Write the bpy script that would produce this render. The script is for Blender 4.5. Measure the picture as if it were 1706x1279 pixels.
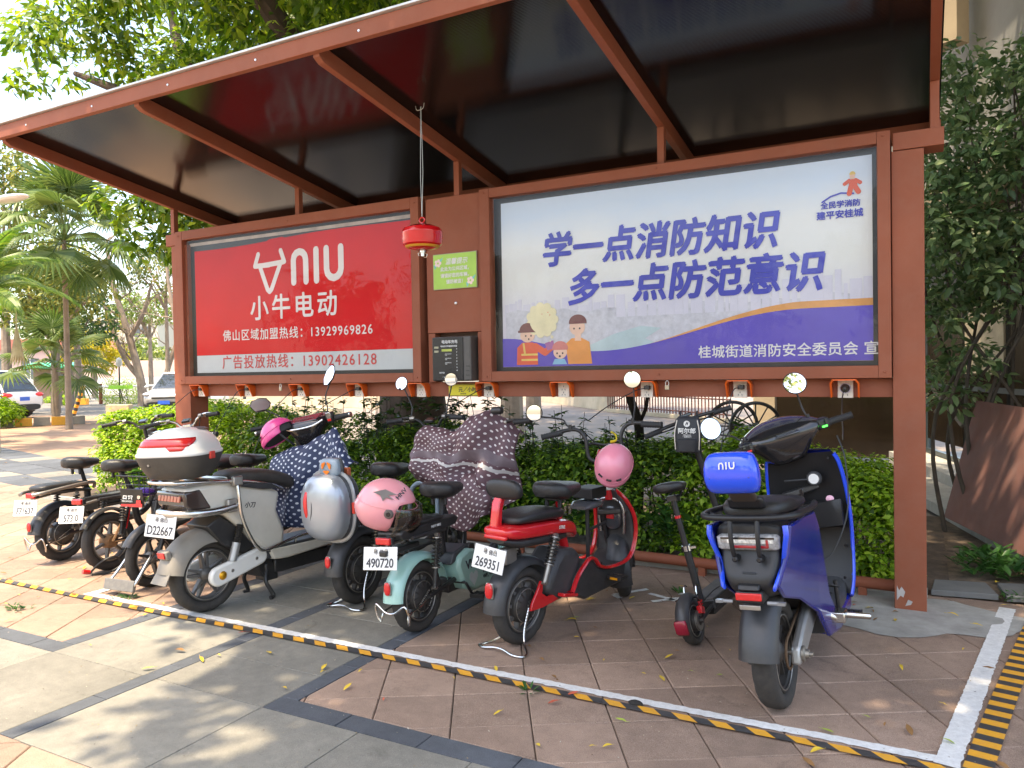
import bpy, math, random
import numpy as np
from math import sin, cos, pi, radians
from mathutils import Vector, Matrix, Euler
random.seed(7); rng = np.random.default_rng(7)
SC = bpy.context.scene
COL = SC.collection
for _o in list(bpy.data.objects): bpy.data.objects.remove(_o)

# ---------------------------------------------------------------- camera
cam_data = bpy.data.cameras.new("camera"); cam = bpy.data.objects.new("camera", cam_data); COL.objects.link(cam)
YAW, PITCH, ROLL = radians(28.146), radians(-1.112), radians(-0.995)
_d = Vector((-sin(YAW)*cos(PITCH), cos(YAW)*cos(PITCH), sin(PITCH)))
_r0 = Vector((cos(YAW), sin(YAW), 0)); _u0 = _r0.cross(_d)
_r = _r0*cos(ROLL)+_u0*sin(ROLL); _u = -_r0*sin(ROLL)+_u0*cos(ROLL)
cam.matrix_world = Matrix(((_r.x, _u.x, -_d.x, 0), (_r.y, _u.y, -_d.y, 0), (_r.z, _u.z, -_d.z, 1.5), (0, 0, 0, 1)))
cam_data.sensor_width = 36; cam_data.lens = 36*1278.9/1706; cam_data.clip_end = 900; cam_data.clip_start = .05
SC.camera = cam
SC.render.resolution_x = 1024; SC.render.resolution_y = 768

# ---------------------------------------------------------------- world, sun, exposure
SUN_TRAVEL = Vector((0.10, 0.34, -1.0)).normalized()      # the way the sunlight travels
_s = -SUN_TRAVEL
EL = math.asin(_s.z); AZ = math.atan2(_s.x, _s.y)
world = bpy.data.worlds.new("World"); SC.world = world; world.use_nodes = True
wn = world.node_tree; wn.nodes.clear()
sky = wn.nodes.new("ShaderNodeTexSky"); sky.sky_type = 'NISHITA'; sky.sun_disc = False
sky.sun_elevation = EL; sky.sun_rotation = AZ; sky.air_density = 1.0; sky.dust_density = 2.4; sky.ozone_density = 1.0
bg = wn.nodes.new("ShaderNodeBackground"); bg.inputs['Strength'].default_value = 0.15
wo = wn.nodes.new("ShaderNodeOutputWorld")
wn.links.new(sky.outputs[0], bg.inputs[0]); wn.links.new(bg.outputs[0], wo.inputs[0])
sun_d = bpy.data.lights.new("sun", 'SUN'); sun_d.energy = 2.0; sun_d.angle = radians(0.6); sun_d.color = (1.0, .89, .72)
sun = bpy.data.objects.new("sun", sun_d); COL.objects.link(sun)
sun.rotation_euler = SUN_TRAVEL.to_track_quat('-Z', 'Y').to_euler(); sun.location = (-2, -6, 20)
SC.view_settings.view_transform = 'Standard'; SC.view_settings.look = 'None'
SC.view_settings.exposure = 2.22
SC.view_settings.use_white_balance = True; SC.view_settings.white_balance_temperature = 7500; SC.view_settings.gamma = 1; SC.view_settings.use_curve_mapping = False
SC.cycles.max_bounces = 8; SC.cycles.diffuse_bounces = 4; SC.cycles.glossy_bounces = 4; SC.cycles.transparent_max_bounces = 12
SC.cycles.sample_clamp_indirect = 6; SC.cycles.use_denoising = True

# ---------------------------------------------------------------- materials
MATS = {}
def nd(t, kind, **kw):
    n = t.nodes.new(kind)
    for k, v in kw.items():
        if k in n.inputs: n.inputs[k].default_value = v
        else: setattr(n, k, v)
    return n
def rgb(c): return (c[0], c[1], c[2], 1)
def mat(name, color, rough=.5, metal=0, var=.12, vscale=6, bump=0, bscale=60, dust=0, dustcol=(.30, .25, .19), coat=0, trans=0, emit=None, grime=0, spec=.5, coords='Object', alpha=1):
    if name in MATS: return MATS[name]
    m = bpy.data.materials.new(name); m.use_nodes = True; t = m.node_tree
    b = t.nodes['Principled BSDF']; L = t.links.new
    b.inputs['Roughness'].default_value = rough; b.inputs['Metallic'].default_value = metal
    b.inputs['Coat Weight'].default_value = coat; b.inputs['Coat Roughness'].default_value = .08
    b.inputs['Transmission Weight'].default_value = trans; b.inputs['Specular IOR Level'].default_value = spec
    tc = nd(t, 'ShaderNodeTexCoord')
    out = tc.outputs[coords] if coords != 'World' else nd(t, 'ShaderNodeNewGeometry').outputs['Position']
    n = nd(t, 'ShaderNodeTexNoise', Scale=vscale, Detail=5.0, Roughness=.62); L(out, n.inputs['Vector'])
    mx = nd(t, 'ShaderNodeMix', data_type='RGBA'); mx.blend_type = 'MIX'
    lo = [c*(1-var) for c in color]; hi = [min(1, c*(1+var)) for c in color]
    mx.inputs[6].default_value = rgb(lo); mx.inputs[7].default_value = rgb(hi)
    mr = nd(t, 'ShaderNodeMapRange'); mr.inputs[1].default_value = .3; mr.inputs[2].default_value = .7
    L(n.outputs[0], mr.inputs[0]); L(mr.outputs[0], mx.inputs[0]); col = mx.outputs[2]
    if dust or grime:
        n2 = nd(t, 'ShaderNodeTexNoise', Scale=vscale*2.3+3, Detail=8.0, Roughness=.7); L(out, n2.inputs['Vector'])
        m2 = nd(t, 'ShaderNodeMapRange'); m2.inputs[1].default_value = .42; m2.inputs[2].default_value = .75; m2.inputs[4].default_value = max(dust, grime)
        m2.inputs[3].default_value = max(dust, grime)*.25
        L(n2.outputs[0], m2.inputs[0])
        m3 = nd(t, 'ShaderNodeMix', data_type='RGBA'); m3.inputs[7].default_value = rgb(dustcol)
        L(m2.outputs[0], m3.inputs[0]); L(col, m3.inputs[6]); col = m3.outputs[2]
        m4 = nd(t, 'ShaderNodeMath', operation='MULTIPLY_ADD'); m4.inputs[1].default_value = .5; m4.inputs[2].default_value = rough
        L(m2.outputs[0], m4.inputs[0]); L(m4.outputs[0], b.inputs['Roughness'])
    L(col, b.inputs['Base Color'])
    if bump:
        n3 = nd(t, 'ShaderNodeTexNoise', Scale=bscale, Detail=4.0); L(out, n3.inputs['Vector'])
        bp = nd(t, 'ShaderNodeBump', Strength=bump, Distance=.004); L(n3.outputs[0], bp.inputs['Height']); L(bp.outputs[0], b.inputs['Normal'])
    if emit:
        b.inputs['Emission Color'].default_value = rgb(emit[:3]); b.inputs['Emission Strength'].default_value = emit[3]
    MATS[name] = m; return m

def tree_of(m): return m.node_tree, m.node_tree.nodes['Principled BSDF'], m.node_tree.links.new

# ---------------------------------------------------------------- mesh builder
class MB:
    def __init__(s, xf=None): s.v = []; s.f = []; s.xf = xf
    def add(s, vs, fs):
        o = len(s.v)
        if s.xf is not None: vs = [tuple(s.xf @ Vector(q)) for q in vs]
        s.v += [tuple(q) for q in vs]; s.f += [tuple(i+o for i in q) for q in fs]; return s
    def box(s, c, d, rot=None):
        x, y, z = d[0]/2, d[1]/2, d[2]/2
        vs = [Vector((a*x, b*y, e*z)) for a in (-1, 1) for b in (-1, 1) for e in (-1, 1)]
        if rot is not None:
            R = Euler([radians(q) for q in rot]).to_matrix(); vs = [R @ q for q in vs]
        vs = [q+Vector(c) for q in vs]
        return s.add(vs, [(0, 1, 3, 2), (4, 6, 7, 5), (0, 4, 5, 1), (2, 3, 7, 6), (0, 2, 6, 4), (1, 5, 7, 3)])
    def rings(s, rs, cap=True, closed=False):
        n = len(rs[0]); vs = [q for r in rs for q in r]; fs = []
        k = len(rs)
        for i in range(k if closed else k-1):
            a = i*n; b = ((i+1) % k)*n
            for j in range(n):
                j2 = (j+1) % n; fs.append((a+j, a+j2, b+j2, b+j))
        if cap and not closed: fs.append(tuple(range(n-1, -1, -1))); fs.append(tuple((k-1)*n+j for j in range(n)))
        return s.add(vs, fs)
    def tube(s, pts, r, n=8, closed=False, cap=True, flat=1.0):
        P = [Vector(q) for q in pts]; k = len(P); rs = []
        R = r if isinstance(r, (list, tuple)) else [r]*k
        up = None
        for i in range(k):
            if closed: t = (P[(i+1) % k]-P[i-1])
            else: t = P[min(i+1, k-1)]-P[max(i-1, 0)]
            t = t.normalized() if t.length > 1e-9 else Vector((0, 0, 1))
            if up is None:
                up = Vector((0, 0, 1)) if abs(t.z) < .9 else Vector((0, 1, 0))
            a = t.cross(up)
            if a.length < 1e-6: a = t.orthogonal()
            a.normalize(); b = a.cross(t).normalized(); up = b
            rs.append([P[i]+a*(R[i]*cos(2*pi*j/n))+b*(R[i]*flat*sin(2*pi*j/n)) for j in range(n)])
        return s.rings(rs, cap, closed)
    def lathe(s, prof, c=(0, 0, 0), axis='z', n=24, sx=1, sy=1):
        rs = []
        for r, h in prof:
            ring = []
            for j in range(n):
                a = 2*pi*j/n; p, q = r*cos(a)*sx, r*sin(a)*sy
                ring.append(Vector(c)+(Vector((p, q, h)) if axis == 'z' else Vector((p, h, q)) if axis == 'y' else Vector((h, p, q))))
            rs.append(ring)
        return s.rings(rs, True)
    def body(s, secs, n=20):            # sections along x: (x, zbottom, ztop, halfwidth, exponent)
        rs = []
        for x, zb, zt, w, e in secs:
            ring = []
            for j in range(n):
                a = 2*pi*(j+.5)/n; ca, sa = cos(a), sin(a)
                ring.append(Vector((x, w*math.copysign(abs(ca)**(2/e), ca), (zb+zt)/2+(zt-zb)/2*math.copysign(abs(sa)**(2/e), sa))))
            rs.append(ring)
        return s.rings(rs, True)
    def column(s, secs, n=20):          # sections along z: (z, cx, cy, halfx, halfy, exponent)
        rs = []
        for z, x0, y0, hx, hy, e in secs:
            ring = []
            for j in range(n):
                a = 2*pi*(j+.5)/n; ca, sa = cos(a), sin(a)
                ring.append(Vector((x0+hx*math.copysign(abs(ca)**(2/e), ca), y0+hy*math.copysign(abs(sa)**(2/e), sa), z)))
            rs.append(ring)
        return s.rings(rs, True)
    def ball(s, c, r, n=16, m=10, e=2, z0=-1, z1=1):
        rs = []
        for i in range(m+1):
            t = -pi/2+pi*i/m; zz = sin(t)
            if zz < z0-1e-6 or zz > z1+1e-6: continue
            cr = max(cos(t), .02)**(2/e); ring = []
            for j in range(n):
                a = 2*pi*j/n; ca, sa = cos(a), sin(a)
                ring.append(Vector(c)+Vector((r[0]*cr*math.copysign(abs(ca)**(2/e), ca), r[1]*cr*math.copysign(abs(sa)**(2/e), sa), r[2]*math.copysign(abs(zz)**(2/e), zz))))
            rs.append(ring)
        return s.rings(rs, True)
    def prism(s, poly, y0, y1):         # polygon in x,z swept from y0 to y1
        n = len(poly); vs = [(x, y0, z) for x, z in poly]+[(x, y1, z) for x, z in poly]
        area = sum(poly[i][0]*poly[(i+1) % n][1]-poly[(i+1) % n][0]*poly[i][1] for i in range(n))
        fs = [tuple(range(n)), tuple(range(2*n-1, n-1, -1))]+[(i, i+n, (i+1) % n+n, (i+1) % n) for i in range(n)]
        if (area > 0) == (y1 < y0): fs = [f[::-1] for f in fs]
        return s.add(vs, fs)
    def arc(s, c, r, a0, a1, w, th=.004, crown=.35, n=20, m=6, side=0.0, flare=0):     # mudguard: arc in x,z about c, width w
        outer = []; inner = []
        for i in range(n+1):
            a = radians(a0+(a1-a0)*i/n); ro = []; ri = []
            wi = w*(1+flare*(i/n))
            for j in range(m+1):
                y = -1+2*j/m; drop = crown*w*.5*(abs(y)**2.4)+side*(1 if abs(y) > .99 else 0)
                for lst, k in ((ro, 0), (ri, th)):
                    rr = r-drop-k; lst.append(Vector((c[0]+rr*cos(a), c[1]+y*wi/2*(1-k*2), c[2]+rr*sin(a))))
            outer.append(ro); inner.append(ri[::-1])
        return s.rings([o+i for o, i in zip(outer, inner)], True)
def curve(pts, k=6, closed=False):
    P = [Vector(p) for p in pts]; n = len(P); out = []
    for i in range(n if closed else n-1):
        if closed: a, b, c, d = P[i-1], P[i], P[(i+1) % n], P[(i+2) % n]
        else: a, b, c, d = P[max(i-1, 0)], P[i], P[i+1], P[min(i+2, n-1)]
        for j in range(k):
            t = j/k
            out.append(.5*((2*b)+(-a+c)*t+(2*a-5*b+4*c-d)*t*t+(-a+3*b-3*c+d)*t**3))
    if not closed: out.append(P[-1])
    return out

def link(o, parent=None):
    COL.objects.link(o)
    if parent is not None: o.parent = parent
    return o
def obj(name, mb, m, parent=None, smooth=38, bevel=0, label=None, kind=None, solid=0, sub=0, loc=None):
    me = bpy.data.meshes.new(name); me.from_pydata(mb.v, [], mb.f); me.update()
    import bmesh
    bm = bmesh.new(); bm.from_mesh(me)
    if not solid: bmesh.ops.recalc_face_normals(bm, faces=bm.faces)
    bm.to_mesh(me); bm.free()
    if smooth:
        me.shade_smooth(); me.set_sharp_from_angle(angle=radians(smooth))
    me.materials.append(m)
    o = bpy.data.objects.new(name, me); link(o, parent)
    if loc is not None: o.location = loc
    if solid:
        md = o.modifiers.new('s', 'SOLIDIFY'); md.thickness = solid
    if sub:
        md = o.modifiers.new('u', 'SUBSURF'); md.levels = sub; md.render_levels = sub
    if bevel:
        md = o.modifiers.new('b', 'BEVEL'); md.width = bevel; md.segments = 2; md.limit_method = 'ANGLE'; md.angle_limit = radians(50)
    if label: o['label'] = label
    if kind: o['kind'] = kind
    return o
def tag(o, label, cat, group=None):
    o['label'] = label; o['category'] = cat
    if group: o['group'] = group
    return o
def thing(name, label, cat, loc=(0, 0, 0), rot=(0, 0, 0), group=None):
    o = bpy.data.objects.new(name, None); link(o); o.empty_display_size = .1
    o.location = loc; o.rotation_euler = rot
    return tag(o, label, cat, group)
def setting(name, mb, m, **kw):
    return obj(name, mb, m, kind='structure', **kw)
def copy_tree(o, parent=None):
    c = o.copy(); COL.objects.link(c); c.parent = parent
    for ch in [q for q in bpy.data.objects if q.parent == o]: copy_tree(ch, c)
    return c

# flat lettering: the glyphs become a thin mesh. M maps text plane (x right, y up, z out) into parent space
def text(name, body, size, M, m, parent, bold=0, depth=.0008, align='LEFT', shear=0, spacing=1.0, sx=1.0, label=None):
    cu = bpy.data.curves.new('t', 'FONT'); cu.body = body; cu.size = size; cu.extrude = depth
    cu.align_x = align; cu.shear = shear; cu.space_character = spacing; cu.resolution_u = 3
    to = bpy.data.objects.new('t', cu); COL.objects.link(to)
    bpy.context.view_layer.update()
    me = bpy.data.meshes.new_from_object(to.evaluated_get(bpy.context.evaluated_depsgraph_get()))
    bpy.data.objects.remove(to); bpy.data.curves.remove(cu)
    me.transform(Matrix.Diagonal((sx, 1, 1, 1)))
    if bold:
        import bmesh
        bm = bmesh.new(); b_ = bold*size*.75
        for i_, (ox, oy) in enumerate(((0, 0), (-b_, b_*.5), (b_, -b_*.5), (b_*.4, b_), (-b_*.4, -b_))):
            t_ = me.copy(); t_.transform(Matrix.Translation((ox, oy, .00012*i_))); bm.from_mesh(t_); bpy.data.meshes.remove(t_)
        bm.to_mesh(me); bm.free()
    me.transform(M)
    me.materials.clear(); me.materials.append(m); me.name = name
    o = bpy.data.objects.new(name, me); link(o, parent)
    if label: o['label'] = label
    return o
def frame_mat(origin, right, up):
    r = Vector(right).normalized(); u = Vector(up).normalized(); n = r.cross(u).normalized(); u = n.cross(r)
    return Matrix(((r.x, u.x, n.x, origin[0]), (r.y, u.y, n.y, origin[1]), (r.z, u.z, n.z, origin[2]), (0, 0, 0, 1)))
def flat(name, polys, M, m, parent, z=.0, th=.0008):     # flat printed shapes: list of 2-D polygons
    mb = MB(M)
    for i_, poly in enumerate(polys):
        n = len(poly)
        zz = z+.00005*i_; vs = [(x, y, zz) for x, y in poly]+[(x, y, zz-th) for x, y in poly]
        mb.add(vs, [tuple(range(n))]+[tuple(range(2*n-1, n-1, -1))]+[(i, (i+1) % n, (i+1) % n+n, i+n) for i in range(n)])
    return obj(name, mb, m, parent, smooth=0)
def circ(x, y, r, n=20, ry=None, a0=0, a1=360):
    k = n if a1-a0 >= 360 else n+1
    return [(x+r*cos(radians(a0+(a1-a0)*i/n)), y+(ry or r)*sin(radians(a0+(a1-a0)*i/n))) for i in range(k)]
def stroke(pts, w, n=8):                                  # thick rounded polyline as overlapping quads and dots
    out = []
    for a, b in zip(pts[:-1], pts[1:]):
        d = Vector((b[0]-a[0], b[1]-a[1])); L = d.length
        if L < 1e-6: continue
        d /= L; nx, ny = -d.y*w/2, d.x*w/2
        out.append([(a[0]+nx, a[1]+ny), (a[0]-nx, a[1]-ny), (b[0]-nx, b[1]-ny), (b[0]+nx, b[1]+ny)])
    for a in pts: out.append(circ(a[0], a[1], w/2, 12))
    return out
# leaves: numpy, each leaf a small folded blade
def leaf_mesh(name, P, N, D, L, W, m, parent=None, fine=True, label=None, kind='stuff', cup=.25):
    n = len(P); N = N/np.linalg.norm(N, axis=1, keepdims=True)
    D = D-N*(D*N).sum(1, keepdims=True); D /= np.linalg.norm(D, axis=1, keepdims=True)+1e-9
    S = np.cross(N, D); L = np.asarray(L).reshape(-1, 1)*np.ones((n, 1)); W = np.asarray(W).reshape(-1, 1)*np.ones((n, 1))
    if fine:
        tpl = [(0, 0, 0), (.28, .46, cup*.5), (.68, .4, cup*.3), (1, 0, -.12), (.68, -.4, cup*.3), (.28, -.46, cup*.5), (.5, 0, -.02)]
        fc = [(6, 0, 5), (6, 1, 0), (6, 2, 1), (6, 3, 2), (6, 4, 3), (6, 5, 4)]
    else:
        tpl = [(0, 0, 0), (.45, .5, cup*.4), (1, 0, -.1), (.45, -.5, cup*.4)]; fc = [(0, 3, 2), (0, 2, 1)]
    V = np.stack([P+D*(L*a)+S*(W*b)+N*(W*c+(L*c*.5 if a == 1 else 0)) for a, b, c in tpl], 1).reshape(-1, 3)
    k = len(tpl); F = (np.arange(n)[:, None, None]*k+np.array(fc)[None]).reshape(-1, 3)
    me = bpy.data.meshes.new(name); me.vertices.add(len(V)); me.vertices.foreach_set('co', V.astype(np.float32).ravel())
    me.loops.add(F.size); me.loops.foreach_set('vertex_index', F.astype(np.int32).ravel())
    me.polygons.add(len(F)); me.polygons.foreach_set('loop_start', np.arange(len(F), dtype=np.int32)*3)
    me.update(calc_edges=True); me.shade_smooth() if fine else None
    me.materials.append(m); o = bpy.data.objects.new(name, me); link(o, parent)
    if kind: o['kind'] = kind
    if label: o['label'] = label
    return o
def leaf_mat(name, cols, rough=.45, trans=.3, spec=.4):
    m = bpy.data.materials.new(name); m.use_nodes = True; t = m.node_tree; L = t.links.new
    b = t.nodes['Principled BSDF']; g = nd(t, 'ShaderNodeNewGeometry')
    cr = nd(t, 'ShaderNodeValToRGB'); cr.color_ramp.interpolation = 'LINEAR'
    e = cr.color_ramp.elements
    while len(e) < len(cols): e.new(.5)
    for i, c in enumerate(cols): e[i].position = i/(len(cols)-1); e[i].color = rgb(c)
    L(g.outputs['Random Per Island'], cr.inputs[0]); L(cr.outputs[0], b.inputs['Base Color'])
    b.inputs['Roughness'].default_value = rough; b.inputs['Specular IOR Level'].default_value = spec
    tr = nd(t, 'ShaderNodeBsdfTranslucent'); hs = nd(t, 'ShaderNodeHueSaturation', Saturation=1.1, Value=1.5)
    L(cr.outputs[0], hs.inputs['Color']); L(hs.outputs[0], tr.inputs[0])
    ms = nd(t, 'ShaderNodeMixShader'); ms.inputs[0].default_value = trans
    L(b.outputs[0], ms.inputs[1]); L(tr.outputs[0], ms.inputs[2]); L(ms.outputs[0], t.nodes['Material Output'].inputs[0])
    MATS[name] = m; return m
def rand_dirs(n, up=0.0):
    v = rng.normal(size=(n, 3)); v /= np.linalg.norm(v, axis=1, keepdims=True); v[:, 2] += up
    return v/np.linalg.norm(v, axis=1, keepdims=True)
# ================================================================ GROUND
def speckle(name, base, light, dark, rough=.8, island=True, scale=260):
    m = bpy.data.materials.new(name); m.use_nodes = True; t, b, L = tree_of(m)
    pos = nd(t, 'ShaderNodeNewGeometry')
    n1 = nd(t, 'ShaderNodeTexNoise', Scale=scale, Detail=3.0, Roughness=.8); L(pos.outputs['Position'], n1.inputs['Vector'])
    n2 = nd(t, 'ShaderNodeTexNoise', Scale=1.1, Detail=7.0, Roughness=.65); L(pos.outputs['Position'], n2.inputs['Vector'])
    n3 = nd(t, 'ShaderNodeTexNoise', Scale=14, Detail=8.0, Roughness=.75); L(pos.outputs['Position'], n3.inputs['Vector'])
    cr = nd(t, 'ShaderNodeValToRGB'); e = cr.color_ramp.elements
    e[0].position = .33; e[0].color = rgb(dark); e[1].position = .5; e[1].color = rgb(base); q = e.new(.70); q.color = rgb(light)
    L(n1.outputs[0], cr.inputs[0])
    oi = nd(t, 'ShaderNodeObjectInfo')
    ad = nd(t, 'ShaderNodeMath', operation='ADD'); L(oi.outputs['Random'], ad.inputs[0])
    L(pos.outputs['Random Per Island'], ad.inputs[1])
    fr = nd(t, 'ShaderNodeMath', operation='FRACT'); L(ad.outputs[0], fr.inputs[0])
    mr = nd(t, 'ShaderNodeMapRange'); mr.inputs[3].default_value = .84; mr.inputs[4].default_value = 1.14; L(fr.outputs[0], mr.inputs[0])
    m2 = nd(t, 'ShaderNodeMapRange'); m2.inputs[1].default_value = .3; m2.inputs[2].default_value = .72; m2.inputs[3].default_value = .72; m2.inputs[4].default_value = 1.2
    L(n2.outputs[0], m2.inputs[0])
    m3 = nd(t, 'ShaderNodeMapRange'); m3.inputs[1].default_value = .35; m3.inputs[2].default_value = .7; m3.inputs[3].default_value = .84; m3.inputs[4].default_value = 1.12
    L(n3.outputs[0], m3.inputs[0])
    n4 = nd(t, 'ShaderNodeTexNoise', Scale=3.3, Detail=6.0, Roughness=.7, Distortion=.6); L(pos.outputs['Position'], n4.inputs['Vector'])
    m5 = nd(t, 'ShaderNodeMapRange'); m5.inputs[1].default_value = .60; m5.inputs[2].default_value = .68; m5.inputs[3].default_value = 1.0; m5.inputs[4].default_value = .74; L(n4.outputs[0], m5.inputs[0])
    k0 = nd(t, 'ShaderNodeMath', operation='MULTIPLY'); L(m3.outputs[0], k0.inputs[0]); L(m5.outputs[0], k0.inputs[1]); m3 = k0
    k1 = nd(t, 'ShaderNodeMath', operation='MULTIPLY'); L(mr.outputs[0], k1.inputs[0]); L(m2.outputs[0], k1.inputs[1])
    k2 = nd(t, 'ShaderNodeMath', operation='MULTIPLY'); L(k1.outputs[0], k2.inputs[0]); L(m3.outputs[0], k2.inputs[1])
    vm = nd(t, 'ShaderNodeVectorMath', operation='SCALE'); L(cr.outputs[0], vm.inputs[0]); L(k2.outputs[0], vm.inputs['Scale'])
    L(vm.outputs[0], b.inputs['Base Color']); b.inputs['Roughness'].default_value = rough
    bp = nd(t, 'ShaderNodeBump', Strength=.35, Distance=.002); L(n1.outputs[0], bp.inputs['Height']); L(bp.outputs[0], b.inputs['Normal'])
    MATS[name] = m; return m
M_RED = speckle('red_tile', (.31, .208, .152), (.43, .33, .26), (.215, .138, .098))
M_GREY = speckle('grey_granite', (.225, .21, .17), (.31, .305, .285), (.15, .15, .14), scale=320)
M_DARK = speckle('dark_granite', (.085, .095, .11), (.13, .14, .155), (.05, .055, .065), scale=320)
M_MORTAR = mat('mortar', (.13, .105, .085), .95, var=.35, vscale=3, coords='World')
M_SOIL = mat('soil', (.09, .06, .04), .95, var=.5, vscale=9, bump=1, bscale=40, coords='World')
M_ASPH = speckle('asphalt_yard', (.22, .20, .17), (.30, .27, .23), (.13, .12, .11), scale=40)
M_CONC = mat('concrete', (.36, .35, .32), .85, var=.22, vscale=5, bump=.5, bscale=90, coords='World', grime=.35, dustcol=(.2, .19, .17))

mb = MB(); mb.add([(-420, -60, -.05), (420, -60, -.05), (420, 620, -.05), (-420, 620, -.05)], [(0, 1, 2, 3)])
setting('ground', mb, M_ASPH, smooth=0)

# paving far off on the left: same red tiles, carried by the material; near tiles are built
def far_tiles_mat():
    m = bpy.data.materials.new('far_tiles'); m.use_nodes = True; t, b, L = tree_of(m)
    pos = nd(t, 'ShaderNodeNewGeometry'); mp = nd(t, 'ShaderNodeMapping'); mp.inputs['Rotation'].default_value = (0, 0, radians(-30.2))
    L(pos.outputs['Position'], mp.inputs[0])
    br = nd(t, 'ShaderNodeTexBrick', Scale=1.0); br.offset = 0; br.inputs['Brick Width'].default_value = .34; br.inputs['Row Height'].default_value = .325
    br.inputs['Mortar Size'].default_value = .006; br.inputs['Color1'].default_value = rgb((.35, .22, .14)); br.inputs['Color2'].default_value = rgb((.30, .18, .115)); br.inputs['Mortar'].default_value = rgb((.15, .11, .08))
    L(mp.outputs[0], br.inputs['Vector'])
    n = nd(t, 'ShaderNodeTexNoise', Scale=.9, Detail=8.0); L(pos.outputs['Position'], n.inputs['Vector'])
    mr = nd(t, 'ShaderNodeMapRange'); mr.inputs[1].default_value = .3; mr.inputs[2].default_value = .7; mr.inputs[3].default_value = .75; mr.inputs[4].default_value = 1.2; L(n.outputs[0], mr.inputs[0])
    vm = nd(t, 'ShaderNodeVectorMath', operation='SCALE'); L(br.outputs[0], vm.inputs[0]); L(mr.outputs[0], vm.inputs['Scale'])
    L(vm.outputs[0], b.inputs['Base Color']); b.inputs['Roughness'].default_value = .85
    return m
M_FAR = far_tiles_mat()
def sheet(name, poly, z, m, th=.02, **kw):
    mb = MB(); n = len(poly)
    mb.add([(x, y, z) for x, y in poly]+[(x, y, z-th) for x, y in poly], [tuple(range(n)), tuple(range(2*n-1, n-1, -1))]+[(i, i+n, (i+1) % n+n, (i+1) % n) for i in range(n)])
    return setting(name, mb, m, smooth=0, **kw)
pave = bpy.data.objects.new('pavement', None); link(pave); pave['kind'] = 'structure'
mb = MB(); mb.add([(-12.0, -3, -.012), (6, -3, -.012), (6, 5.62, -.012), (-12.0, 5.62, -.012)], [(0, 1, 2, 3)])
mb.add([(-12.0, 5.62, -.012), (-9.2, 5.62, -.012), (-9.2, 9, -.012), (-12.0, 9, -.012)], [(0, 1, 2, 3)])
obj('mortar_bed', mb, M_MORTAR, pave, smooth=0)
sheet('far_pavement', [(-12, -3), (-12, 12), (-18, 18), (-30, 18), (-40, 10), (-40, -3)], -.004, M_FAR)
sheet('courtyard_paving', [(-16, 8.3), (7, 8.3), (12, 40), (-30, 40), (-24, 20)], -.02, mat('courtyard', (.24, .195, .165), .9, var=.2, vscale=.8, coords='World', bump=.4, bscale=9))

def clip(poly, axis, val, keep_less):
    out = []
    for i in range(len(poly)):
        a, b = poly[i], poly[(i+1) % len(poly)]
        ia = (a[axis] <= val) == keep_less; ib = (b[axis] <= val) == keep_less
        if ia: out.append(a)
        if ia != ib:
            t = (val-a[axis])/(b[axis]-a[axis]); out.append((a[0]+t*(b[0]-a[0]), a[1]+t*(b[1]-a[1])))
    return out
def tile_geo(poly, ch=.004, th=.03):
    cx = sum(p[0] for p in poly)/len(poly); cy = sum(p[1] for p in poly)/len(poly); n = len(poly); vs = []
    for z, k in ((-th, 0), (-ch, 0), (0, 1)):
        for x, y in poly:
            dx, dy = cx-x, cy-y; L = math.hypot(dx, dy); vs.append((x+dx/L*ch*1.4*k, y+dy/L*ch*1.4*k, z))
    fs = [tuple(range(2*n, 3*n))]
    for k in (0, n): fs += [(k+i, k+(i+1) % n, k+n+(i+1) % n, k+n+i) for i in range(n)]
    return vs, fs
GA = radians(30.2); UX = (cos(GA), sin(GA)); UY = (-sin(GA), cos(GA))
PU, PV, OU, OV = .341, .3245, -.168, 3.202
full_me = None; tiles = []
REG = [(-2.53, 6, 2.60, 5.6), (-12, -4.31, 2.60, 5.6), (-12, 6, -3, 1.80), (-12, -9.3, 5.6, 9)]
CAMX = Vector((0, 0))
for ri, (x0, x1, y0, y1) in enumerate(REG):
    for i in range(-60, 60):
        for j in range(-60, 60):
            g = .0024
            u0, u1, v0, v1 = OU+PU*i+g, OU+PU*(i+1)-g, OV+PV*j+g, OV+PV*(j+1)-g
            P = [(u*UX[0]+v*UY[0], u*UX[1]+v*UY[1]) for u, v in ((u0, v0), (u1, v0), (u1, v1), (u0, v1))]
            if max(p[0] for p in P) < x0 or min(p[0] for p in P) > x1 or max(p[1] for p in P) < y0 or min(p[1] for p in P) > y1: continue
            whole = all(x0 < p[0] < x1 and y0 < p[1] < y1 for p in P)
            Q = P
            if not whole:
                for ax, val, less in ((0, x0+.003, False), (0, x1-.003, True), (1, y0+.003, False), (1, y1-.003, True)):
                    Q = clip(Q, ax, val, less)
                    if len(Q) < 3: break
                if len(Q) < 3: continue
                # drop near duplicate corners
                Q = [q for k, q in enumerate(Q) if math.dist(q, Q[k-1]) > .004]
                if len(Q) < 3: continue
            c = (sum(p[0] for p in Q)/len(Q), sum(p[1] for p in Q)/len(Q))
            tiles.append((c, Q, whole))
def seen(c):
    v = Vector((c[0], c[1], -1.5)); z = v.dot(_d)
    if z < .3: return False
    X = 853+1278.9*v.dot(_r)/z; Y = 639.5-1278.9*v.dot(_u)/z
    return -60 < X < 1766 and Y < 1360
tiles.sort(key=lambda t: (not seen(t[0]), math.hypot(*t[0])))
rest = MB()
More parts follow.
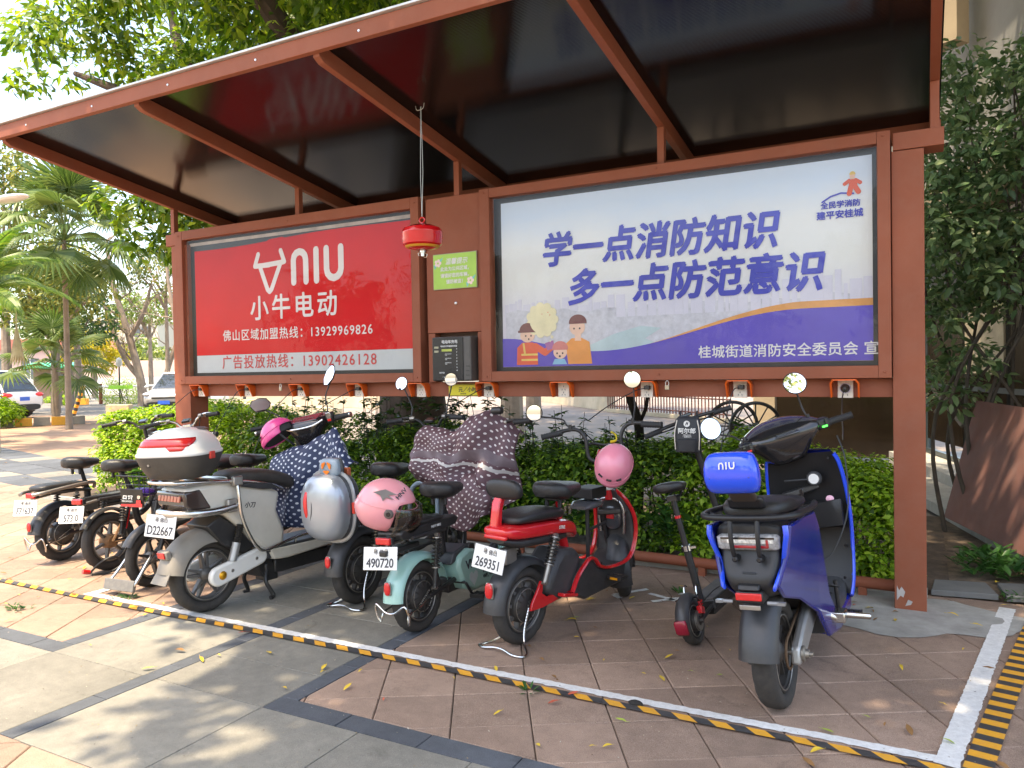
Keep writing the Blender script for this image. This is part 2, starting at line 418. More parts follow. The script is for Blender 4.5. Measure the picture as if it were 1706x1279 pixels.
for k, (c, Q, whole) in enumerate(tiles):
    if k < 290:
        if whole:
            if full_me is None:
                h = [(a*(PU/2-.0024), b*(PV/2-.0024)) for a, b in ((-1, -1), (1, -1), (1, 1), (-1, 1))]
                vs, fs = tile_geo(h); full_me = bpy.data.meshes.new('paving_tile'); full_me.from_pydata(vs, [], fs); full_me.materials.append(M_RED)
            o = bpy.data.objects.new('paving_tile', full_me); link(o, pave); o.location = (c[0], c[1], random.uniform(-.0012, .0012)); o.rotation_euler = (random.gauss(0, .003), random.gauss(0, .003), GA)
        else:
            vs, fs = tile_geo([(x-c[0], y-c[1]) for x, y in Q]); me = bpy.data.meshes.new('paving_tile'); me.from_pydata(vs, [], fs); me.materials.append(M_RED)
            o = bpy.data.objects.new('paving_tile', me); link(o, pave); o.location = (c[0], c[1], 0)
    else:
        vs, fs = tile_geo(Q); dz = random.uniform(-.0012, .0012); rest.add([(x, y, z+dz) for x, y, z in vs], fs)
obj('distant_paving_tiles', rest, M_RED, pave, smooth=0, kind='stuff')
def slab(name, x0, x1, y0, y1, m):
    g = .002; P = [(x0+g, y0+g), (x1-g, y0+g), (x1-g, y1-g), (x0+g, y1-g)]; c = ((x0+x1)/2, (y0+y1)/2)
    vs, fs = tile_geo([(x-c[0], y-c[1]) for x, y in P], ch=.002); me = bpy.data.meshes.new(name); me.from_pydata(vs, [], fs); me.materials.append(m)
    o = bpy.data.objects.new(name, me); link(o, pave); o.location = (c[0], c[1], random.uniform(-.0008, .0008))
ys = [2.48+.383*i for i in range(9)]
for a, b, off in ((-4.20, -3.45, 0), (-3.35, -2.63, .0)):
    for i in range(8): slab('granite_slab', a, b, ys[i], min(ys[i+1], 5.6), M_GREY)
for xb in (-4.31, -3.45, -2.63):
    y = 2.60 if xb != -3.45 else 1.80
    while y < 5.6:
        y2 = min(5.6, y+.42); slab('border_slab', xb, xb+(.11 if xb == -4.31 else .10), y, y2, M_DARK); y = y2
x = -12.0
while x < -4.3: slab('border_slab', x, min(x+.42, -4.2), 2.48, 2.60, M_DARK); x += .42
x = -2.63
while x < 5: slab('border_slab', x, x+.42, 2.48, 2.60, M_DARK); x += .42
x = -4.2-.55*14
while x < -4.3: slab('granite_slab', x, x+.55, 1.80, 2.48, M_GREY); x += .55
slab('granite_slab', -4.2, -3.45, 1.80, 2.48, M_GREY); slab('granite_slab', -3.35, -2.63, 1.80, 2.48, M_GREY)
x = -2.63
while x < 5: slab('granite_slab', x, x+.55, 1.80, 2.48, M_GREY); x += .55

# stone strip crossing the far path, with shade put into its dark slabs
strip_ = bpy.data.objects.new('stone_strip', None); link(strip_); strip_['kind'] = 'structure'
for i in range(11):
    for j in range(3):
        def q_(u, v): a = Vector((-18.0, 9.5)).lerp(Vector((-10.6, 7.6)), u/11); b = Vector((-18.4, 7.3)).lerp(Vector((-11.0, 6.1)), u/11); r_ = a.lerp(b, v/3); return (r_.x, r_.y)
        P_ = [q_(i+.012, j+.98), q_(i+.985, j+.98), q_(i+.985, j+.02), q_(i+.012, j+.02)]; vs, fs = tile_geo(P_, ch=.003, th=.02); mb = MB(); mb.add([(x, y, z+.004+random.uniform(0, .002)) for x, y, z in vs], fs); obj('stone_slab', mb, M_DARK if (i+j) % 5 else M_GREY, strip_, smooth=0)

# painted lines, hazard tape
def wobble_strip(a, b, w0, w1, n, jit, z):
    A = Vector(a); B = Vector(b); d = (B-A).normalized(); nrm = Vector((-d.y, d.x)); L = []; R = []
    for i in range(n+1):
        p = A.lerp(B, i/n); L.append(p+nrm*(w0+random.uniform(-jit, jit))); R.append(p+nrm*(w1+random.uniform(-jit, jit)*.6))
    mb = MB(); mb.add([(p.x, p.y, z) for p in L]+[(p.x, p.y, z) for p in R], [(i, i+1, n+2+i, n+1+i) for i in range(n)]); return mb
M_PAINT = mat('white_road_paint', (.72, .72, .70), .75, var=.12, vscale=30, bump=.6, bscale=150, grime=.45, dustcol=(.42, .38, .34), coords='World')
mark = bpy.data.objects.new('parking_bay_marking', None); link(mark); mark['kind'] = 'structure'
TY = 3.195
obj('painted_line', wobble_strip((-5.06, TY), (.10, TY+.02), .03, .085, 240, .006, .0045), M_PAINT, mark, smooth=0)
obj('painted_line', wobble_strip((-5.10, TY+.03), (-5.06, 3.95), -.0, -.07, 40, .006, .0052), M_PAINT, mark, smooth=0)
obj('painted_line', wobble_strip((.145, TY+.02), (.52, 5.45), .035, .120, 160, .0035, .0056), M_PAINT, mark, smooth=0)
for pts in ([(-2.12, 4.93), (-1.98, 5.02)], [(-1.80, 4.74), (-1.64, 4.95)], [(-1.80, 4.74), (-1.74, 4.68)], [(-1.53, 4.70), (-1.30, 4.93)], [(-1.42, 4.94), (-1.12, 4.88)], [(-1.60, 4.86), (-1.40, 4.78)]):
    obj('painted_mark', wobble_strip(pts[0], pts[1], -.02, .02, 10, .004, .0045), M_PAINT, mark, smooth=0)
M_TY = mat('tape_yellow', (.78, .36, .02), .5, var=.08, grime=.30, dustcol=(.30, .22, .14), vscale=14); M_TK = mat('tape_black', (.03, .03, .033), .5, var=.1, grime=.28, dustcol=(.20, .18, .16), vscale=14)
def tape(name, label, a, b, w, slant, period):
    A = Vector(a); B = Vector(b); d = (B-A).normalized(); nrm = Vector((-d.y, d.x)); L = (B-A).length
    r = thing(name, label, 'tape', (A.x, A.y, 0)); Yb = MB(Matrix.Translation((-A.x, -A.y, 0))); Kb = MB(Matrix.Translation((-A.x, -A.y, 0)))
    n = int(L/period)*2; e = L/n
    for i in range(n):
        t0, t1 = i*e, (i+1)*e
        def P(t, s): 
            q = A+d*(t+slant*s)+nrm*(s*w+.006*sin(t*1.7)); return (q.x, q.y, .0095)
        (Yb if i % 2 else Kb).add([P(t0, 0), P(t1, 0), P(t1, 1), P(t0, 1)], [(0, 1, 2, 3)])
    obj('yellow_stripes', Yb, M_TY, r, smooth=0); obj('black_stripes', Kb, M_TK, r, smooth=0)
tape('hazard_tape', 'long yellow and black hazard tape stuck along the front of the parking bay', (-7.4, TY-.045), (.10, TY-.03), .05, -.05, .155)
tape('hazard_tape', 'short yellow and black hazard tape on the right side of the parking bay', (.165, 2.95), (.60, 5.2), .095, .0, .105)

# rough concrete round the right-hand post and a patch of screed
mb = MB(); n = 40; ring = []
for i in range(n):
    a = 2*pi*i/n; rr = 1+.12*sin(3*a+1)+.08*sin(7*a)+random.uniform(-.03, .03); ring.append((-.12+.62*rr*cos(a), 5.12+.42*rr*sin(a), .004))
mb.add([(-.12, 5.12, .010)]+ring, [(0, 1+i, 1+(i+1) % n) for i in range(n)]); setting('concrete_patch', mb, M_CONC)
# planting strip behind the rail, its kerb, and the ground by the building
sheet('planting_bed', [(-9.6, 5.66), (.15, 5.60), (.15, 8.3), (-9.6, 8.3)], .03, M_SOIL, th=.08)
sheet('kerb_stone', [(-9.6, 5.60), (.02, 5.52), (.02, 5.59), (-9.6, 5.655)], .045, M_CONC, th=.1)
sheet('bare_earth', [(.15, 5.75), (3.5, 5.2), (3.5, 8.3), (.15, 8.6)], .02, mat('litter_soil', (.13, .09, .06), .95, var=.5, vscale=14, bump=1, bscale=50, coords='World'), th=.06)

# ================================================================ CHARGING SHELTER
SX, SY = -3.28, 5.25
M_BR = mat('brown_paint', (.275, .082, .042), .55, var=.10, vscale=2.5, bump=.10, bscale=120, grime=.20, dustcol=(.33, .19, .14), coords='World', spec=.2)
sh = thing('charging_shelter', 'brown steel bicycle charging shelter with a slanting black roof and two big poster frames', 'shelter', (SX, SY, 0))
T0 = Matrix.Translation((-SX, -SY, 0))
def sb(name, boxes, m=None, bevel=.004, **kw):
    mb = MB(T0)
    for (x0, x1, y0, y1, z0, z1) in boxes: mb.box(((x0+x1)/2, (y0+y1)/2, (z0+z1)/2), (x1-x0, y1-y0, z1-z0))
    return obj(name, mb, m or M_BR, kw.pop('parent', sh), smooth=0, bevel=bevel, **kw)
F = 5.164
sb('post', [(-6.585, -6.36, F+.006, F+.22, 0, 2.775)]); sb('post', [(-.158, .015, F+.006, F+.19, 0, 2.765)])
sb('top_beam', [(-6.66, -6.40, F+.003, F+.20, 2.782, 2.895)]); sb('top_beam', [(-.150, .120, F+.003, F+.20, 2.769, 2.873)])
# frames of the two posters
def pframe(x0, x1, bx0, bx1, zt):
    sb('poster_frame', [(x0, bx0, F-.028, F+.11, 1.407, zt)]); sb('poster_frame', [(bx1, x1, F-.028, F+.11, 1.407, zt)])
    sb('poster_frame', [(bx0+.0005, bx1-.0005, F-.0275, F+.11, 2.817, zt)]); sb('poster_frame', [(bx0+.0005, bx1-.0005, F-.0275, F+.11, 1.407, 1.484)])
pframe(-6.49, -3.58, -6.39, -3.66, 2.905); pframe(-3.01, -.163, -2.924, -.235, 2.888)
sb('backing_panel', [(-6.50, -.16, F+.115, F+.175, 1.42, 2.87)], mat('panel_back', (.16, .09, .07), .6))
sb('middle_panel', [(-3.535, -3.014, F+.012, F+.10, 1.80, 2.880)])
sb('side_cheek', [(-3.535, -3.47, F+.02, F+.10, 1.405, 1.798)], bevel=.002); sb('side_cheek', [(-3.07, -3.014, F+.02, F+.10, 1.405, 1.798)], bevel=.002)
sb('socket_beam', [(-6.358, -.160, F+.055, F+.14, 1.288, 1.404)], bevel=.004)
# screws
mb = MB(T0)
for px, pz in ((-3.26, 2.03),):
    mb.lathe([(.012, 0), (.012, -.006), (.006, -.010)], (px, F+.012, pz), 'y', 12)
obj('lock', mb, mat('zinc', (.6, .6, .6), .35, metal=1), sh)
# canopy: rafters slope down towards the back
RX = [-6.575, -4.92, -3.24, -1.58, .075]
yf, yb = 3.60, 5.98
def rz(y): return 3.40-(y-3.6)*.1565           # underside of the rafters
for x in RX:
    mb = MB(T0); h = .10
    vs = []
    for dx in (-.025, .025):
        vs += [(x+dx, yf+.004, rz(yf)+(0.02)), (x+dx, yf+.05, rz(yf+.05)), (x+dx, yb, rz(yb)), (x+dx, yb, rz(yb)+h), (x+dx, yf+.004, rz(yf)+h)]
    mb.add(vs, [(0, 1, 2, 3, 4), (9, 8, 7, 6, 5)]+[(i, i+5, (i+1) % 5+5, (i+1) % 5) for i in range(5)])
    obj('rafter', mb, M_BR, sh, smooth=0, bevel=.003)
    sb('bracket', [(x-.026 if x > -6 else x-.026, x+.022, F+.02, F+.07, 2.86 if x > -6 and x < 0 else 2.895 if x < -6 else 2.874, rz(F+.05)+.002)], bevel=.002)
def sloped(name, x0, x1, y0, y1, dz0, dz1, m, **kw):
    mb = MB(T0); vs = []
    for x in (x0, x1): vs += [(x, y0, rz(y0)+dz0), (x, y1, rz(y1)+dz0), (x, y1, rz(y1)+dz1), (x, y0, rz(y0)+dz1)]
    mb.add(vs, [(0, 1, 2, 3), (7, 6, 5, 4), (0, 4, 5, 1), (1, 5, 6, 2), (2, 6, 7, 3), (3, 7, 4, 0)])
    return obj(name, mb, m, kw.get('parent', sh), smooth=0, bevel=kw.get('bevel', .003))
xr = .12
sloped('front_fascia', -6.62, xr, 3.57, 3.603, .035, .135, M_BR)
sloped('rear_beam', -6.60, xr, yb+.002, yb+.05, -.01, .11, M_BR)
sloped('edge_trim', -6.63, xr, 3.55, 3.62, .137, .152, mat('grey_trim', (.55, .55, .54), .45, metal=.6))
# polycarbonate roof sheets with fine flutes
M_ROOF = bpy.data.materials.new('dark_polycarbonate'); M_ROOF.use_nodes = True; t, b, L = tree_of(M_ROOF)
b.inputs['Base Color'].default_value = (.004, .0045, .005, 1); b.inputs['Roughness'].default_value = .20; b.inputs['Specular IOR Level'].default_value = .32
g = nd(t, 'ShaderNodeNewGeometry'); wv = nd(t, 'ShaderNodeTexWave', Scale=26.0); wv.bands_direction = 'Y'; L(g.outputs['Position'], wv.inputs[0])
n = nd(t, 'ShaderNodeTexNoise', Scale=3.0, Detail=6.0); L(g.outputs['Position'], n.inputs[0])
ad = nd(t, 'ShaderNodeMath', operation='MULTIPLY_ADD'); ad.inputs[1].default_value = 1.5; L(n.outputs[0], ad.inputs[0]); L(wv.outputs[0], ad.inputs[2])
bp = nd(t, 'ShaderNodeBump', Strength=.05, Distance=.004); L(ad.outputs[0], bp.inputs['Height']); L(bp.outputs[0], b.inputs['Normal'])
mr = nd(t, 'ShaderNodeMapRange'); mr.inputs[3].default_value = .06; mr.inputs[4].default_value = .16; L(n.outputs[0], mr.inputs[0]); L(mr.outputs[0], b.inputs['Roughness'])
for a, c in zip(RX[:-1], RX[1:]):
    sloped('roof_sheet', a+.002-(.04 if a < -6 else 0), c-.002+(.04 if c > 0 else 0), 3.606, yb, .102, .118, M_ROOF, bevel=0)
# ---- posters
M_PWHITE = mat('print_white', (.70, .69, .65), .45, var=.04)
M_SHEET1 = mat('print_red', (.60, .018, .022), .6, spec=.1, var=.10, vscale=1.6, coords='World')
M_SHEET2 = mat('print_pale', (.60, .63, .63), .4, var=.04, coords='World')
M_BLK = mat('black_inner_frame', (.012, .012, .013), .4)
YP = F+.048
def P(x, z, y=YP): return (x-SX, y-SY, z)
for i, (x0, x1) in enumerate(((-6.39, -3.66), (-2.924, -.235))):
    sb('inner_border', [(x0+.001, x1-.001, F+.052, F+.062, 1.485, 2.816)], M_BLK, bevel=0)
# left poster
def strip(name, pts_top, x0, x1, z0, m, y):
    mb = MB(T0); k = len(pts_top)
    vs = [(x, y, z) for x, z in pts_top]+[(x, y, z0) for x, z in pts_top]+[(x, y+.002, z) for x, z in pts_top]+[(x, y+.002, z0) for x, z in pts_top]
    fs = [(i, i+1, k+i+1, k+i) for i in range(k-1)]+[(2*k+i+1, 2*k+i, 3*k+i, 3*k+i+1) for i in range(k-1)]+[(i+1, i, 2*k+i, 2*k+i+1) for i in range(k-1)]
    mb.add(vs, fs); return obj(name, mb, m, sh, smooth=0)
tp = [(-6.30+i*.066*1.5*.39, 2.735-.012*sin(i*.11)-.0007*(40-i)+(.012 if 25 < i < 31 else 0)) for i in range(68)]
tp = [(x, z) for x, z in tp if x < -3.70]
strip('poster_sheet', tp, 0, 0, 1.685, M_SHEET1, YP); strip('poster_footer', [(x, 1.684) for x, z in tp], 0, 0, 1.515, mat('print_grey', (.52, .56, .55), .6, var=.03, spec=.1), YP)
mb = MB(T0); mb.box((-5.02, F+.051, 2.775), (2.70, .001, .03)); obj('poster_curl', mb, mat('curl', (.42, .36, .30), .5, var=.3, vscale=5), sh, smooth=0)
TXm = frame_mat(P(0, 0, YP-.0035), (1, 0, 0), (0, 0, 1))
def XZ(x, z): return frame_mat(P(x, z, YP-.0025), (1, 0, 0), (0, 0, 1))
# bull-head logo and the word beside it
def loc(p, x0=-5.44, z0=2.335, s=.82): return [(x0+a*s-SX, z0+b*s) for a, b in p]
LM = frame_mat((0, YP-.0025-SY, 0), (1, 0, 0), (0, 0, 1))
logo = []
w = .046
logo += stroke(loc([(.0, .33), (-.055, .20), (.165, .20)]), w); logo += stroke(loc([(-.05, .20), (.08, .20), (.36, .215)]), w)
logo += stroke(loc([(.345, .345), (.395, .22), (.36, .215)]), w)
logo += stroke(loc([(.02, .20), (.135, -.075), (.165, -.10), (.195, -.075), (.335, .20)]), w)
flat('logo', logo, LM, M_PWHITE, sh)
lt = []
w = .062
lt += stroke(loc([(.53, -.02), (.53, .22)]+[(.62-.09*cos(radians(a)), .22+.09*sin(radians(a))) for a in range(0, 181, 30)]+[(.71, -.02)]), w)
lt += stroke(loc([(.86, -.02), (.86, .31)]), w)
lt += stroke(loc([(1.005, .31), (1.005, .09)]+[(1.105-.10*cos(radians(a)), .09-.10*sin(radians(a))) for a in range(0, 181, 30)]+[(1.205, .31)]), w)
flat('lettering', lt, LM, M_PWHITE, sh)
text('lettering', '小牛电动', .24, XZ(-5.56, 2.02), M_PWHITE, sh, bold=.022, spacing=1.28)
text('lettering', '佛山区域加盟热线：13929969826', .113, XZ(-5.93, 1.825), M_PWHITE, sh, bold=.012, spacing=1.16, sx=1.0)
text('lettering', '广告投放热线：13902426128', .133, XZ(-5.95, 1.562), mat('print_red_text', (.55, .05, .05), .4), sh, bold=.012, spacing=1.18)
# right poster
m = bpy.data.materials.new('print_sky'); m.use_nodes = True; t, b, L = tree_of(m)
g = nd(t, 'ShaderNodeNewGeometry'); sp = nd(t, 'ShaderNodeSeparateXYZ'); L(g.outputs['Position'], sp.inputs[0])
cr = nd(t, 'ShaderNodeValToRGB'); mr = nd(t, 'ShaderNodeMapRange'); mr.inputs[1].default_value = 1.5; mr.inputs[2].default_value = 2.8; L(sp.outputs['Z'], mr.inputs[0])
n = nd(t, 'ShaderNodeTexNoise', Scale=2.2, Detail=7.0, Roughness=.6); mp = nd(t, 'ShaderNodeMapping'); mp.inputs['Scale'].default_value = (1, 1, 2.4); L(g.outputs['Position'], mp.inputs[0]); L(mp.outputs[0], n.inputs[0])
sb_ = nd(t, 'ShaderNodeMath', operation='MULTIPLY_ADD'); sb_.inputs[1].default_value = .18; L(n.outputs[0], sb_.inputs[0]); L(mr.outputs[0], sb_.inputs[2])
L(sb_.outputs[0], cr.inputs[0]); e = cr.color_ramp.elements
e[0].position = .10; e[0].color = (.55, .52, .66, 1); e[1].position = 1.0; e[1].color = (.60, .72, .84, 1)
for ps, c in ((.25, (.58, .57, .64)), (.40, (.66, .66, .69)), (.62, (.72, .74, .70)), (.80, (.75, .78, .76))): q = e.new(ps); q.color = rgb(c)
L(cr.outputs[0], b.inputs['Base Color']); b.inputs['Roughness'].default_value = .6; b.inputs['Specular IOR Level'].default_value = .1; M_SKYP = m
strip('poster_sheet', [(-2.86, 2.775), (-.265, 2.775)], 0, 0, 1.515, M_SKYP, YP+.001)
# faint skyline and river printed on the poster
px = []
random.seed(3); x = -2.84
sky1 = []
while x < -.30:
    wv_ = random.uniform(.02, .07); h = random.uniform(.02, .10) if x < -1.3 else random.uniform(.06, .20); sky1.append([(x-SX, 1.86), (x+wv_-SX, 1.86), (x+wv_-SX, 1.93+h), (x-SX, 1.93+h)]); x += wv_+random.uniform(.0, .02)
flat('printed_skyline', sky1, frame_mat((0, YP-SY, 0), (1, 0, 0), (0, 0, 1)), mat('print_haze', (.59, .59, .66), .5, var=.03), sh)
gp = [(-2.83, 1.92)]+[(-2.83+i*.1, 1.93+.015*sin(i*1.7)+.01*sin(i*.6)) for i in range(26)]+[(-.30, 1.80), (-1.2, 1.66), (-2.2, 1.58), (-2.83, 1.72)]
flat('printed_city', [[(x-SX, z) for x, z in gp]], frame_mat((0, YP-.0008-SY, 0), (1, 0, 0), (0, 0, 1)), mat('print_green', (.52, .53, .57), .5, var=.16, vscale=22), sh)
rv = [(-2.25, 1.62), (-1.95, 1.74), (-1.75, 1.79), (-1.60, 1.77), (-1.72, 1.70), (-1.62, 1.66), (-1.75, 1.62), (-2.0, 1.59)]
flat('printed_river', [[(x-SX, z) for x, z in rv]], frame_mat((0, YP-.0016-SY, 0), (1, 0, 0), (0, 0, 1)), mat('print_river', (.42, .54, .55), .5), sh)
def wave(off, x0=-2.86, x1=-.265, n=50):
    pts = []
    for i in range(n+1):
        x = x0+(x1-x0)*i/n; u = (x-x0)/(x1-x0)
        z = 1.72-.10*sin(min(u, .30)/.30*pi*.5)*1.0 if u < .30 else 1.62+.235*(.5-.5*cos(min(1, (u-.30)/.55)*pi))
        if u < .30: z = 1.735-.115*(.5-.5*cos(u/.30*pi))
        pts.append((x, z+off(u)))
    return pts
strip('printed_orange_wave', wave(lambda u: max(0, min(.045, (u-.45)*.12))), 0, 0, 1.53, mat('print_orange', (.66, .30, .08), .4), YP-.0024)
strip('printed_blue_wave', wave(lambda u: 0), 0, 0, 1.517, mat('print_indigo', (.085, .055, .42), .4, var=.12, vscale=1.5, coords='World'), YP-.0036)
M_SLOG = mat('print_slogan', (.035, .045, .40), .4, var=.15, vscale=2, coords='World')
def XZ2(x, z, k=.005): return frame_mat(P(x, z, YP-k), (1, 0, 0), (0, 0, 1))
text('lettering', '学一点消防知识', .262, XZ2(-2.52, 2.285), M_SLOG, sh, bold=.042, shear=.16, spacing=1.0, sx=.93)
text('lettering', '多一点防范意识', .272, XZ2(-2.315, 1.99), M_SLOG, sh, bold=.042, shear=.16, spacing=1.0, sx=.93)
text('lettering', '桂城街道消防安全委员会 宣', .089, XZ2(-1.345, 1.56), M_PWHITE, sh, bold=.018, spacing=1.04)
text('lettering', '全民学消防', .046, XZ2(-.560, 2.475), M_SLOG, sh, bold=.04)
text('lettering', '建平安桂城', .054, XZ2(-.585, 2.41), M_SLOG, sh, bold=.04)
FM = lambda k: frame_mat((0, YP-k-SY, 0), (1, 0, 0), (0, 0, 1))
def XL(pts): return [(x-SX, z) for x, z in pts]
flat('printed_swoosh', stroke(XL([(-.55, 2.515), (-.50, 2.545), (-.44, 2.56), (-.37, 2.55)]), .010), FM(.0048), M_SLOG, sh)
M_SKIN = mat('print_skin', (.72, .48, .36), .5); M_OR = mat('print_suit', (.68, .10, .04), .5); M_YL = mat('print_yellow', (.70, .50, .12), .5); M_HB = mat('print_hair', (.16, .05, .05), .5)
M_JUM = mat('print_jumper', (.72, .28, .06), .5); M_CRM = mat('print_cream', (.72, .66, .42), .5); M_HP = mat('print_pink_hair', (.55, .18, .16), .5); M_EYE = mat('print_ink', (.04, .03, .04), .5)
def C(x, z, r, ry=None, **k): return XL(circ(x, z, r, 20, ry, **k))
# little runner by the logo, top right
def XR(pts): return [(-.375+(x+.395)*.52-SX, 2.60+(z-2.60)*.62) for x, z in pts]
def CR(x, z, r, ry=None, **k): return XR(circ(x, z, r, 20, ry, **k))
flat('printed_runner', [XR([(-.44, 2.66), (-.35, 2.66), (-.34, 2.59), (-.43, 2.59)])]+stroke(XR([(-.41, 2.59), (-.43, 2.52)]), .03)+stroke(XR([(-.37, 2.59), (-.33, 2.53)]), .03)+stroke(XR([(-.43, 2.65), (-.48, 2.62)]), .022)+stroke(XR([(-.36, 2.65), (-.31, 2.62)]), .022), FM(.0050), M_OR, sh)
flat('printed_face', [CR(-.395, 2.69, .03)], FM(.0052), M_SKIN, sh); flat('printed_helmet', [CR(-.395, 2.705, .034, a0=0, a1=180)], FM(.0054), M_YL, sh)
# three cartoon people with a speech bubble, bottom left
flat('printed_bubble', [C(-2.52+.10*cos(a)*1.0, 1.865+.10*sin(a), .035) for a in np.linspace(0, 2*pi, 12)[:-1]]+[C(-2.52, 1.865, .105)]+[C(-2.44, 1.735, .012), C(-2.455, 1.705, .007)], FM(.0048), M_CRM, sh)
flat('printed_extinguisher', [XL([(-2.47, 1.83), (-2.445, 1.83), (-2.445, 1.90), (-2.47, 1.90)])]+stroke(XL([(-2.52, 1.91), (-2.47, 1.92), (-2.455, 1.90)]), .008), FM(.0052), M_OR, sh)
flat('printed_flame', [XL([(-2.62, 1.85), (-2.60, 1.81), (-2.56, 1.80), (-2.535, 1.83), (-2.55, 1.87), (-2.575, 1.84), (-2.60, 1.89)])], FM(.0052), M_OR, sh)
# firefighter
flat('printed_suit', [XL([(-2.74, 1.53), (-2.735, 1.66), (-2.69, 1.70), (-2.60, 1.70), (-2.56, 1.665), (-2.56, 1.53)])]+stroke(XL([(-2.58, 1.67), (-2.50, 1.62), (-2.44, 1.665)]), .05), FM(.0046), M_OR, sh)
flat('printed_stripes', [XL([(-2.70, 1.56), (-2.56, 1.56), (-2.56, 1.575), (-2.70, 1.575)]), XL([(-2.70, 1.60), (-2.56, 1.60), (-2.56, 1.615), (-2.70, 1.615)])]+stroke(XL([(-2.68, 1.69), (-2.67, 1.62)]), .016), FM(.0050), M_YL, sh)
flat('printed_face', [C(-2.645, 1.755, .062, .055)], FM(.0048), M_SKIN, sh); flat('printed_helmet', [C(-2.645, 1.79, .068, .058, a0=0, a1=180), XL([(-2.725, 1.775), (-2.565, 1.775), (-2.565, 1.792), (-2.725, 1.792)])], FM(.0052), M_HB, sh)
flat('printed_eyes', [C(-2.66, 1.75, .007), C(-2.615, 1.75, .007), C(-2.635, 1.725, .007)], FM(.0056), M_EYE, sh)
flat('printed_notice', [XL([(-2.50, 1.69), (-2.43, 1.71), (-2.42, 1.65), (-2.48, 1.635)])], FM(.0052), mat('print_mauve', (.35, .12, .30), .5), sh)
# adult in jumper, child
flat('printed_jumper', [XL([(-2.31, 1.53), (-2.33, 1.68), (-2.28, 1.72), (-2.20, 1.72), (-2.14, 1.69), (-2.12, 1.53)])], FM(.0046), M_JUM, sh)
flat('printed_neck', [XL([(-2.255, 1.70), (-2.205, 1.70), (-2.205, 1.76), (-2.255, 1.76)])], FM(.0047), M_SKIN, sh)
flat('printed_face', [C(-2.235, 1.80, .062, .06)], FM(.0048), M_SKIN, sh); flat('printed_hair', [C(-2.23, 1.835, .07, .058, a0=-10, a1=190)], FM(.0052), M_HB, sh)
flat('printed_eyes', [C(-2.26, 1.79, .007), C(-2.215, 1.79, .007)], FM(.0056), M_EYE, sh)
flat('printed_shirt', [XL([(-2.44, 1.53), (-2.42, 1.57), (-2.34, 1.57), (-2.32, 1.53)])], FM(.0050), mat('print_cyan', (.2, .45, .62), .5), sh)
flat('printed_face', [C(-2.375, 1.62, .056, .05)], FM(.0052), M_SKIN, sh); flat('printed_hair', [C(-2.375, 1.65, .064, .052, a0=-15, a1=195)], FM(.0055), M_HP, sh)
flat('printed_eyes', [C(-2.40, 1.612, .007), C(-2.355, 1.612, .007), C(-2.378, 1.59, .008)], FM(.0058), M_EYE, sh)
# glazing over both posters
def glass_mat(name, tint=(1, 1, 1), refl=.12, rough=.02):
    m = bpy.data.materials.new(name); m.use_nodes = True; t = m.node_tree; t.nodes.clear(); L = t.links.new
    o = nd(t, 'ShaderNodeOutputMaterial'); tr = nd(t, 'ShaderNodeBsdfTransparent'); tr.inputs[0].default_value = rgb(tint)
    gl = nd(t, 'ShaderNodeBsdfGlossy'); gl.inputs['Roughness'].default_value = rough
    fr = nd(t, 'ShaderNodeFresnel'); fr.inputs[0].default_value = 1.5
    gn = nd(t, 'ShaderNodeNewGeometry'); nz = nd(t, 'ShaderNodeTexNoise', Scale=2.2, Detail=3.0); L(gn.outputs['Position'], nz.inputs[0]); bu = nd(t, 'ShaderNodeBump', Strength=.35, Distance=.02); L(nz.outputs[0], bu.inputs['Height']); L(bu.outputs[0], gl.inputs['Normal'])
    ma = nd(t, 'ShaderNodeMath', operation='MULTIPLY_ADD'); ma.inputs[1].default_value = .45; ma.inputs[2].default_value = refl; L(fr.outputs[0], ma.inputs[0])
    mx = nd(t, 'ShaderNodeMixShader'); L(ma.outputs[0], mx.inputs[0]); L(tr.outputs[0], mx.inputs[1]); L(gl.outputs[0], mx.inputs[2]); L(mx.outputs[0], o.inputs[0])
    MATS[name] = m; return m
M_GL = glass_mat('poster_glass', refl=.0)
for x0, x1 in ((-6.39, -3.66), (-2.924, -.235)):
    mb = MB(T0); mb.add([(x0, F+.004, 1.485), (x1, F+.004, 1.485), (x1, F+.004, 2.816), (x0, F+.004, 2.816)], [(0, 1, 2, 3)]); obj('glass_pane', mb, M_GL, sh, smooth=0)
# hardware: screws under the fascia and on the frames, a chipped patch at the foot of the post
for x in np.arange(-6.2, .1, .83):
    mb = MB(T0); mb.lathe([(0, 3.566), (.007, 3.566), (.009, 3.570)], (x, 0, rz(3.57)+.08), 'y', 10); obj('fascia_screw', mb, MATS['zinc'], sh)
for x in (-6.44, -5.0, -3.62, -2.967, -1.6, -.2):
    for z in (1.445, 2.86): mb = MB(T0); mb.lathe([(0, F-.034), (.006, F-.034), (.008, F-.028)], (x, 0, z), 'y', 8); obj('frame_screw', mb, M_BR, sh)
for (x, z, pts) in ((-.145, .06, [(0, 0), (.02, .03), (.035, .02), (.045, .055), (.025, .085), (.012, .06), (0, .09)]), (-.10, .03, [(0, 0), (.03, .01), (.04, .03), (.015, .04)])):
    flat('chipped_paint', [[(x-SX+a, z+b) for a, b in pts]], frame_mat((0, F+.0045-SY, 0), (1, 0, 0), (0, 0, 1)), mat('bare_primer', (.45, .42, .40), .7, var=.2), sh)
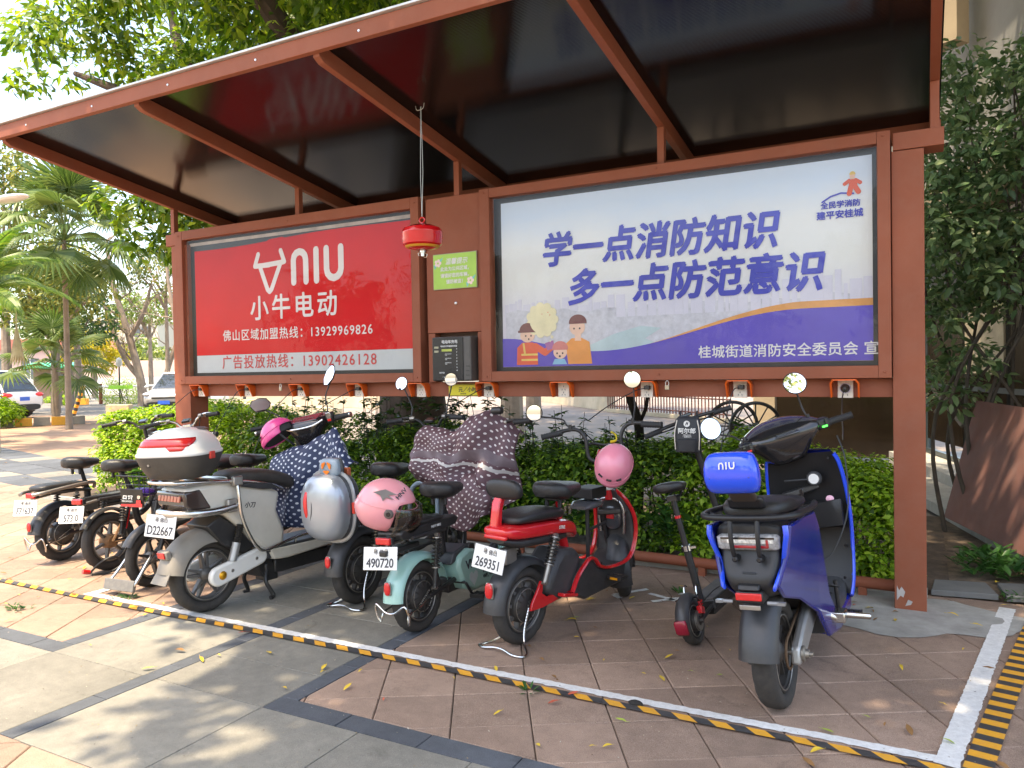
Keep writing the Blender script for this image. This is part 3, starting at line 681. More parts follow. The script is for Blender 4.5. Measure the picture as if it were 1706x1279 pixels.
# sockets
M_HOOD = mat('orange_plastic', (.78, .12, .015), .35, var=.08, coat=.3); M_PLATE = mat('cream_plastic', (.74, .66, .55), .4); M_BLKP = mat('black_plastic', (.02, .02, .02), .45, var=.3, dust=.12)
SOCK = [-6.237, -5.603, -4.937, -4.277, -3.63, -2.99, -2.35, -1.71, -1.068, -.425]
for i, x in enumerate(SOCK):
    y = F+.055; mb = MB(T0)
    # hood: open-fronted shield, side cheeks that taper down
    n = 10; prof = [(-.078, -.058), (-.080, .03), (-.066, .054), (.066, .054), (.080, .03), (.078, -.058)]
    dep = [.040, .085, .105, .105, .085, .040]
    vs = []; 
    for (a, bz), dd in zip(prof, dep): vs += [(x+a, y, 1.345+bz), (x+a*1.06, y-dd, 1.345+bz*1.05), (x+a*.93, y-dd, 1.345+bz*.92), (x+a*.93, y, 1.345+bz*.92)]
    fs = []
    for k in range(5):
        for j in range(4): fs.append((4*k+j, 4*k+(j+1) % 4, 4*k+4+(j+1) % 4, 4*k+4+j))
    fs += [(3, 2, 1, 0), (20, 21, 22, 23)]
    mb.add(vs, fs); hd = obj('socket_hood', mb, M_HOOD, sh, smooth=30)
    mb = MB(T0); mb.box((x, y-.008, 1.34), (.090, .016, .112)); obj('socket_plate', mb, M_PLATE, hd, smooth=0, bevel=.003)
    mb = MB(T0)
    for dx, dz, r in ((-.012, .006, 12), (.012, .006, -12), (0, .03, 0), (-.012, -.032, 12), (.012, -.032, -12), (0, -.015, 0)): mb.box((x+dx, y-.017, 1.335+dz), (.003, .002, .012), (0, r, 0))
    obj('socket_slots', mb, M_EYE, hd, smooth=0)
# plugs and leads that charge the bikes
M_CORD = mat('black_cable', (.015, .015, .015), .5)
def lead(x, end, sag, label, rnd=False):
    y = F+.055-.018; r = thing('charging_lead', label, 'cable', (x, y, 1.345)); X = Matrix.Translation((-x, -y, -1.345))
    mb = MB(X)
    if rnd: mb.lathe([(.026, 0), (.027, -.02), (.018, -.035), (.008, -.06)], (x, y, 1.345), 'y', 16)
    else: mb.box((x+.01, y-.018, 1.355), (.04, .036, .026))
    obj('plug', mb, M_BLKP, r, smooth=40, bevel=.003 if not rnd else 0)
    pts = [Vector((x, y-.03, 1.35))]+[Vector(q) for q in sag]+[Vector(end)]
    mb = MB(X); mb.tube(curve(pts, 8), .0035, 6); obj('cord', mb, M_CORD, r)
    if rnd:
        mb = MB(X); mb.lathe([(.034, .012), (.036, .004), (.03, .0)], (x, y, 1.345), 'y', 18); obj('socket_ring', mb, mat('pale_lilac', (.6, .56, .68), .4), r)
lead(SOCK[0], (-6.75, 5.0, 1.0), [(-6.3, 5.12, 1.33), (-6.5, 5.05, 1.17)], 'black charging lead in the leftmost orange socket, drooping across the left post')
lead(SOCK[1], (-5.75, 4.9, .95), [(-5.65, 5.1, 1.32), (-5.72, 5.0, 1.1)], 'black charging lead plugged into the second orange socket from the left post')
lead(SOCK[2], (-5.05, 4.7, .75), [(-4.98, 5.1, 1.32), (-5.05, 4.9, 1.1)], 'thin black lead hanging from the socket left of the tall angular mirror')
lead(SOCK[3], (-4.55, 4.7, .8), [(-4.33, 5.1, 1.32), (-4.5, 4.9, 1.15)], 'thin black lead from the socket behind the tall angular mirror')
lead(SOCK[5], (-3.12, 4.65, 1.14), [(-3.02, 5.1, 1.34), (-3.12, 4.85, 1.22)], 'black lead curving down left from the socket right of the yellow price sticker')
lead(SOCK[7], (-1.95, 4.7, 1.15), [(-1.77, 5.1, 1.33), (-1.88, 4.9, 1.24)], 'black lead plugged in behind the round mirror of the red bike')
lead(SOCK[8], (-1.2, 4.9, .35), [(-1.10, 5.08, 1.30), (-1.16, 5.0, .9)], 'black lead hanging behind the kick scooter bag')
lead(SOCK[9], (-.37, 4.35, 1.10), [(-.43, 5.06, 1.30), (-.42, 4.9, 1.2), (-.39, 4.6, 1.14)], 'black lead with fat round plug in the rightmost socket, above the blue scooter grip', True)
# small padlocks hanging under the frames
for x in (-5.13, -1.545):
    r = thing('padlock', 'small brass padlock under the left poster frame' if x < -3 else 'small padlock under the right poster frame beside the round mirror', 'padlock', (x, F-.02, 1.40)); X = Matrix.Translation((-x, -(F-.02), -1.40))
    mb = MB(X); mb.box((x, F-.02, 1.355), (.03, .014, .032)); obj('lock_body', mb, mat('worn_brass', (.45, .38, .28), .4, metal=.8), r, bevel=.003, smooth=0)
    mb = MB(X); mb.tube(curve([(x-.01, F-.02, 1.37), (x-.01, F-.02, 1.392), (x, F-.02, 1.402), (x+.01, F-.02, 1.392), (x+.01, F-.02, 1.37)], 4), .003, 6); obj('shackle', mb, MATS['zinc'], r)
# green notice
NX, NZ = -3.258, 2.285
ns = thing('notice_sign', 'small green notice with white Chinese writing on the brown panel between the posters', 'sign', (NX, F+.012, NZ))
X = Matrix.Translation((-NX, -(F+.012), -NZ))
mb = MB(X); mb.box((NX, F+.004, NZ), (.41, .012, .285)); obj('backing_board', mb, mat('sign_edge', (.35, .30, .2), .5), ns, smooth=0, bevel=.003)
mb = MB(X); mb.box((NX, F-.003, NZ), (.398, .003, .273)); obj('sign_face', mb, mat('sign_green', (.34, .56, .07), .4, var=.1, vscale=8), ns, smooth=0)
def NM(x, z, k=.006): return frame_mat((x, -.012-k, z), (1, 0, 0), (0, 0, 1))
text('lettering', '温馨提示', .052, NM(-.085, .058), M_PWHITE, ns, bold=.02, shear=.2)
text('lettering', '此处为公共区域，', .036, NM(-.132, .006), M_PWHITE, ns, bold=.03)
text('lettering', '请锁好您的车辆，', .036, NM(-.132, -.046), M_PWHITE, ns, bold=.03)
text('lettering', '谨防被盗！', .036, NM(-.080, -.096), M_PWHITE, ns, bold=.03)
for fx, fz in ((-.155, .07), (.145, -.085)):
    fm = frame_mat((0, -.012-.0055, 0), (1, 0, 0), (0, 0, 1))
    flat('printed_flower', [circ(fx+.02*cos(a), fz+.02*sin(a), .013, 10) for a in np.linspace(0, 2*pi, 6)[:-1]], fm, mat('print_petal', (.8, .6, .55), .5), ns)
    flat('printed_leaf', [[(fx+.01, fz+.02), (fx+.05, fz+.045), (fx+.03, fz+.01)], [(fx-.01, fz-.02), (fx-.03, fz-.05), (fx-.04, fz-.01)]], fm, mat('print_teal', (.15, .5, .45), .5), ns)
# charging control box
BX = -3.27; cb = thing('control_box', 'black coin-free charging control box with white printing in the recess below the green notice', 'control box', (BX, F+.05, 1.41))
X = Matrix.Translation((-BX, -(F+.05), -1.41))
mb = MB(X); mb.box((BX+.01, F-.005, 1.588), (.355, .13, .35)); obj('casing', mb, mat('box_grey', (.07, .065, .06), .45, var=.15, dust=.15), cb, smooth=0, bevel=.012)
mb = MB(X); mb.box((BX-.022, F-.073, 1.588), (.285, .008, .34)); obj('front_plate', mb, mat('box_black', (.010, .011, .016), .25), cb, smooth=0, bevel=.006)
def BMx(x, z): return frame_mat((x-BX, -.129, z-1.41), (1, 0, 0), (0, 0, 1))
MW = mat('screen_white', (.62, .62, .6), .5)
text('lettering', '电动车充电', .030, BMx(BX-.075, 1.712), MW, cb, bold=.03); text('lettering', '电动自行车智能充电桩', .0155, BMx(BX-.085, 1.683), MW, cb, bold=.03)
flat('printed_bar', [[(a-BX, z-1.41) for a, z in ((BX-.075, 1.648), (BX+.02, 1.648), (BX+.02, 1.666), (BX-.075, 1.666))]], frame_mat((0, -.129, 0), (1, 0, 0), (0, 0, 1)), mat('lime', (.40, .46, .08), .4), cb)
for k in range(3): text('lettering', '充电步骤说明\n按键', .010, BMx(BX-.045, 1.625-.035*k), MW, cb)
for k in range(9):
    flat('button_mark', [circ(.065, 1.69-1.41-.024*k, .004, 8)], frame_mat((0, -.129, 0), (1, 0, 0), (0, 0, 1)), MW, cb)
flat('display_digits', [[(-.145+dx, .262-dz), (-.105+dx, .262-dz), (-.105+dx, .278-dz), (-.145+dx, .278-dz)] for dx, dz in ((0, 0), (0, .032))], frame_mat((0, -.129, 0), (1, 0, 0), (0, 0, 1)), mat('lcd', (.35, .33, .22), .3), cb)
text('lettering', 'HDYS8', .016, BMx(BX-.10, 1.475), MW, cb, bold=.03); text('lettering', '广东充电科技', .011, BMx(BX-.07, 1.442), MW, cb)
mb = MB(X)
for k in range(4): mb.box((BX+.158, F-.0735, 1.53-.035*k), (.028, .006, .007))
obj('vent_slots', mb, MATS['black_plastic'], cb, smooth=0)
# price sticker
ps = thing('price_sticker', 'yellow and black bordered price sticker below the control box on the socket beam', 'sticker', (-3.232, F+.053, 1.34))
mb = MB(); mb.box((0, 0, 0), (.275, .002, .098)); obj('sticker_face', mb, mat('sticker_yellow', (.75, .62, .03), .5), ps, smooth=0)
st = []
for i in range(26): st.append([(-.137+i*.0107, .040), (-.132+i*.0107, .040), (-.137+i*.0107, .049), (-.142+i*.0107, .049)]); st.append([(-.137+i*.0107, -.049), (-.132+i*.0107, -.049), (-.137+i*.0107, -.040), (-.142+i*.0107, -.040)])
flat('printed_border', st, frame_mat((0, -.002, 0), (1, 0, 0), (0, 0, 1)), M_EYE, ps)
text('lettering', '元／小时', .042, frame_mat((-.045, -.0018, -.012), (1, 0, 0), (0, 0, 1)), M_EYE, ps, bold=.02); text('lettering', '扫码充电', .014, frame_mat((-.03, -.0018, -.034), (1, 0, 0), (0, 0, 1)), M_EYE, ps)
# hanging ball extinguisher
ex = thing('hanging_extinguisher', 'red round powder extinguisher hanging on wire from the canopy rafter', 'fire extinguisher', (-3.0, 4.35, 2.30))
M_EXR = mat('gloss_red', (.60, .008, .012), .22, coat=.6, var=.05)
prof = [(.0, -.075), (.03, -.085), (.05, -.080), (.085, -.068), (.112, -.045), (.118, -.015), (.118, .03), (.119, .034), (.118, .038), (.108, .062), (.075, .080), (.03, .086), (.0, .087)]
mb = MB(); mb.lathe(prof, (0, 0, .105), n=40); obj('vessel', mb, M_EXR, ex)
mb = MB(); mb.lathe([(.064, -.079), (.088, -.0695), (.100, -.0575)], (0, 0, .105), n=40); 
mb = MB(); mb.lathe([(.0895, -.0695), (.1005, -.060), (.102, -.057)], (0, 0, .105), n=40); obj('label_band', mb, mat('label_gold', (.62, .30, .03), .4), ex)
mb = MB(); mb.tube(curve([(.018*cos(a), 0, .225+.018*sin(a)) for a in np.linspace(0, 2*pi, 13)[:-1]], 3, True), .005, 8, closed=True); mb.tube([(0, 0, .185), (0, 0, .208)], .009, 10); obj('ring', mb, M_EXR, ex)
mb = MB(); mb.lathe([(.0, -.02), (.010, -.02), (.010, .005), (.016, .005), (.016, .02), (.008, .025)], (0, 0, 0), n=14); mb.tube(curve([(.015, 0, .0), (.03, 0, -.01), (.022, 0, -.03), (0, 0, -.02)], 4), .0025, 6); mb.tube(curve([(-.012, 0, .0), (-.03, 0, .005), (-.026, 0, -.015)], 4), .003, 6); obj('sprinkler_head', mb, mat('bright_zinc', (.7, .68, .6), .3, metal=1), ex)
mb = MB(); top = rz(4.35)-2.30
mb.tube([(0, 0, .24), (-.006, .002, .5), (.004, 0, top+.01)], .0016, 5); mb.tube([(0, 0, .24), (.012, 0, .55), (.008, 0, top+.01)], .0016, 5); mb.tube(curve([(-.03, 0, top+.02), (-.02, 0, top-.01), (.02, 0, top-.005), (.03, 0, top+.03)], 4), .002, 5); obj('wire', mb, mat('wire', (.5, .48, .42), .4, metal=.8), ex)
ex.scale = (1.18, 1.18, 1.0)
# rail at the back of the bays
rl = MB(T0); rl.tube([(-6.9, 5.74, .085), (-.158, 5.40, .085)], .037, 14)
obj('wheel_rail', rl, M_BR, sh)
for x in (-6.0, -4.6, -2.9, -1.4, -.35): mb = MB(T0); mb.box((x, 5.74-(x+6.9)*.0504, .03), (.05, .05, .07)); obj('rail_foot', mb, M_BR, sh, smooth=0)
# ================================================================ BIKE COMPONENTS (x forward, y left, z up)
M_TYRE = mat('tyre_rubber', (.026, .025, .024), .75, var=.25, vscale=12, dust=.35, dustcol=(.12, .098, .078), bump=.4, bscale=120)
M_RIMG = mat('rim_grey', (.10, .10, .10), .45, metal=.5, var=.2, dust=.5, dustcol=(.22, .19, .16))
M_RIMB = mat('rim_black', (.025, .025, .025), .4, metal=.2, var=.2, dust=.35, dustcol=(.18, .15, .13))
M_HUB = mat('hub_steel', (.16, .155, .15), .5, metal=.7, var=.25, dust=.4)
M_CHR = mat('chrome', (.62, .61, .59), .18, metal=1, var=.06, dust=.12, dustcol=(.3, .26, .2))
M_STEEL = mat('dull_steel', (.38, .36, .33), .42, metal=.9, var=.2, dust=.25)
M_BLACK = mat('black_frame', (.018, .018, .019), .38, var=.2, dust=.10, dustcol=(.2, .17, .14))
M_BGLOSS = mat('gloss_black', (.012, .012, .014), .14, var=.05, coat=.5, dust=.04)
M_SEAT = mat('black_vinyl', (.016, .0155, .016), .40, var=.15, bump=.35, bscale=350, dust=.05, dustcol=(.22, .18, .14))
M_RUB = mat('grip_rubber', (.020, .020, .021), .65, var=.2, bump=.5, bscale=300)
M_FGREY = mat('mudguard_charcoal', (.028, .030, .034), .38, var=.2, dust=.22, dustcol=(.14, .12, .10))
M_RED = M_RED
M_REFL = mat('red_reflector', (.60, .018, .02), .22, coat=.5, var=.1, vscale=60)
M_LENSD = mat('dark_lens', (.08, .02, .02), .15, coat=.5)
M_MIRG = mat('mirror_glass', (.92, .93, .95), .02, metal=1, var=0)
M_PLT = mat('plate_white', (.74, .74, .72), .4, var=.04, grime=.10, dustcol=(.45, .4, .33))
M_INK = mat('plate_ink', (.02, .02, .03), .5)
M_SPR = mat('spring_black', (.02, .02, .02), .35, dust=.1)
def steer(theta, px, pz, rake):
    a = radians(rake); ax = Vector((-sin(a), 0, cos(a))); c = Vector((px, 0, pz))
    return Matrix.Translation(c) @ Matrix.Rotation(radians(theta), 4, ax) @ Matrix.Translation(-c)
def wheel(root, x, r, w, xf=None, style='cast', rim=None, spokes=5, y=0, seed=0):
    mb = MB(xf); n = 72; m = 12; rs = []; rr = r*.70; sec = (r-rr)
    for i in range(n):
        a = 2*pi*i/n; ring = []
        for j in range(m):
            b = 2*pi*j/m; ca, sa = cos(b), sin(b)
            rad = rr+sec*.5+sec*.5*math.copysign(abs(ca)**.8, ca); yy = w/2*math.copysign(abs(sa)**.75, sa)
            if ca > .3 and abs(sa) > .3 and (i+(j % 2)*2) % 4 < 1: rad -= .0045
            if ca > .9: rad += 0
            ring.append(Vector((x+rad*cos(a), y+yy, r+rad*sin(a))))
        rs.append(ring)
    mb.rings(rs, closed=True); ty = obj('wheel', mb, M_TYRE, root, smooth=50)
    mb = MB(xf); rw = w*.36
    for rad0, rad1, ww in ((rr*1.01, rr*.88, rw),):
        rs = []
        for i in range(48):
            a = 2*pi*i/48
            rs.append([Vector((x+q*cos(a), y+p, r+q*sin(a))) for q, p in ((rad0, ww), (rad0*.985, ww*1.08), (rad1, ww*.7), (rad1, -ww*.7), (rad0*.985, -ww*1.08), (rad0, -ww))])
        mb.rings(rs, closed=True)
    R1 = rr*.9
    hubr = .10 if style == 'motor' else .045
    hubr = min(hubr, R1*.72)
    k = spokes
    for i in range(k):
        a = 2*pi*(i+.3)/k; d = Vector((cos(a), 0, sin(a))); t = Vector((-sin(a), 0, cos(a)))
        w0, w1 = (.022, .013) if style != 'thin' else (.010, .007)
        for s_ in ((1, -1) if style == 'split' else (0,)):
            off = t*(.010*s_)
            p0 = d*(hubr*.8)+off; p1 = d*R1+off*2.2; q = []
            for p_, ww, dy in ((p0, w0, .020), (p1, w1, .012)):
                q += [p_+t*ww/2+Vector((0, dy, 0)), p_-t*ww/2+Vector((0, dy, 0)), p_-t*ww/2-Vector((0, dy, 0)), p_+t*ww/2-Vector((0, dy, 0))]
            q = [v+Vector((x, y, r)) for v in q]
            mb.add(q, [(0, 1, 2, 3), (7, 6, 5, 4), (0, 4, 5, 1), (1, 5, 6, 2), (2, 6, 7, 3), (3, 7, 4, 0)])
    obj('rim', mb, rim or M_RIMB, ty, smooth=40)
    mb = MB(xf)
    for s_ in (-1, 1): mb.tube([(x+rr*.945*cos(2*pi*i/40), y+s_*rw*1.02, r+rr*.945*sin(2*pi*i/40)) for i in range(40)], .0035, 5, closed=True)
    if style == 'motor':
        for s_ in (-1, 1): mb.tube([(x+hubr*.93*cos(2*pi*i/30), y+s_*.042, r+hubr*.93*sin(2*pi*i/30)) for i in range(30)], .003, 5, closed=True)
    obj('rim_edge', mb, M_STEEL, ty)
    mb = MB(xf)
    hw = .05 if style == 'motor' else .035
    mb.lathe([(0, -hw-.02), (.012, -hw-.02), (.012, -hw-.004), (hubr*.45, -hw), (hubr*.9, -hw*.75), (hubr, -hw*.5), (hubr, hw*.5), (hubr*.9, hw*.75), (hubr*.45, hw), (.012, hw+.004), (.012, hw+.02), (0, hw+.02)], (x, y, r), 'y', 28)
    if style == 'motor':
        for i in range(12):
            a = 2*pi*i/12; mb.box((x+hubr*.68*cos(a), y-hw*.86, r+hubr*.68*sin(a)), (hubr*.5, .008, .006), (0, -math.degrees(a), 0))
    obj('hub', mb, M_HUB if style != 'motor' else M_RIMB, ty, smooth=40)
    return ty
def shock(root, p0, p1, y, r=.024, lower=None, turns=8, body=None):
    for s in (-1, 1):
        a = Vector((p0[0], s*y, p0[1])); b = Vector((p1[0], s*y, p1[1])); mb = MB(); mb.tube([a, a.lerp(b, .6)], r*.45, 8); mb.tube([a.lerp(b, .55), b], r*.6, 10); sh_ = obj('shock_absorber', mb, lower or M_BLACK, root)
        mb = MB(); L = (b-a).length; d = (b-a).normalized(); u = Vector((0, 1, 0)); v = d.cross(u); pts = []
        for i in range(turns*10+1):
            t = i/(turns*10); ang = 2*pi*turns*t; pts.append(a+d*(L*(.06+.56*t))+(u*cos(ang)+v*sin(ang))*r)
        mb.tube(pts, r*.17, 5); obj('spring', mb, M_SPR, sh_)
        for q in (a, b): mb = MB(); mb.tube([q+u*-.012, q+u*.012], r*.5, 10); obj('mount', mb, M_STEEL, sh_)
        for t in (.04, .61): mb = MB(); mb.tube([a+d*L*t, a+d*L*(t+.022)], r*1.1, 12); obj('spring_seat', mb, M_STEEL, sh_)
def saddle(root, x, z, L=.28, w=.12, h=.07, name='seat', m=None, nose=.55, tilt=0):
    mb = MB(); secs = []
    for i in range(9):
        t = i/8; ww = w*(1-(1-nose)*max(0, (t-.25)/.75)**1.2)
        ww *= min(1, (.35+2.4*t)) if t < .3 else 1
        if t > .9: ww *= .8
        hh = h*(.62+.38*sin(pi*min(1, t*1.05+.12))); zz = z+tilt*(t-.5)*.1+(.010 if t < .3 else 0)
        secs.append((x-L/2+L*t, zz-hh*.5, zz+hh*.5, ww, 2.8))
    mb.body(secs, 20); s = obj(name, mb, m or M_SEAT, root, smooth=60, sub=1)
    return s
def under_saddle(root, x, z, x2, z2, m=None):
    mb = MB(); mb.tube([(x, 0, z), (x2, 0, z2)], .016, 12); mb.tube([(x+(x2-x)*.55, 0, z+(z2-z)*.55), (x2, 0, z2)], .021, 12); obj('seat_post', mb, m or M_BLACK, root)
    mb = MB(); mb.box((x, 0, z), (.12, .10, .03))
    for s in (-1, 1):
        for i in range(5): mb.tube([(x-.05, s*.045, z-.012-.008*i), (x-.03, s*.045, z-.016-.008*i)], .012, 8)
    obj('seat_clamp', mb, M_BLACK, root, bevel=.006)
def number_plate(root, c, num, yaw=0, tilt=0, roll=0, w=.205, h=.125, city='粤 佛山', label=None):
    R = Euler((radians(roll), radians(tilt), radians(yaw))).to_matrix().to_4x4()
    X = Matrix.Translation(Vector(c)) @ R
    mb = MB(X); mb.prism([(-.0025, -h/2), (.0025, -h/2), (.0025, h/2), (-.0025, h/2)], -w/2, w/2)
    p = obj('number_plate', mb, M_PLT, root, smooth=0, bevel=.006)
    base = X @ frame_mat((-.0032, 0, 0), (0, -1, 0), (0, 0, 1))
    text('plate_number', num, h*.56, base @ Matrix.Translation((0, -h*.38, 0)), M_INK, p, bold=.012, align='CENTER', sx=.80 if 'F7' not in num else .74, spacing=.98)
    text('plate_city', city, h*.22, base @ Matrix.Translation((.004, h*.20, 0)), mat('plate_grey_ink', (.16, .15, .15), .5), p, align='CENTER', bold=.02)
    mb = MB(base)
    for q in (-.03, .035): mb.lathe([(0, .0), (.009, .0), (.008, .004), (0, .005)], (q, h*.36, 0), 'z', 10)
    obj('plate_screw', mb, M_STEEL, p); return p
def box_light(root, c, d, m=None, name='tail_light', bezel=True, rot=None):
    if bezel:
        mb = MB(); mb.box((c[0]+d[0]*.35, c[1], c[2]), (d[0]*.8, d[1]*1.1, d[2]*1.15), rot); b = obj(name, mb, M_STEEL if 'reflector' in name else M_BLACK, root, smooth=0, bevel=.012 if 'reflector' in name else .005)
    mb = MB()
    if 'reflector' in name: mb.ball(c, (d[0]*.6, d[1]*.55, d[2]*.55), 18, 10, e=2.6)
    else: mb.box(c, d, rot)
    return obj('lens' if bezel else name, mb, m or M_REFL, b if bezel else root, smooth=0, bevel=.006)
def grips(hb, ends, r=.017, xf=None, inner=.11, cap=None):
    for e, d in ends:
        e = Vector(e); d = Vector(d).normalized(); mb = MB(xf); L = inner; N = 16
        pts = [e-d*L*(1-i/N) for i in range(N+1)]
        mb.tube(pts, [r*(1.12 if i % 2 else .98) if 1 < i < N-1 else r*1.15 for i in range(N+1)], 14); obj('grip', mb, M_RUB, hb, smooth=50)
        if cap: mb = MB(xf); mb.tube([e, e+d*.012], r*1.02, 12); obj('bar_end', mb, cap, hb)
def lever(hb, p, d, xf=None, m=None, L=.14, fwd=(1, 0, -.25)):
    p = Vector(p); d = Vector(d).normalized(); f = Vector(fwd).normalized(); mb = MB(xf)
    mb.tube(curve([p-d*.13, p-d*.13+f*.035, p-d*.09+f*.055, p-d*.02+f*.05, p+d*.0+f*.045], 4), [.008]*8+[.006]*9, 7, flat=.7)
    mb.tube([p-d*.155, p-d*.125], .018, 10); return obj('brake_lever', mb, m or M_STEEL, hb)
def mirror(root, base, elbow, c, r=.052, xf=None, shape='round', tilt=(0, 0), face=(-1, 0, 0), glass=None):
    mb = MB(xf); base, elbow, c = Vector(base), Vector(elbow), Vector(c)
    mb.tube(curve([base, base.lerp(elbow, .5)+Vector((.008, 0, 0)), elbow, c+Vector((.02, 0, -r*.4)), c+Vector((.015, 0, 0))], 5), .0052, 8); mb.tube([base-Vector((0, 0, .01)), base+Vector((0, 0, .03))], .011, 10)
    arm = obj('mirror', mb, M_BLACK, root)
    f = Vector(face).normalized(); rt = f.cross(Vector((0, 0, 1))).normalized()*-1; up = rt.cross(f)*1
    if up.z < 0: up = -up
    def P2(a, b, k): return c+rt*a+up*b+f*k
    n = 28
    if shape == 'round': out = [(r*cos(2*pi*i/n), r*sin(2*pi*i/n)) for i in range(n)]
    else: out = [(p[0]*r, p[1]*r) for p in shape]; n = len(out)
    mb = MB(xf); vs = [P2(a*k, b*k, h) for h, k in ((-.026, .35), (-.018, .8), (-.004, 1.02), (.004, 1.06), (.007, 1.02), (.005, .985)) for a, b in out]
    fs = [tuple(range(n-1, -1, -1))]
    for q in range(5): fs += [(q*n+i, q*n+(i+1) % n, (q+1)*n+(i+1) % n, (q+1)*n+i) for i in range(n)]
    fs.append(tuple(5*n+i for i in range(n)))
    mb.add(vs, fs); obj('mirror_shell', mb, M_BGLOSS, arm, smooth=40)
    mb = MB(xf); ctr = P2(0, 0, .0072); mb.add([ctr]+[P2(a*.97, b*.97, .0062) for a, b in out], [(0, 1+i, 1+(i+1) % n) for i in range(n)]); obj('mirror_glass', mb, glass or M_MIRG, arm, smooth=60)
    return arm
def fork(root, xw, rw, xs, zs, y=.075, xf=None, m=None, low=None, rr=.016):
    for s in (-1, 1):
        mb = MB(xf); a = Vector((xs+.01, s*y, zs)); b = Vector((xw, s*y, rw)); mb.tube([a, a.lerp(b, .5)], rr*.8, 10); mb.tube([a.lerp(b, .42), b], rr*1.15, 12); mb.tube([b-Vector((0, .015, 0)), b+Vector((0, .015, 0))], rr*1.5, 10)
        obj('fork_leg', mb, m or M_BLACK, root)
    mb = MB(xf); mb.box((xs, 0, zs+.01), (.05, y*2+.05, .035)); obj('fork_crown', mb, m or M_BLACK, root, bevel=.008)
def pedal(root, c, m=None, refl=True, side=-1):
    x, y, z = c; mb = MB(); mb.tube([(x, y, z), (x, y+side*.10, z)], .008, 8)
    for dx in (-.035, .035): mb.box((x+dx, y+side*.06, z), (.014, .095, .022))
    for dy in (.015, .058, .102): mb.box((x, y+side*dy, z), (.075, .012, .020))
    p = obj('pedal', mb, m or M_BLACK, root, smooth=0, bevel=.002)
    if refl:
        for dx in (-.0435, .0435): mb = MB(); mb.box((x+dx, y+side*.06, z), (.004, .05, .014)); obj('pedal_reflector', mb, mat('amber', (.75, .30, .01), .3, coat=.4), p, smooth=0)
    mb = MB(); mb.tube([(x, y+side*.0, z), (x-.02, y-side*.015, z+.05)], .012, 8); 
def centre_stand(root, x, z, wd=.13, down=True, m=None, rear=-.22):
    mb = MB(); r = .0062
    if down:     # stand folded out behind, feet on the ground
        pts = [(x, -.06, z), (x-.05, -.065, z*.5), (x-.08, -.085, .035), (x-.13, -wd, .008), (x-.18, -wd-.01, .008), (x-.20, -wd*.7, .012), (x-.19, -.03, .022), (x-.19, .03, .022), (x-.20, wd*.7, .012), (x-.18, wd+.01, .008), (x-.13, wd, .008), (x-.08, .085, .035), (x-.05, .065, z*.5), (x, .06, z)]
    else:        # stand swung up behind the wheel
        pts = [(x, -.06, z), (x-.10, -.085, z-.03), (x-.22, -.09, z-.05), (x-.24, -.10, z-.10), (x-.255, -.115, z-.05), (x-.27, -.10, z+.005), (x-.275, -.03, z-.035), (x-.275, .03, z-.035), (x-.27, .10, z+.005), (x-.255, .115, z-.05), (x-.24, .10, z-.10), (x-.22, .09, z-.05), (x-.10, .085, z-.03), (x, .06, z)]
    mb.tube(curve(pts, 5), r, 8); s = obj('stand', mb, m or M_CHR, root)
    mb = MB(); a = Vector((x+.005, -.062, z+.03)); b = Vector((x-.055, -.068, .09)) if down else Vector((x-.12, -.09, z-.02)); pts = []
    for i in range(81):
        t = i/80; d = (b-a); pts.append(a+d*t+Vector((.006*cos(t*60), .006*sin(t*60), 0)))
    mb.tube(pts, .0016, 4); obj('stand_spring', mb, M_STEEL, s)
def root_at(name, label, cat, R, phi, lean=0, group='electric bikes parked in the charging bay'):
    return thing(name, label, cat, (R[0], R[1], 0), (radians(-lean), 0, radians(90-phi)), group)
def round_bar(root, pts, r=.011, xf=None, m=None, name='handlebar', n=10):
    mb = MB(xf); mb.tube(curve(pts, 6), r, n); return obj(name, mb, m or M_BLACK, root)
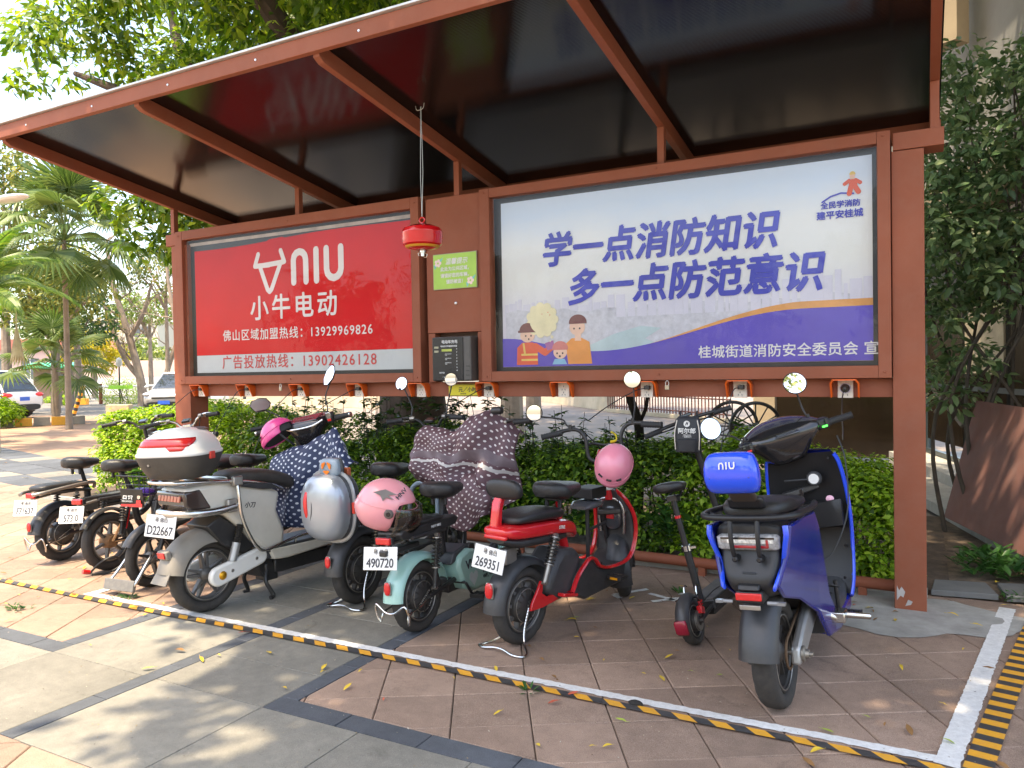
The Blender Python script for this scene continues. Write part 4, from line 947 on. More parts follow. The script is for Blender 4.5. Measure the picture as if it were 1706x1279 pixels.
def helmet(loc, rot, m, label, visor=False, r=.125, strap=True, extra=None, peak=False, open_dir=1):
    h = thing('helmet', label, 'helmet', loc, rot)
    # shell: a cut egg with real thickness, its face opening towards +x
    import bmesh
    mb = MB(); n, k = 40, 22
    def pt(i, j, s):
        th = -pi*.62+(pi*.62+pi/2)*j/k; a = 2*pi*i/n
        x, y, z = cos(th)*cos(a), cos(th)*sin(a), sin(th)
        return Vector((x*r*1.16*s-(.012 if z < 0 else 0), y*r*.96*s, z*r*1.06*s))
    vs = [pt(i, j, 1) for j in range(k+1) for i in range(n)]; fs = []
    for j in range(k):
        zc = -.62*pi+(.62*pi+pi/2)*(j+.5)/k
        for i in range(n):
            a = 2*pi*(i+.5)/n; front = abs((a+pi) % (2*pi)-pi) < (1.12 if zc < .20 else 0)
            if visor and zc < .22 and abs((a+pi) % (2*pi)-pi) < 1.0 and zc > -.9: continue
            if zc < (-.95 if visor else -.42): continue
            if not visor and front and zc < .12: continue
            fs.append((j*n+i, j*n+(i+1) % n, (j+1)*n+(i+1) % n, (j+1)*n+i))
    mb.add(vs, fs)
    me = bpy.data.meshes.new('shell'); me.from_pydata(mb.v, [], mb.f); bm = bmesh.new(); bm.from_mesh(me)
    bmesh.ops.delete(bm, geom=[v for v in bm.verts if not v.link_faces], context='VERTS')
    bmesh.ops.remove_doubles(bm, verts=bm.verts, dist=.002); bmesh.ops.recalc_face_normals(bm, faces=bm.faces)
    for _ in range(4): bmesh.ops.smooth_vert(bm, verts=[v for v in bm.verts if v.is_boundary], factor=.5, use_axis_x=True, use_axis_y=True, use_axis_z=True)
    bm.to_mesh(me); bm.free(); me.shade_smooth(); me.materials.append(m); o = bpy.data.objects.new('shell', me); link(o, h)
    md = o.modifiers.new('s', 'SOLIDIFY'); md.thickness = .008; md.offset = -1; md = o.modifiers.new('b', 'BEVEL'); md.width = .002; md.limit_method = 'ANGLE'
    mb = MB(); mb.ball((0, 0, 0) if not visor else (-r*.25, 0, 0), (r*1.05, r*.86, r*.95) if not visor else (r*.80, r*.84, r*.93), 24, 14, z0=-.35 if not visor else -.6); obj('lining', mb, mat('helmet_lining', (.03, .03, .032), .9), h)
    # rim seam that runs round the shell
    mb = MB(); pts = [(r*1.165*cos(a), r*.965*sin(a), r*.18) for a in np.linspace(0, 2*pi, 41)[:-1]]; mb.tube(pts, .0022, 5, closed=True); obj('seam', mb, m, h)
    if visor:
        mb = MB(); rs = []
        for j in range(9):
            th = .22-1.2*j/8; row = []
            for i in range(15):
                a = -1.15+2.3*i/14; q = r*1.34+.018*sin(pi*j/8); row.append(Vector((cos(th*.6)*cos(a)*q, cos(th*.3)*sin(a)*r*1.02, sin(th)*r*1.12+.0)))
            rs.append(row)
        vs = [p for row in rs for p in row]; fs = [(j*15+i, j*15+i+1, (j+1)*15+i+1, (j+1)*15+i) for j in range(8) for i in range(14)]
        mb.add(vs, fs); obj('visor', mb, glass_mat('smoke_visor', (.80, .78, .74), .05, .04), h, solid=.002, smooth=80)
        for s in (-1, 1):
            mb = MB(); mb.lathe([(0, s*.012), (.020, s*.012), (.024, s*.006), (.028, 0)], (r*.30, s*r*.93, 0), 'y', 20); pv = obj('visor_pivot', mb, mat('pivot_grey', (.12, .10, .09), .4), h)
            mb = MB(); mb.lathe([(0, s*.016), (.012, s*.016), (.013, s*.012)], (r*.30, s*r*.93, 0), 'y', 16); obj('pivot_cap', mb, M_BGLOSS, pv)
        mb = MB(); mb.tube(curve([(r*.4, -r*.7, -r*.9), (r*.5, -r*.5, -r*1.15), (r*.7, -r*.2, -r*1.1)], 4), [.022]*9, 8, flat=.5); obj('strap', mb, MATS['helmet_lining'], h)
    elif strap:
        mb = MB(); mb.tube(curve([(r*.2, -r*.85, -r*.35), (r*.35, -r*.6, -r*.9), (r*.4, 0, -r*1.15), (r*.35, r*.6, -r*.9), (r*.2, r*.85, -r*.35)], 5), .007, 6, flat=.3); obj('strap', mb, MATS['helmet_lining'], h)
        for a in (-2.6, 2.6, pi):
            mb = MB(); mb.box((r*1.12*cos(a), r*.92*sin(a), r*.34), (.012, .03, .006), (0, 0, math.degrees(a))); obj('vent', mb, M_BLACK, h)
    return h
# ================================================================ RED BIKE
M_RP = mat('red_paint', (.62, .010, .016), .22, var=.05, coat=.7, dust=.05, dustcol=(.3, .2, .16))
rb = root_at('electric_bike', 'red electric bike with backrest and number 269351, pink helmet on its bars', 'electric bike', (-1.95, 3.70), 11, 0)
wheel(rb, 0, .212, .082, style='motor', rim=M_RIMG, spokes=9)
S = steer(26, .965, .62, 14); XF = 1.09
wheel(rb, XF, .205, .075, xf=S, style='cast', rim=M_RIMB, spokes=5)
mb = MB(); mb.arc((0, 0, .212), .268, 35, 178, .135, .004, .45, 24, side=.01, flare=.12); obj('mudguard', mb, M_FGREY, rb, smooth=60)
mb = MB(S); mb.arc((XF, 0, .205), .245, 60, 205, .12, .004, .5, 20, flare=.3); obj('mudguard', mb, M_FGREY, rb, smooth=60)
box_light(rb, (-.262, 0, .345), (.02, .045, .075), name='rear_reflector')
number_plate(rb, (-.235, .02, .505), '269351', yaw=4, tilt=12, roll=6, label='white plate')
mb = MB(); mb.tube([(-.05, 0, .55), (-.20, 0, .53)], .012, 8); mb.box((-.10, 0, .50), (.10, .05, .09)); obj('plate_holder', mb, M_STEEL, rb, bevel=.01)
# tail body, seat pads, backrest
mb = MB(); mb.body([(-.215, .635, .655, .06, 3), (-.20, .61, .672, .095, 3.2), (-.10, .585, .675, .118, 3.5), (.10, .575, .665, .122, 3.5), (.28, .555, .645, .115, 3.5), (.40, .535, .625, .10, 3.2), (.46, .50, .585, .07, 3), (.48, .49, .55, .04, 2.5)]); tb = obj('tail_body', mb, M_RP, rb, smooth=60, sub=1)
mb = MB(); mb.body([(-.20, .585, .612, .06, 3), (-.10, .545, .60, .105, 3.2), (.20, .525, .585, .11, 3.2), (.32, .52, .565, .09, 3)]); obj('tail_underside', mb, M_BLACK, rb, smooth=60)
mb = MB(); mb.box((-.205, -.005, .617), (.025, .15, .022)); obj('tail_light', mb, M_REFL, rb, bevel=.008)
text('lettering', 'STRE', .026, frame_mat((.20, -.1245, .605), (1, 0, -.1), (.1, 0, 1)), M_PWHITE, rb, bold=.02)
mb = MB(); mb.body([(-.13, .675, .70, .07, 3), (-.10, .67, .725, .105, 3), (0, .665, .735, .118, 3.2), (.16, .655, .728, .118, 3.2), (.29, .645, .712, .10, 3), (.33, .64, .69, .07, 3)]); obj('passenger_cushion', mb, M_SEAT, rb, smooth=60, sub=1)
mb = MB(); mb.prism([(-.19, .65), (-.145, .65), (-.135, .75), (-.115, .80), (-.10, .835), (-.13, .835), (-.165, .79), (-.175, .74)], .0, .055); obj('backrest_bracket', mb, M_RP, rb, bevel=.008, smooth=30)
mb = MB(); mb.column([(.805, -.115, 0, .022, .07, 2.6), (.815, -.118, 0, .036, .105, 3), (.85, -.122, 0, .040, .125, 3.2), (.89, -.128, 0, .036, .115, 3), (.918, -.132, 0, .022, .08, 2.6)]); obj('backrest', mb, M_SEAT, rb, smooth=60, sub=1)
saddle(rb, .36, .795, .33, .132, .105); under_saddle(rb, .36, .75, .40, .50, M_RP)
shock(rb, (.17, .575), (.06, .335), .122, .026, lower=M_STEEL)
for s in (-1, 1):
    mb = MB(); mb.prism([(-.03, .195), (-.015, .235), (.04, .30), (.065, .34), (.085, .33), (.075, .27), (.12, .24), (.36, .245), (.36, .21), (.08, .19)], s*.088-.008, s*.088+.008); obj('swingarm', mb, M_RP, rb, bevel=.004, smooth=30)
    mb = MB(); mb.tube([(.30, s*.09, .215), (.55, s*.10, .165), (.95, s*.06, .165)], .02, 10); obj('lower_frame', mb, M_RP, rb)
mb = MB(); mb.tube(curve([(.36, 0, .58), (.42, 0, .45), (.40, 0, .30), (.5, 0, .2)], 5), .028, 12); obj('seat_tube', mb, M_RP, rb)
# footboard body and leg shield
body_poly = [(.33, .21), (.34, .28), (.40, .34), (.48, .375), (.54, .36), (.60, .305), (.72, .278), (.90, .282), (.98, .33), (1.0, .30), (.99, .20), (.90, .165), (.45, .15)]
mb = MB(); mb.prism(body_poly, -.125, .125); obj('footboard', mb, mat('black_abs', (.022, .022, .024), .38, var=.2, dust=.22, dustcol=(.2, .18, .16)), rb, bevel=.012, smooth=35)
mb = MB(); mb.prism([(.10, .27), (.20, .42), (.27, .475), (.40, .455), (.46, .40), (.42, .33), (.34, .20), (.22, .19)], -.105, .105); obj('motor_cover', mb, mat('grey_cover', (.038, .038, .041), .45, dust=.28, dustcol=(.14, .125, .11)), rb, bevel=.035, smooth=40)
mb = MB(); mb.column([(.29, .985, 0, .02, .135, 4), (.40, 1.005, 0, .022, .14, 4), (.55, .99, 0, .022, .13, 4), (.65, .95, 0, .024, .105, 3.5), (.72, .93, 0, .026, .06, 3)]); obj('leg_shield', mb, MATS['black_abs'], rb, smooth=60)
for s in (-1, 1):
    pts = [(.31, s*.13, .225), (.36, s*.133, .30), (.43, s*.135, .355), (.49, s*.136, .385), (.545, s*.136, .365), (.60, s*.136, .315), (.72, s*.136, .287), (.88, s*.138, .29), (.955, s*.145, .335), (.995, s*.150, .45), (.985, s*.145, .56), (.94, s*.115, .66), (.92, s*.05, .72)]
    mb = MB(); mb.tube(curve(pts, 5), .0155, 8, flat=.7); obj('red_trim', mb, M_RP, rb)
    mb = MB(); mb.box((.26, s*.135, .225), (.14, .05, .02), (0, 12, 0)); obj('foot_peg', mb, M_RP, rb, bevel=.006)
mb = MB(); mb.tube([(.93, 0, .66), (.908, 0, .775)], .030, 14); obj('head_tube', mb, M_RP, rb)
mb = MB(); mb.tube([(.917, 0, .725), (.912, 0, .755)], .0315, 14); obj('head_label', mb, M_PLT, rb)
pedal(rb, (.70, -.13, .235))
# stem and high handlebar
mb = MB(S); mb.tube([(.905, 0, .79), (.875, 0, .93)], .019, 12); mb.box((.885, 0, .90), (.06, .12, .045)); obj('stem', mb, M_BLACK, rb, bevel=.006)
hb = round_bar(rb, [(.80, .38, 1.10), (.86, .24, 1.125), (.885, .16, 1.12), (.885, .115, 1.06), (.885, .10, .93), (.885, .0, .905), (.885, -.10, .93), (.885, -.115, 1.06), (.885, -.16, 1.12), (.86, -.24, 1.125), (.80, -.38, 1.10)], .0125, S)
grips(hb, [((.80, .38, 1.10), (-.3, 1, -.12)), ((.80, -.38, 1.10), (-.3, -1, -.12))], xf=S, r=.018, inner=.13)
lever(hb, (.85, .32, 1.12), (-.3, 1, -.1), S, M_BLACK); lever(hb, (.85, -.32, 1.12), (-.3, -1, -.1), S, M_BLACK)
mb = MB(S); mb.tube(curve([(.89, .12, 1.0), (.97, .09, 1.02), (1.0, 0, 1.0), (.97, -.09, 1.02), (.89, -.12, 1.0)], 5), .009, 8); obj('cross_bar', mb, M_BLACK, rb)
mirror(rb, (.87, .20, 1.13), (.90, .26, 1.20), (.86, .42, 1.26), .052, S); mirror(rb, (.87, -.20, 1.13), (.92, -.22, 1.24), (.90, -.225, 1.40), .052, S)
fork(rb, XF, .205, .93, .57, .068, S)
mb = MB(S); mb.box((.97, 0, .90), (.07, .15, .09)); mb.box((1.0, 0, .80), (.08, .10, .08)); obj('headlamp', mb, M_BLACK, rb, bevel=.02)
mb = MB(S); mb.box((.93, 0, .955), (.09, .11, .012), (0, -25, 0)); obj('display_rim', mb, M_RP, rb, bevel=.006)
# child seat frame with box, lock arch on the floor
mb = MB(); mb.tube([(.67, 0, .29), (.67, 0, .66)], .013, 10); mb.box((.67, 0, .285), (.16, .10, .02)); mb.tube([(.67, 0, .50), (.88, 0, .52)], .009, 8); obj('child_seat_post', mb, M_BLACK, rb)
mb = MB(); mb.body([(.57, .645, .665, .06, 3), (.62, .64, .69, .08, 3), (.74, .64, .69, .075, 3), (.79, .65, .68, .05, 3)]); obj('child_seat', mb, mat('silver_black', (.08, .08, .085), .25, coat=.4), rb, smooth=60)
mb = MB(); mb.box((.70, 0, .735), (.17, .14, .065)); obj('black_box', mb, mat('black_box', (.015, .015, .016), .5), rb, bevel=.006, smooth=0)
mb = MB(); mb.tube(curve([(.955, -.085, .44), (.945, -.09, .58), (.93, -.055, .655), (.93, .055, .655), (.945, .09, .58), (.955, .085, .44)], 6), .011, 10); obj('u_lock', mb, M_CHR, rb)
mb = MB(); mb.ball((.955, 0, .54), (.02, .075, .085), 16, 10); obj('plastic_bag', mb, mat('clear_dark_plastic', (.05, .05, .055), .12, coat=.8, bump=1, bscale=40), rb)
mb = MB(); mb.box((.93, 0, .55), (.012, .05, .035)); obj('red_sticker', mb, M_REFL, rb)
centre_stand(rb, .0, .21, .14, True)
mb = MB(); mb.tube(curve([(.93, -.02, .80), (.87, -.09, .70), (.90, -.10, .60), (.94, -.08, .5)], 6), .004, 6); mb.tube(curve([(.88, .15, 1.08), (.98, .08, .95), (.98, .02, .80), (.95, 0, .7)], 6), .004, 6); mb.tube(curve([(.88, -.15, 1.08), (1.0, -.10, .93), (.99, -.02, .80), (.95, 0, .7)], 6), .004, 6); obj('cables', mb, M_CORD, rb)
# items on the red bike
M_PK1 = mat('helmet_pink', (.76, .24, .32), .28, coat=.4, var=.06, dust=.08, dustcol=(.4, .25, .2))
helmet((-1.66, 4.40, .905), (radians(20), radians(-50), radians(88)), M_PK1, 'round pink half helmet hung over the front of the red bike', r=.118)
mb = MB(); bg_ = MB(); bg_.tube(curve([(0, 0, 0), (.02, .02, -.02), (.03, .0, -.05), (.0, -.02, -.06)], 4), .012, 7, flat=.4)
tag(obj('yellow_ribbon', bg_, mat('yellow_cloth', (.70, .55, .03), .6), None, loc=(-1.70, 4.47, 1.10)), 'yellow ribbon tied on the left bar of the red bike', 'ribbon')

# ================================================================ KICK SCOOTER
ks = root_at('kick_scooter', 'black folding electric kick scooter with a saddle and a handlebar bag', 'kick scooter', (-1.085, 4.09), 4, 13, None)
ks.pop('group', None)
wheel(ks, 0, .122, .062, style='motor', rim=M_RIMB, spokes=6); S = steer(30, .86, .3, 14); wheel(ks, .92, .122, .06, xf=S, rim=M_RIMB)
mb = MB(); mb.arc((0, 0, .122), .150, 40, 190, .08, .003, .6, 18); obj('mudguard', mb, M_FGREY, ks, smooth=60)
mb = MB(S); mb.arc((.92, 0, .122), .150, 20, 170, .085, .003, .6, 18); obj('mudguard', mb, mat('pale_grey_plastic', (.25, .25, .26), .5, dust=.2), ks, smooth=60)
mb = MB(); mb.column([(.085, -.135, 0, .012, .030, 3), (.10, -.15, 0, .012, .036, 3), (.15, -.158, 0, .012, .036, 3), (.165, -.155, 0, .01, .030, 3)]); obj('tail_light', mb, mat('deep_red_lens', (.28, .01, .03), .25, coat=.4), ks, smooth=50)
mb = MB(); mb.box((.46, 0, .155), (.54, .16, .055)); mb.box((.46, 0, .11), (.50, .13, .03)); obj('deck', mb, M_BLACK, ks, bevel=.008, smooth=0)
mb = MB(); mb.box((.46, 0, .1845), (.52, .145, .004)); obj('grip_tape', mb, mat('grip_tape', (.09, .095, .10), .9, bump=1, bscale=300, dust=.3), ks, smooth=0)
for s in (-1, 1):
    mb = MB(); mb.tube([(-.0, s*.055, .122), (.12, s*.06, .14), (.22, s*.06, .15)], .012, 8); obj('rear_fork', mb, M_BLACK, ks)
    mb = MB(); mb.tube(curve([(.10, s*.035, .20), (.07, s*.035, .24), (.09, s*.035, .29), (.13, s*.035, .28)], 5), .004, 6); obj('spring_loop', mb, M_CHR, ks)
mb = MB(); mb.lathe([(0, -.05), (.05, -.05), (.05, -.046), (0, -.046)], (0, 0, .122), 'y', 24); obj('brake_disc', mb, M_STEEL, ks)
mb = MB(); mb.box((.03, -.055, .17), (.05, .03, .04), (0, 20, 0)); mb.box((.10, -.03, .19), (.05, .02, .03)); obj('brake_caliper', mb, M_RP, ks, bevel=.004)
mb = MB(); mb.tube([(.20, 0, .17), (.165, 0, .50)], .021, 12); mb.tube([(.167, 0, .48), (.14, 0, .765)], .0165, 12); obj('seat_post', mb, M_BLACK, ks)
mb = MB(); mb.tube([(.168, 0, .47), (.166, 0, .50)], .027, 12); mb.box((.166, -.03, .485), (.018, .06, .012)); obj('seat_post_clamp', mb, M_CHR, ks)
mb = MB(); mb.tube([(.146, 0, .66), (.145, 0, .675)], .0185, 10); obj('red_ring', mb, M_RP, ks)
saddle(ks, .15, .835, .24, .10, .06); mb = MB(); mb.tube(curve([(.07, .04, .80), (.12, .04, .775), (.22, .03, .80)], 4), .005, 6); mb.tube(curve([(.07, -.04, .80), (.12, -.04, .775), (.22, -.03, .80)], 4), .005, 6); mb.box((.14, 0, .775), (.05, .06, .03)); obj('saddle_rails', mb, M_BLACK, ks)
mb = MB(); mb.box((.74, 0, .17), (.16, .10, .05), (0, -15, 0)); mb.tube([(.80, 0, .16), (.785, 0, .27)], .036, 14); obj('neck', mb, M_BLACK, ks, bevel=.008)
mb = MB(S); mb.tube([(.80, 0, .19), (.745, 0, .44)], .027, 14); mb.tube([(.745, 0, .43), (.74, 0, .47)], .034, 14); mb.tube([(.742, 0, .45), (.62, 0, 1.17)], .021, 14); mb.tube([(.73, 0, .56), (.722, 0, .60)], .027, 14); obj('stem', mb, M_BLACK, ks)
mb = MB(S); mb.tube([(.80, -.04, .16), (.92, -.045, .122)], .012, 8); mb.tube([(.80, .04, .16), (.92, .045, .122)], .012, 8); obj('front_fork', mb, M_BLACK, ks)
hb = round_bar(ks, [(.595, .27, 1.175), (.62, .12, 1.19), (.62, 0, 1.19), (.62, -.12, 1.19), (.595, -.27, 1.175)], .012, S)
grips(hb, [((.592, .28, 1.175), (-.15, 1, -.05)), ((.592, -.28, 1.175), (-.15, -1, -.05))], xf=S, r=.016); lever(hb, (.60, .20, 1.18), (-.1, 1, 0), S, M_BLACK); lever(hb, (.60, -.20, 1.18), (-.1, -1, 0), S, M_BLACK)
mb = MB(S); mb.box((.60, 0, 1.22), (.06, .07, .02)); obj('display', mb, M_BGLOSS, ks, bevel=.005)
mb = MB(); mb.tube(curve([(.20, .06, .16), (.18, .13, .08), (.17, .16, .01)], 4), .008, 8); obj('side_stand', mb, M_BLACK, ks)
mb = MB(); mb.tube(curve([(.80, -.05, .30), (.70, -.06, .22), (.45, -.09, .22), (.25, -.07, .22), (.05, -.06, .2)], 5), .003, 5); mb.tube(curve([(.62, -.03, 1.1), (.70, -.06, .8), (.76, -.05, .5), (.80, -.05, .3)], 5), .003, 5); obj('cables', mb, M_CORD, ks)
# bag that hangs on its handlebar
bagm = Matrix.Translation(ks.location) @ ks.rotation_euler.to_matrix().to_4x4() @ S
bo = bagm @ Vector((.555, 0, 1.19)); bgt = thing('handlebar_bag', 'black zipped bag with white Chinese lettering hanging on the kick scooter handlebar', 'bag', bo, (0, 0, radians(90-4+12)))
mb = MB(); mb.column([(-.20, -.015, 0, .035, .060, 4), (-.195, -.015, 0, .048, .074, 4), (-.10, -.015, 0, .05, .080, 4), (0, -.01, 0, .045, .074, 3.5), (.02, -.01, 0, .03, .055, 3)]); obj('bag_body', mb, mat('bag_nylon', (.022, .023, .026), .6, bump=.8, bscale=25, var=.2), bgt, smooth=60)
mb = MB(); mb.column([(-.188, -.058, 0, .02, .055, 4), (-.12, -.062, 0, .022, .060, 4), (-.115, -.055, 0, .015, .055, 4)]); obj('bag_pocket', mb, MATS['bag_nylon'], bgt, smooth=60)
for s in (-1, 1):
    mb = MB(); mb.tube(curve([(-.045, s*.06, .0), (-.062, s*.074, -.08), (-.058, s*.07, -.18)], 5), .003, 6); obj('piping', mb, M_PLATE, bgt)
mb = MB(); mb.tube([(.0, .05, .0), (.04, .05, .05)], .006, 6, flat=.4); mb.tube([(.0, -.05, .0), (.04, -.05, .05)], .006, 6, flat=.4); obj('bag_strap', mb, M_CORD, bgt)
BM_ = frame_mat((-.0665, 0, -.07), (0, -1, 0), (0, 0, 1))
text('lettering', '阿尔郎', .036, BM_ @ Matrix.Translation((0, -.008, 0)), M_PWHITE, bgt, align='CENTER', bold=.03); text('lettering', 'AERLANG\n一起更出行', .011, BM_ @ Matrix.Translation((0, -.024, 0)), M_PWHITE, bgt, align='CENTER', bold=.01)
flat('logo', [circ(0, .048, .019, 20)], BM_, M_PWHITE, bgt); flat('logo_mark', stroke([(-.008, .040), (0, .058), (.003, .042), (.008, .058)], .004), BM_ @ Matrix.Translation((0, 0, .001)), M_INK, bgt)

# ================================================================ BLUE SCOOTER
M_BL = mat('blue_paint', (.003, .014, .20), .22, var=.05, coat=.6, dust=.03, dustcol=(.08, .08, .12))
M_BLU2 = mat('bright_blue', (.010, .075, .72), .2, var=.03, coat=.8)
M_ABS = mat('scooter_black', (.010, .0105, .012), .42, var=.12, dust=.05, dustcol=(.08, .075, .07), bump=.15, bscale=300)
M_ABSG = mat('scooter_grey_plastic', (.045, .048, .052), .42, var=.1, dust=.08, dustcol=(.15, .14, .13))
M_ALU = mat('cast_alloy', (.42, .42, .41), .4, metal=.7, var=.12, dust=.15)
bs = root_at('electric_scooter', 'glossy blue and black electric scooter with a blue backrest pad, nearest on the right', 'electric scooter', (-.56, 3.50), 3.5, 5, None)
bs.pop('group', None)
wheel(bs, 0, .238, .105, style='split', rim=M_RIMB, spokes=5); S = steer(34, 1.0, .7, 24); XF = 1.32
wheel(bs, XF, .225, .095, xf=S, style='split', rim=M_RIMB, spokes=5)
# drive side: swingarm, chain, bracket
mb = MB(); mb.prism([(-.05, .20), (-.03, .27), (.06, .31), (.28, .40), (.42, .40), (.42, .30), (.20, .24), (.04, .19)], -.115, -.075); sa = obj('swingarm', mb, M_ALU, bs, bevel=.012, smooth=35)
mb = MB(); mb.prism([(-.05, .20), (-.03, .27), (.30, .36), (.42, .34), (.30, .25)], .075, .11); obj('swingarm', mb, M_ALU, bs, bevel=.012, smooth=35)
mb = MB(); mb.lathe([(0, -.145), (.018, -.145), (.020, -.13), (.034, -.125), (.034, -.115), (0, -.11)], (0, 0, .238), 'y', 20); mb.tube([(0, -.16, .238), (0, .15, .238)], .010, 10); obj('axle_nut', mb, M_STEEL, sa)
mb = MB(); pts = [(.0+.068*cos(a), -.062, .238+.068*sin(a)) for a in np.linspace(pi/2, 3*pi/2, 14)]+[(.36+.03*cos(a), -.062, .36+.03*sin(a)) for a in np.linspace(-pi/2, pi/2, 8)]; mb.tube(pts, .006, 6, closed=True, flat=1.3); obj('chain', mb, mat('rusty_chain', (.16, .10, .06), .6, metal=.6), bs)
mb = MB(); mb.arc((0, 0, .238), .318, 48, 171, .155, .005, .35, 26, side=.02, flare=.08); obj('mudguard', mb, M_FGREY, bs, smooth=60)
mb = MB(); mb.box((-.27, 0, .555), (.10, .11, .05)); mb.box((-.30, 0, .595), (.05, .09, .025)); lb = obj('light_bracket', mb, M_ABS, bs, bevel=.008)
mb = MB(); mb.box((-.325, 0, .56), (.012, .105, .030)); obj('tail_light', mb, M_REFL, lb, bevel=.004)
mb = MB(); mb.box((-.318, 0, .515), (.010, .085, .020)); obj('plate_bracket', mb, M_STEEL, lb, bevel=.003)
for s in (-1, 1): mb = MB(); mb.tube([(-.31, s*.07, .535), (-.31, s*.115, .535)], .008, 8); mb.box((-.31, s*.125, .535), (.02, .03, .012)); obj('turn_signal', mb, mat('smoke_lens', (.2, .2, .2), .15, coat=.5), lb)
# rear body: black shell with blue side panels
rear = [(-.405, .79, .835, .10, 4), (-.40, .70, .845, .145, 4), (-.34, .585, .85, .155, 4), (-.22, .53, .855, .160, 4), (-.10, .50, .85, .165, 4), (.10, .48, .84, .165, 4), (.32, .40, .82, .16, 4), (.44, .28, .80, .15, 4), (.50, .27, .74, .14, 4)]
mb = MB(); mb.body(rear, 28); obj('rear_body', mb, M_ABS, bs, smooth=50, sub=1)
for s in (-1, 1):
    mb = MB(); poly = [(-.415, .838), (.22, .815), (.31, .74), (.35, .60), (.40, .40), (.54, .275), (.46, .20), (.34, .215), (.22, .36), (.05, .46), (-.16, .52), (-.30, .60), (-.405, .72)]
    mb.prism(poly, s*.152, s*.178); obj('side_panel', mb, M_BL, bs, bevel=.011, smooth=40)
    mb = MB(); mb.tube(curve([(-.425, s*.155, .838), (-.43, s*.158, .79), (-.40, s*.158, .70), (-.30, s*.155, .59)], 5), .012, 8); obj('blue_edge', mb, M_BLU2, bs)
# tail lamp
mb = MB(); mb.column([(.735, -.405, 0, .02, .115, 5), (.745, -.410, 0, .025, .128, 5), (.79, -.414, 0, .025, .130, 5), (.80, -.410, 0, .02, .118, 5)]); tl = obj('tail_lamp', mb, mat('lamp_clear', (.30, .30, .30), .12, coat=.9, var=.5, vscale=50), bs, smooth=50)
mb = MB(); mb.box((-.436, -.01, .775), (.006, .19, .020)); obj('lamp_reflector', mb, mat('lamp_white', (.62, .60, .55), .3, var=.5, vscale=70), tl, bevel=.003)
mb = MB(); mb.box((-.437, -.015, .752), (.006, .14, .012)); mb.box((-.437, -.08, .765), (.006, .012, .035)); obj('lamp_red', mb, mat('lamp_red', (.35, .01, .02), .2, coat=.5), tl, bevel=.003)
mb = MB(); mb.box((-.437, 0, .787), (.006, .22, .008)); obj('lamp_black', mb, M_BGLOSS, tl)
mb = MB(); mb.box((-.372, -.0, .655), (.03, .06, .018)); obj('key_plate', mb, M_ABSG, bs, bevel=.003)
for s in (-1, 1): mb = MB(); mb.lathe([(0, -.47), (.007, -.47), (.012, -.465), (.013, -.40)], (0, s*.05, .705), 'x', 14); obj('socket_cap', mb, M_ABS, bs)
# rack loop
mb = MB(); loop = [(.30, -.17, .845), (.05, -.195, .855), (-.25, -.20, .87), (-.40, -.185, .875), (-.455, -.12, .875), (-.465, 0, .875), (-.455, .12, .875), (-.40, .185, .875), (-.25, .20, .87), (.05, .195, .855), (.30, .17, .845)]
mb.tube(curve(loop, 6), .0135, 10)
for s in (-1, 1): mb.tube(curve([(-.46, s*.055, .875), (-.475, s*.055, .80), (-.46, s*.052, .72), (-.40, s*.05, .705)], 5), .010, 8); mb.tube([(-.30, s*.195, .87), (-.28, s*.14, .84)], .010, 8)
obj('grab_rail', mb, M_ABS, bs)
# seat: long with a step
mb = MB(); mb.body([(-.36, .855, .90, .09, 3), (-.33, .85, .925, .125, 3), (-.20, .845, .935, .15, 3.2), (-.06, .84, .92, .15, 3.2), (.02, .84, .895, .15, 3.2), (.20, .835, .89, .145, 3.2), (.38, .825, .875, .115, 3), (.47, .815, .86, .08, 3)], 24); obj('seat', mb, M_SEAT, bs, smooth=60, sub=1)
mb = MB(); mb.prism([(-.38, .905), (-.30, .905), (-.36, .98), (-.385, 1.02), (-.42, 1.02), (-.41, .96)], -.055, .055); obj('backrest_bracket', mb, mat('brown_steel', (.12, .095, .08), .4, metal=.5), bs, bevel=.012, smooth=35)
mb = MB(); mb.prism([(-.40, .90), (-.32, .90), (-.36, .955), (-.40, .955)], -.075, .075); obj('bracket_foot', mb, M_ABS, bs, bevel=.015, smooth=35)
mb = MB(); mb.column([(.985, -.425, 0, .030, .085, 3.5), (.995, -.430, 0, .045, .098, 3.6), (1.04, -.437, 0, .055, .112, 3.6), (1.10, -.442, 0, .052, .110, 3.6), (1.145, -.438, 0, .042, .095, 3.4), (1.158, -.435, 0, .028, .075, 3)], 28); bp_ = obj('backrest_pad', mb, M_BLU2, bs, smooth=60, sub=1)
lg = []; w = .0055
lg += stroke([(-.032, -.012), (-.032, .004), (-.028, .010), (-.020, .010), (-.016, .004), (-.016, -.012)], w)+stroke([(-.003, -.012), (-.003, .012)], w)+stroke([(.010, .012), (.010, -.004), (.014, -.011), (.024, -.011), (.028, -.004), (.028, .012)], w)
flat('logo', lg, frame_mat((-.4945, 0, 1.108), (0, -1, 0), (.12, 0, 1)), M_PWHITE, bp_)
mb = MB(); mb.tube([(-.482, -.08, 1.058), (-.482, .08, 1.058)], .004, 6); obj('pad_crease', mb, M_BL, bp_)
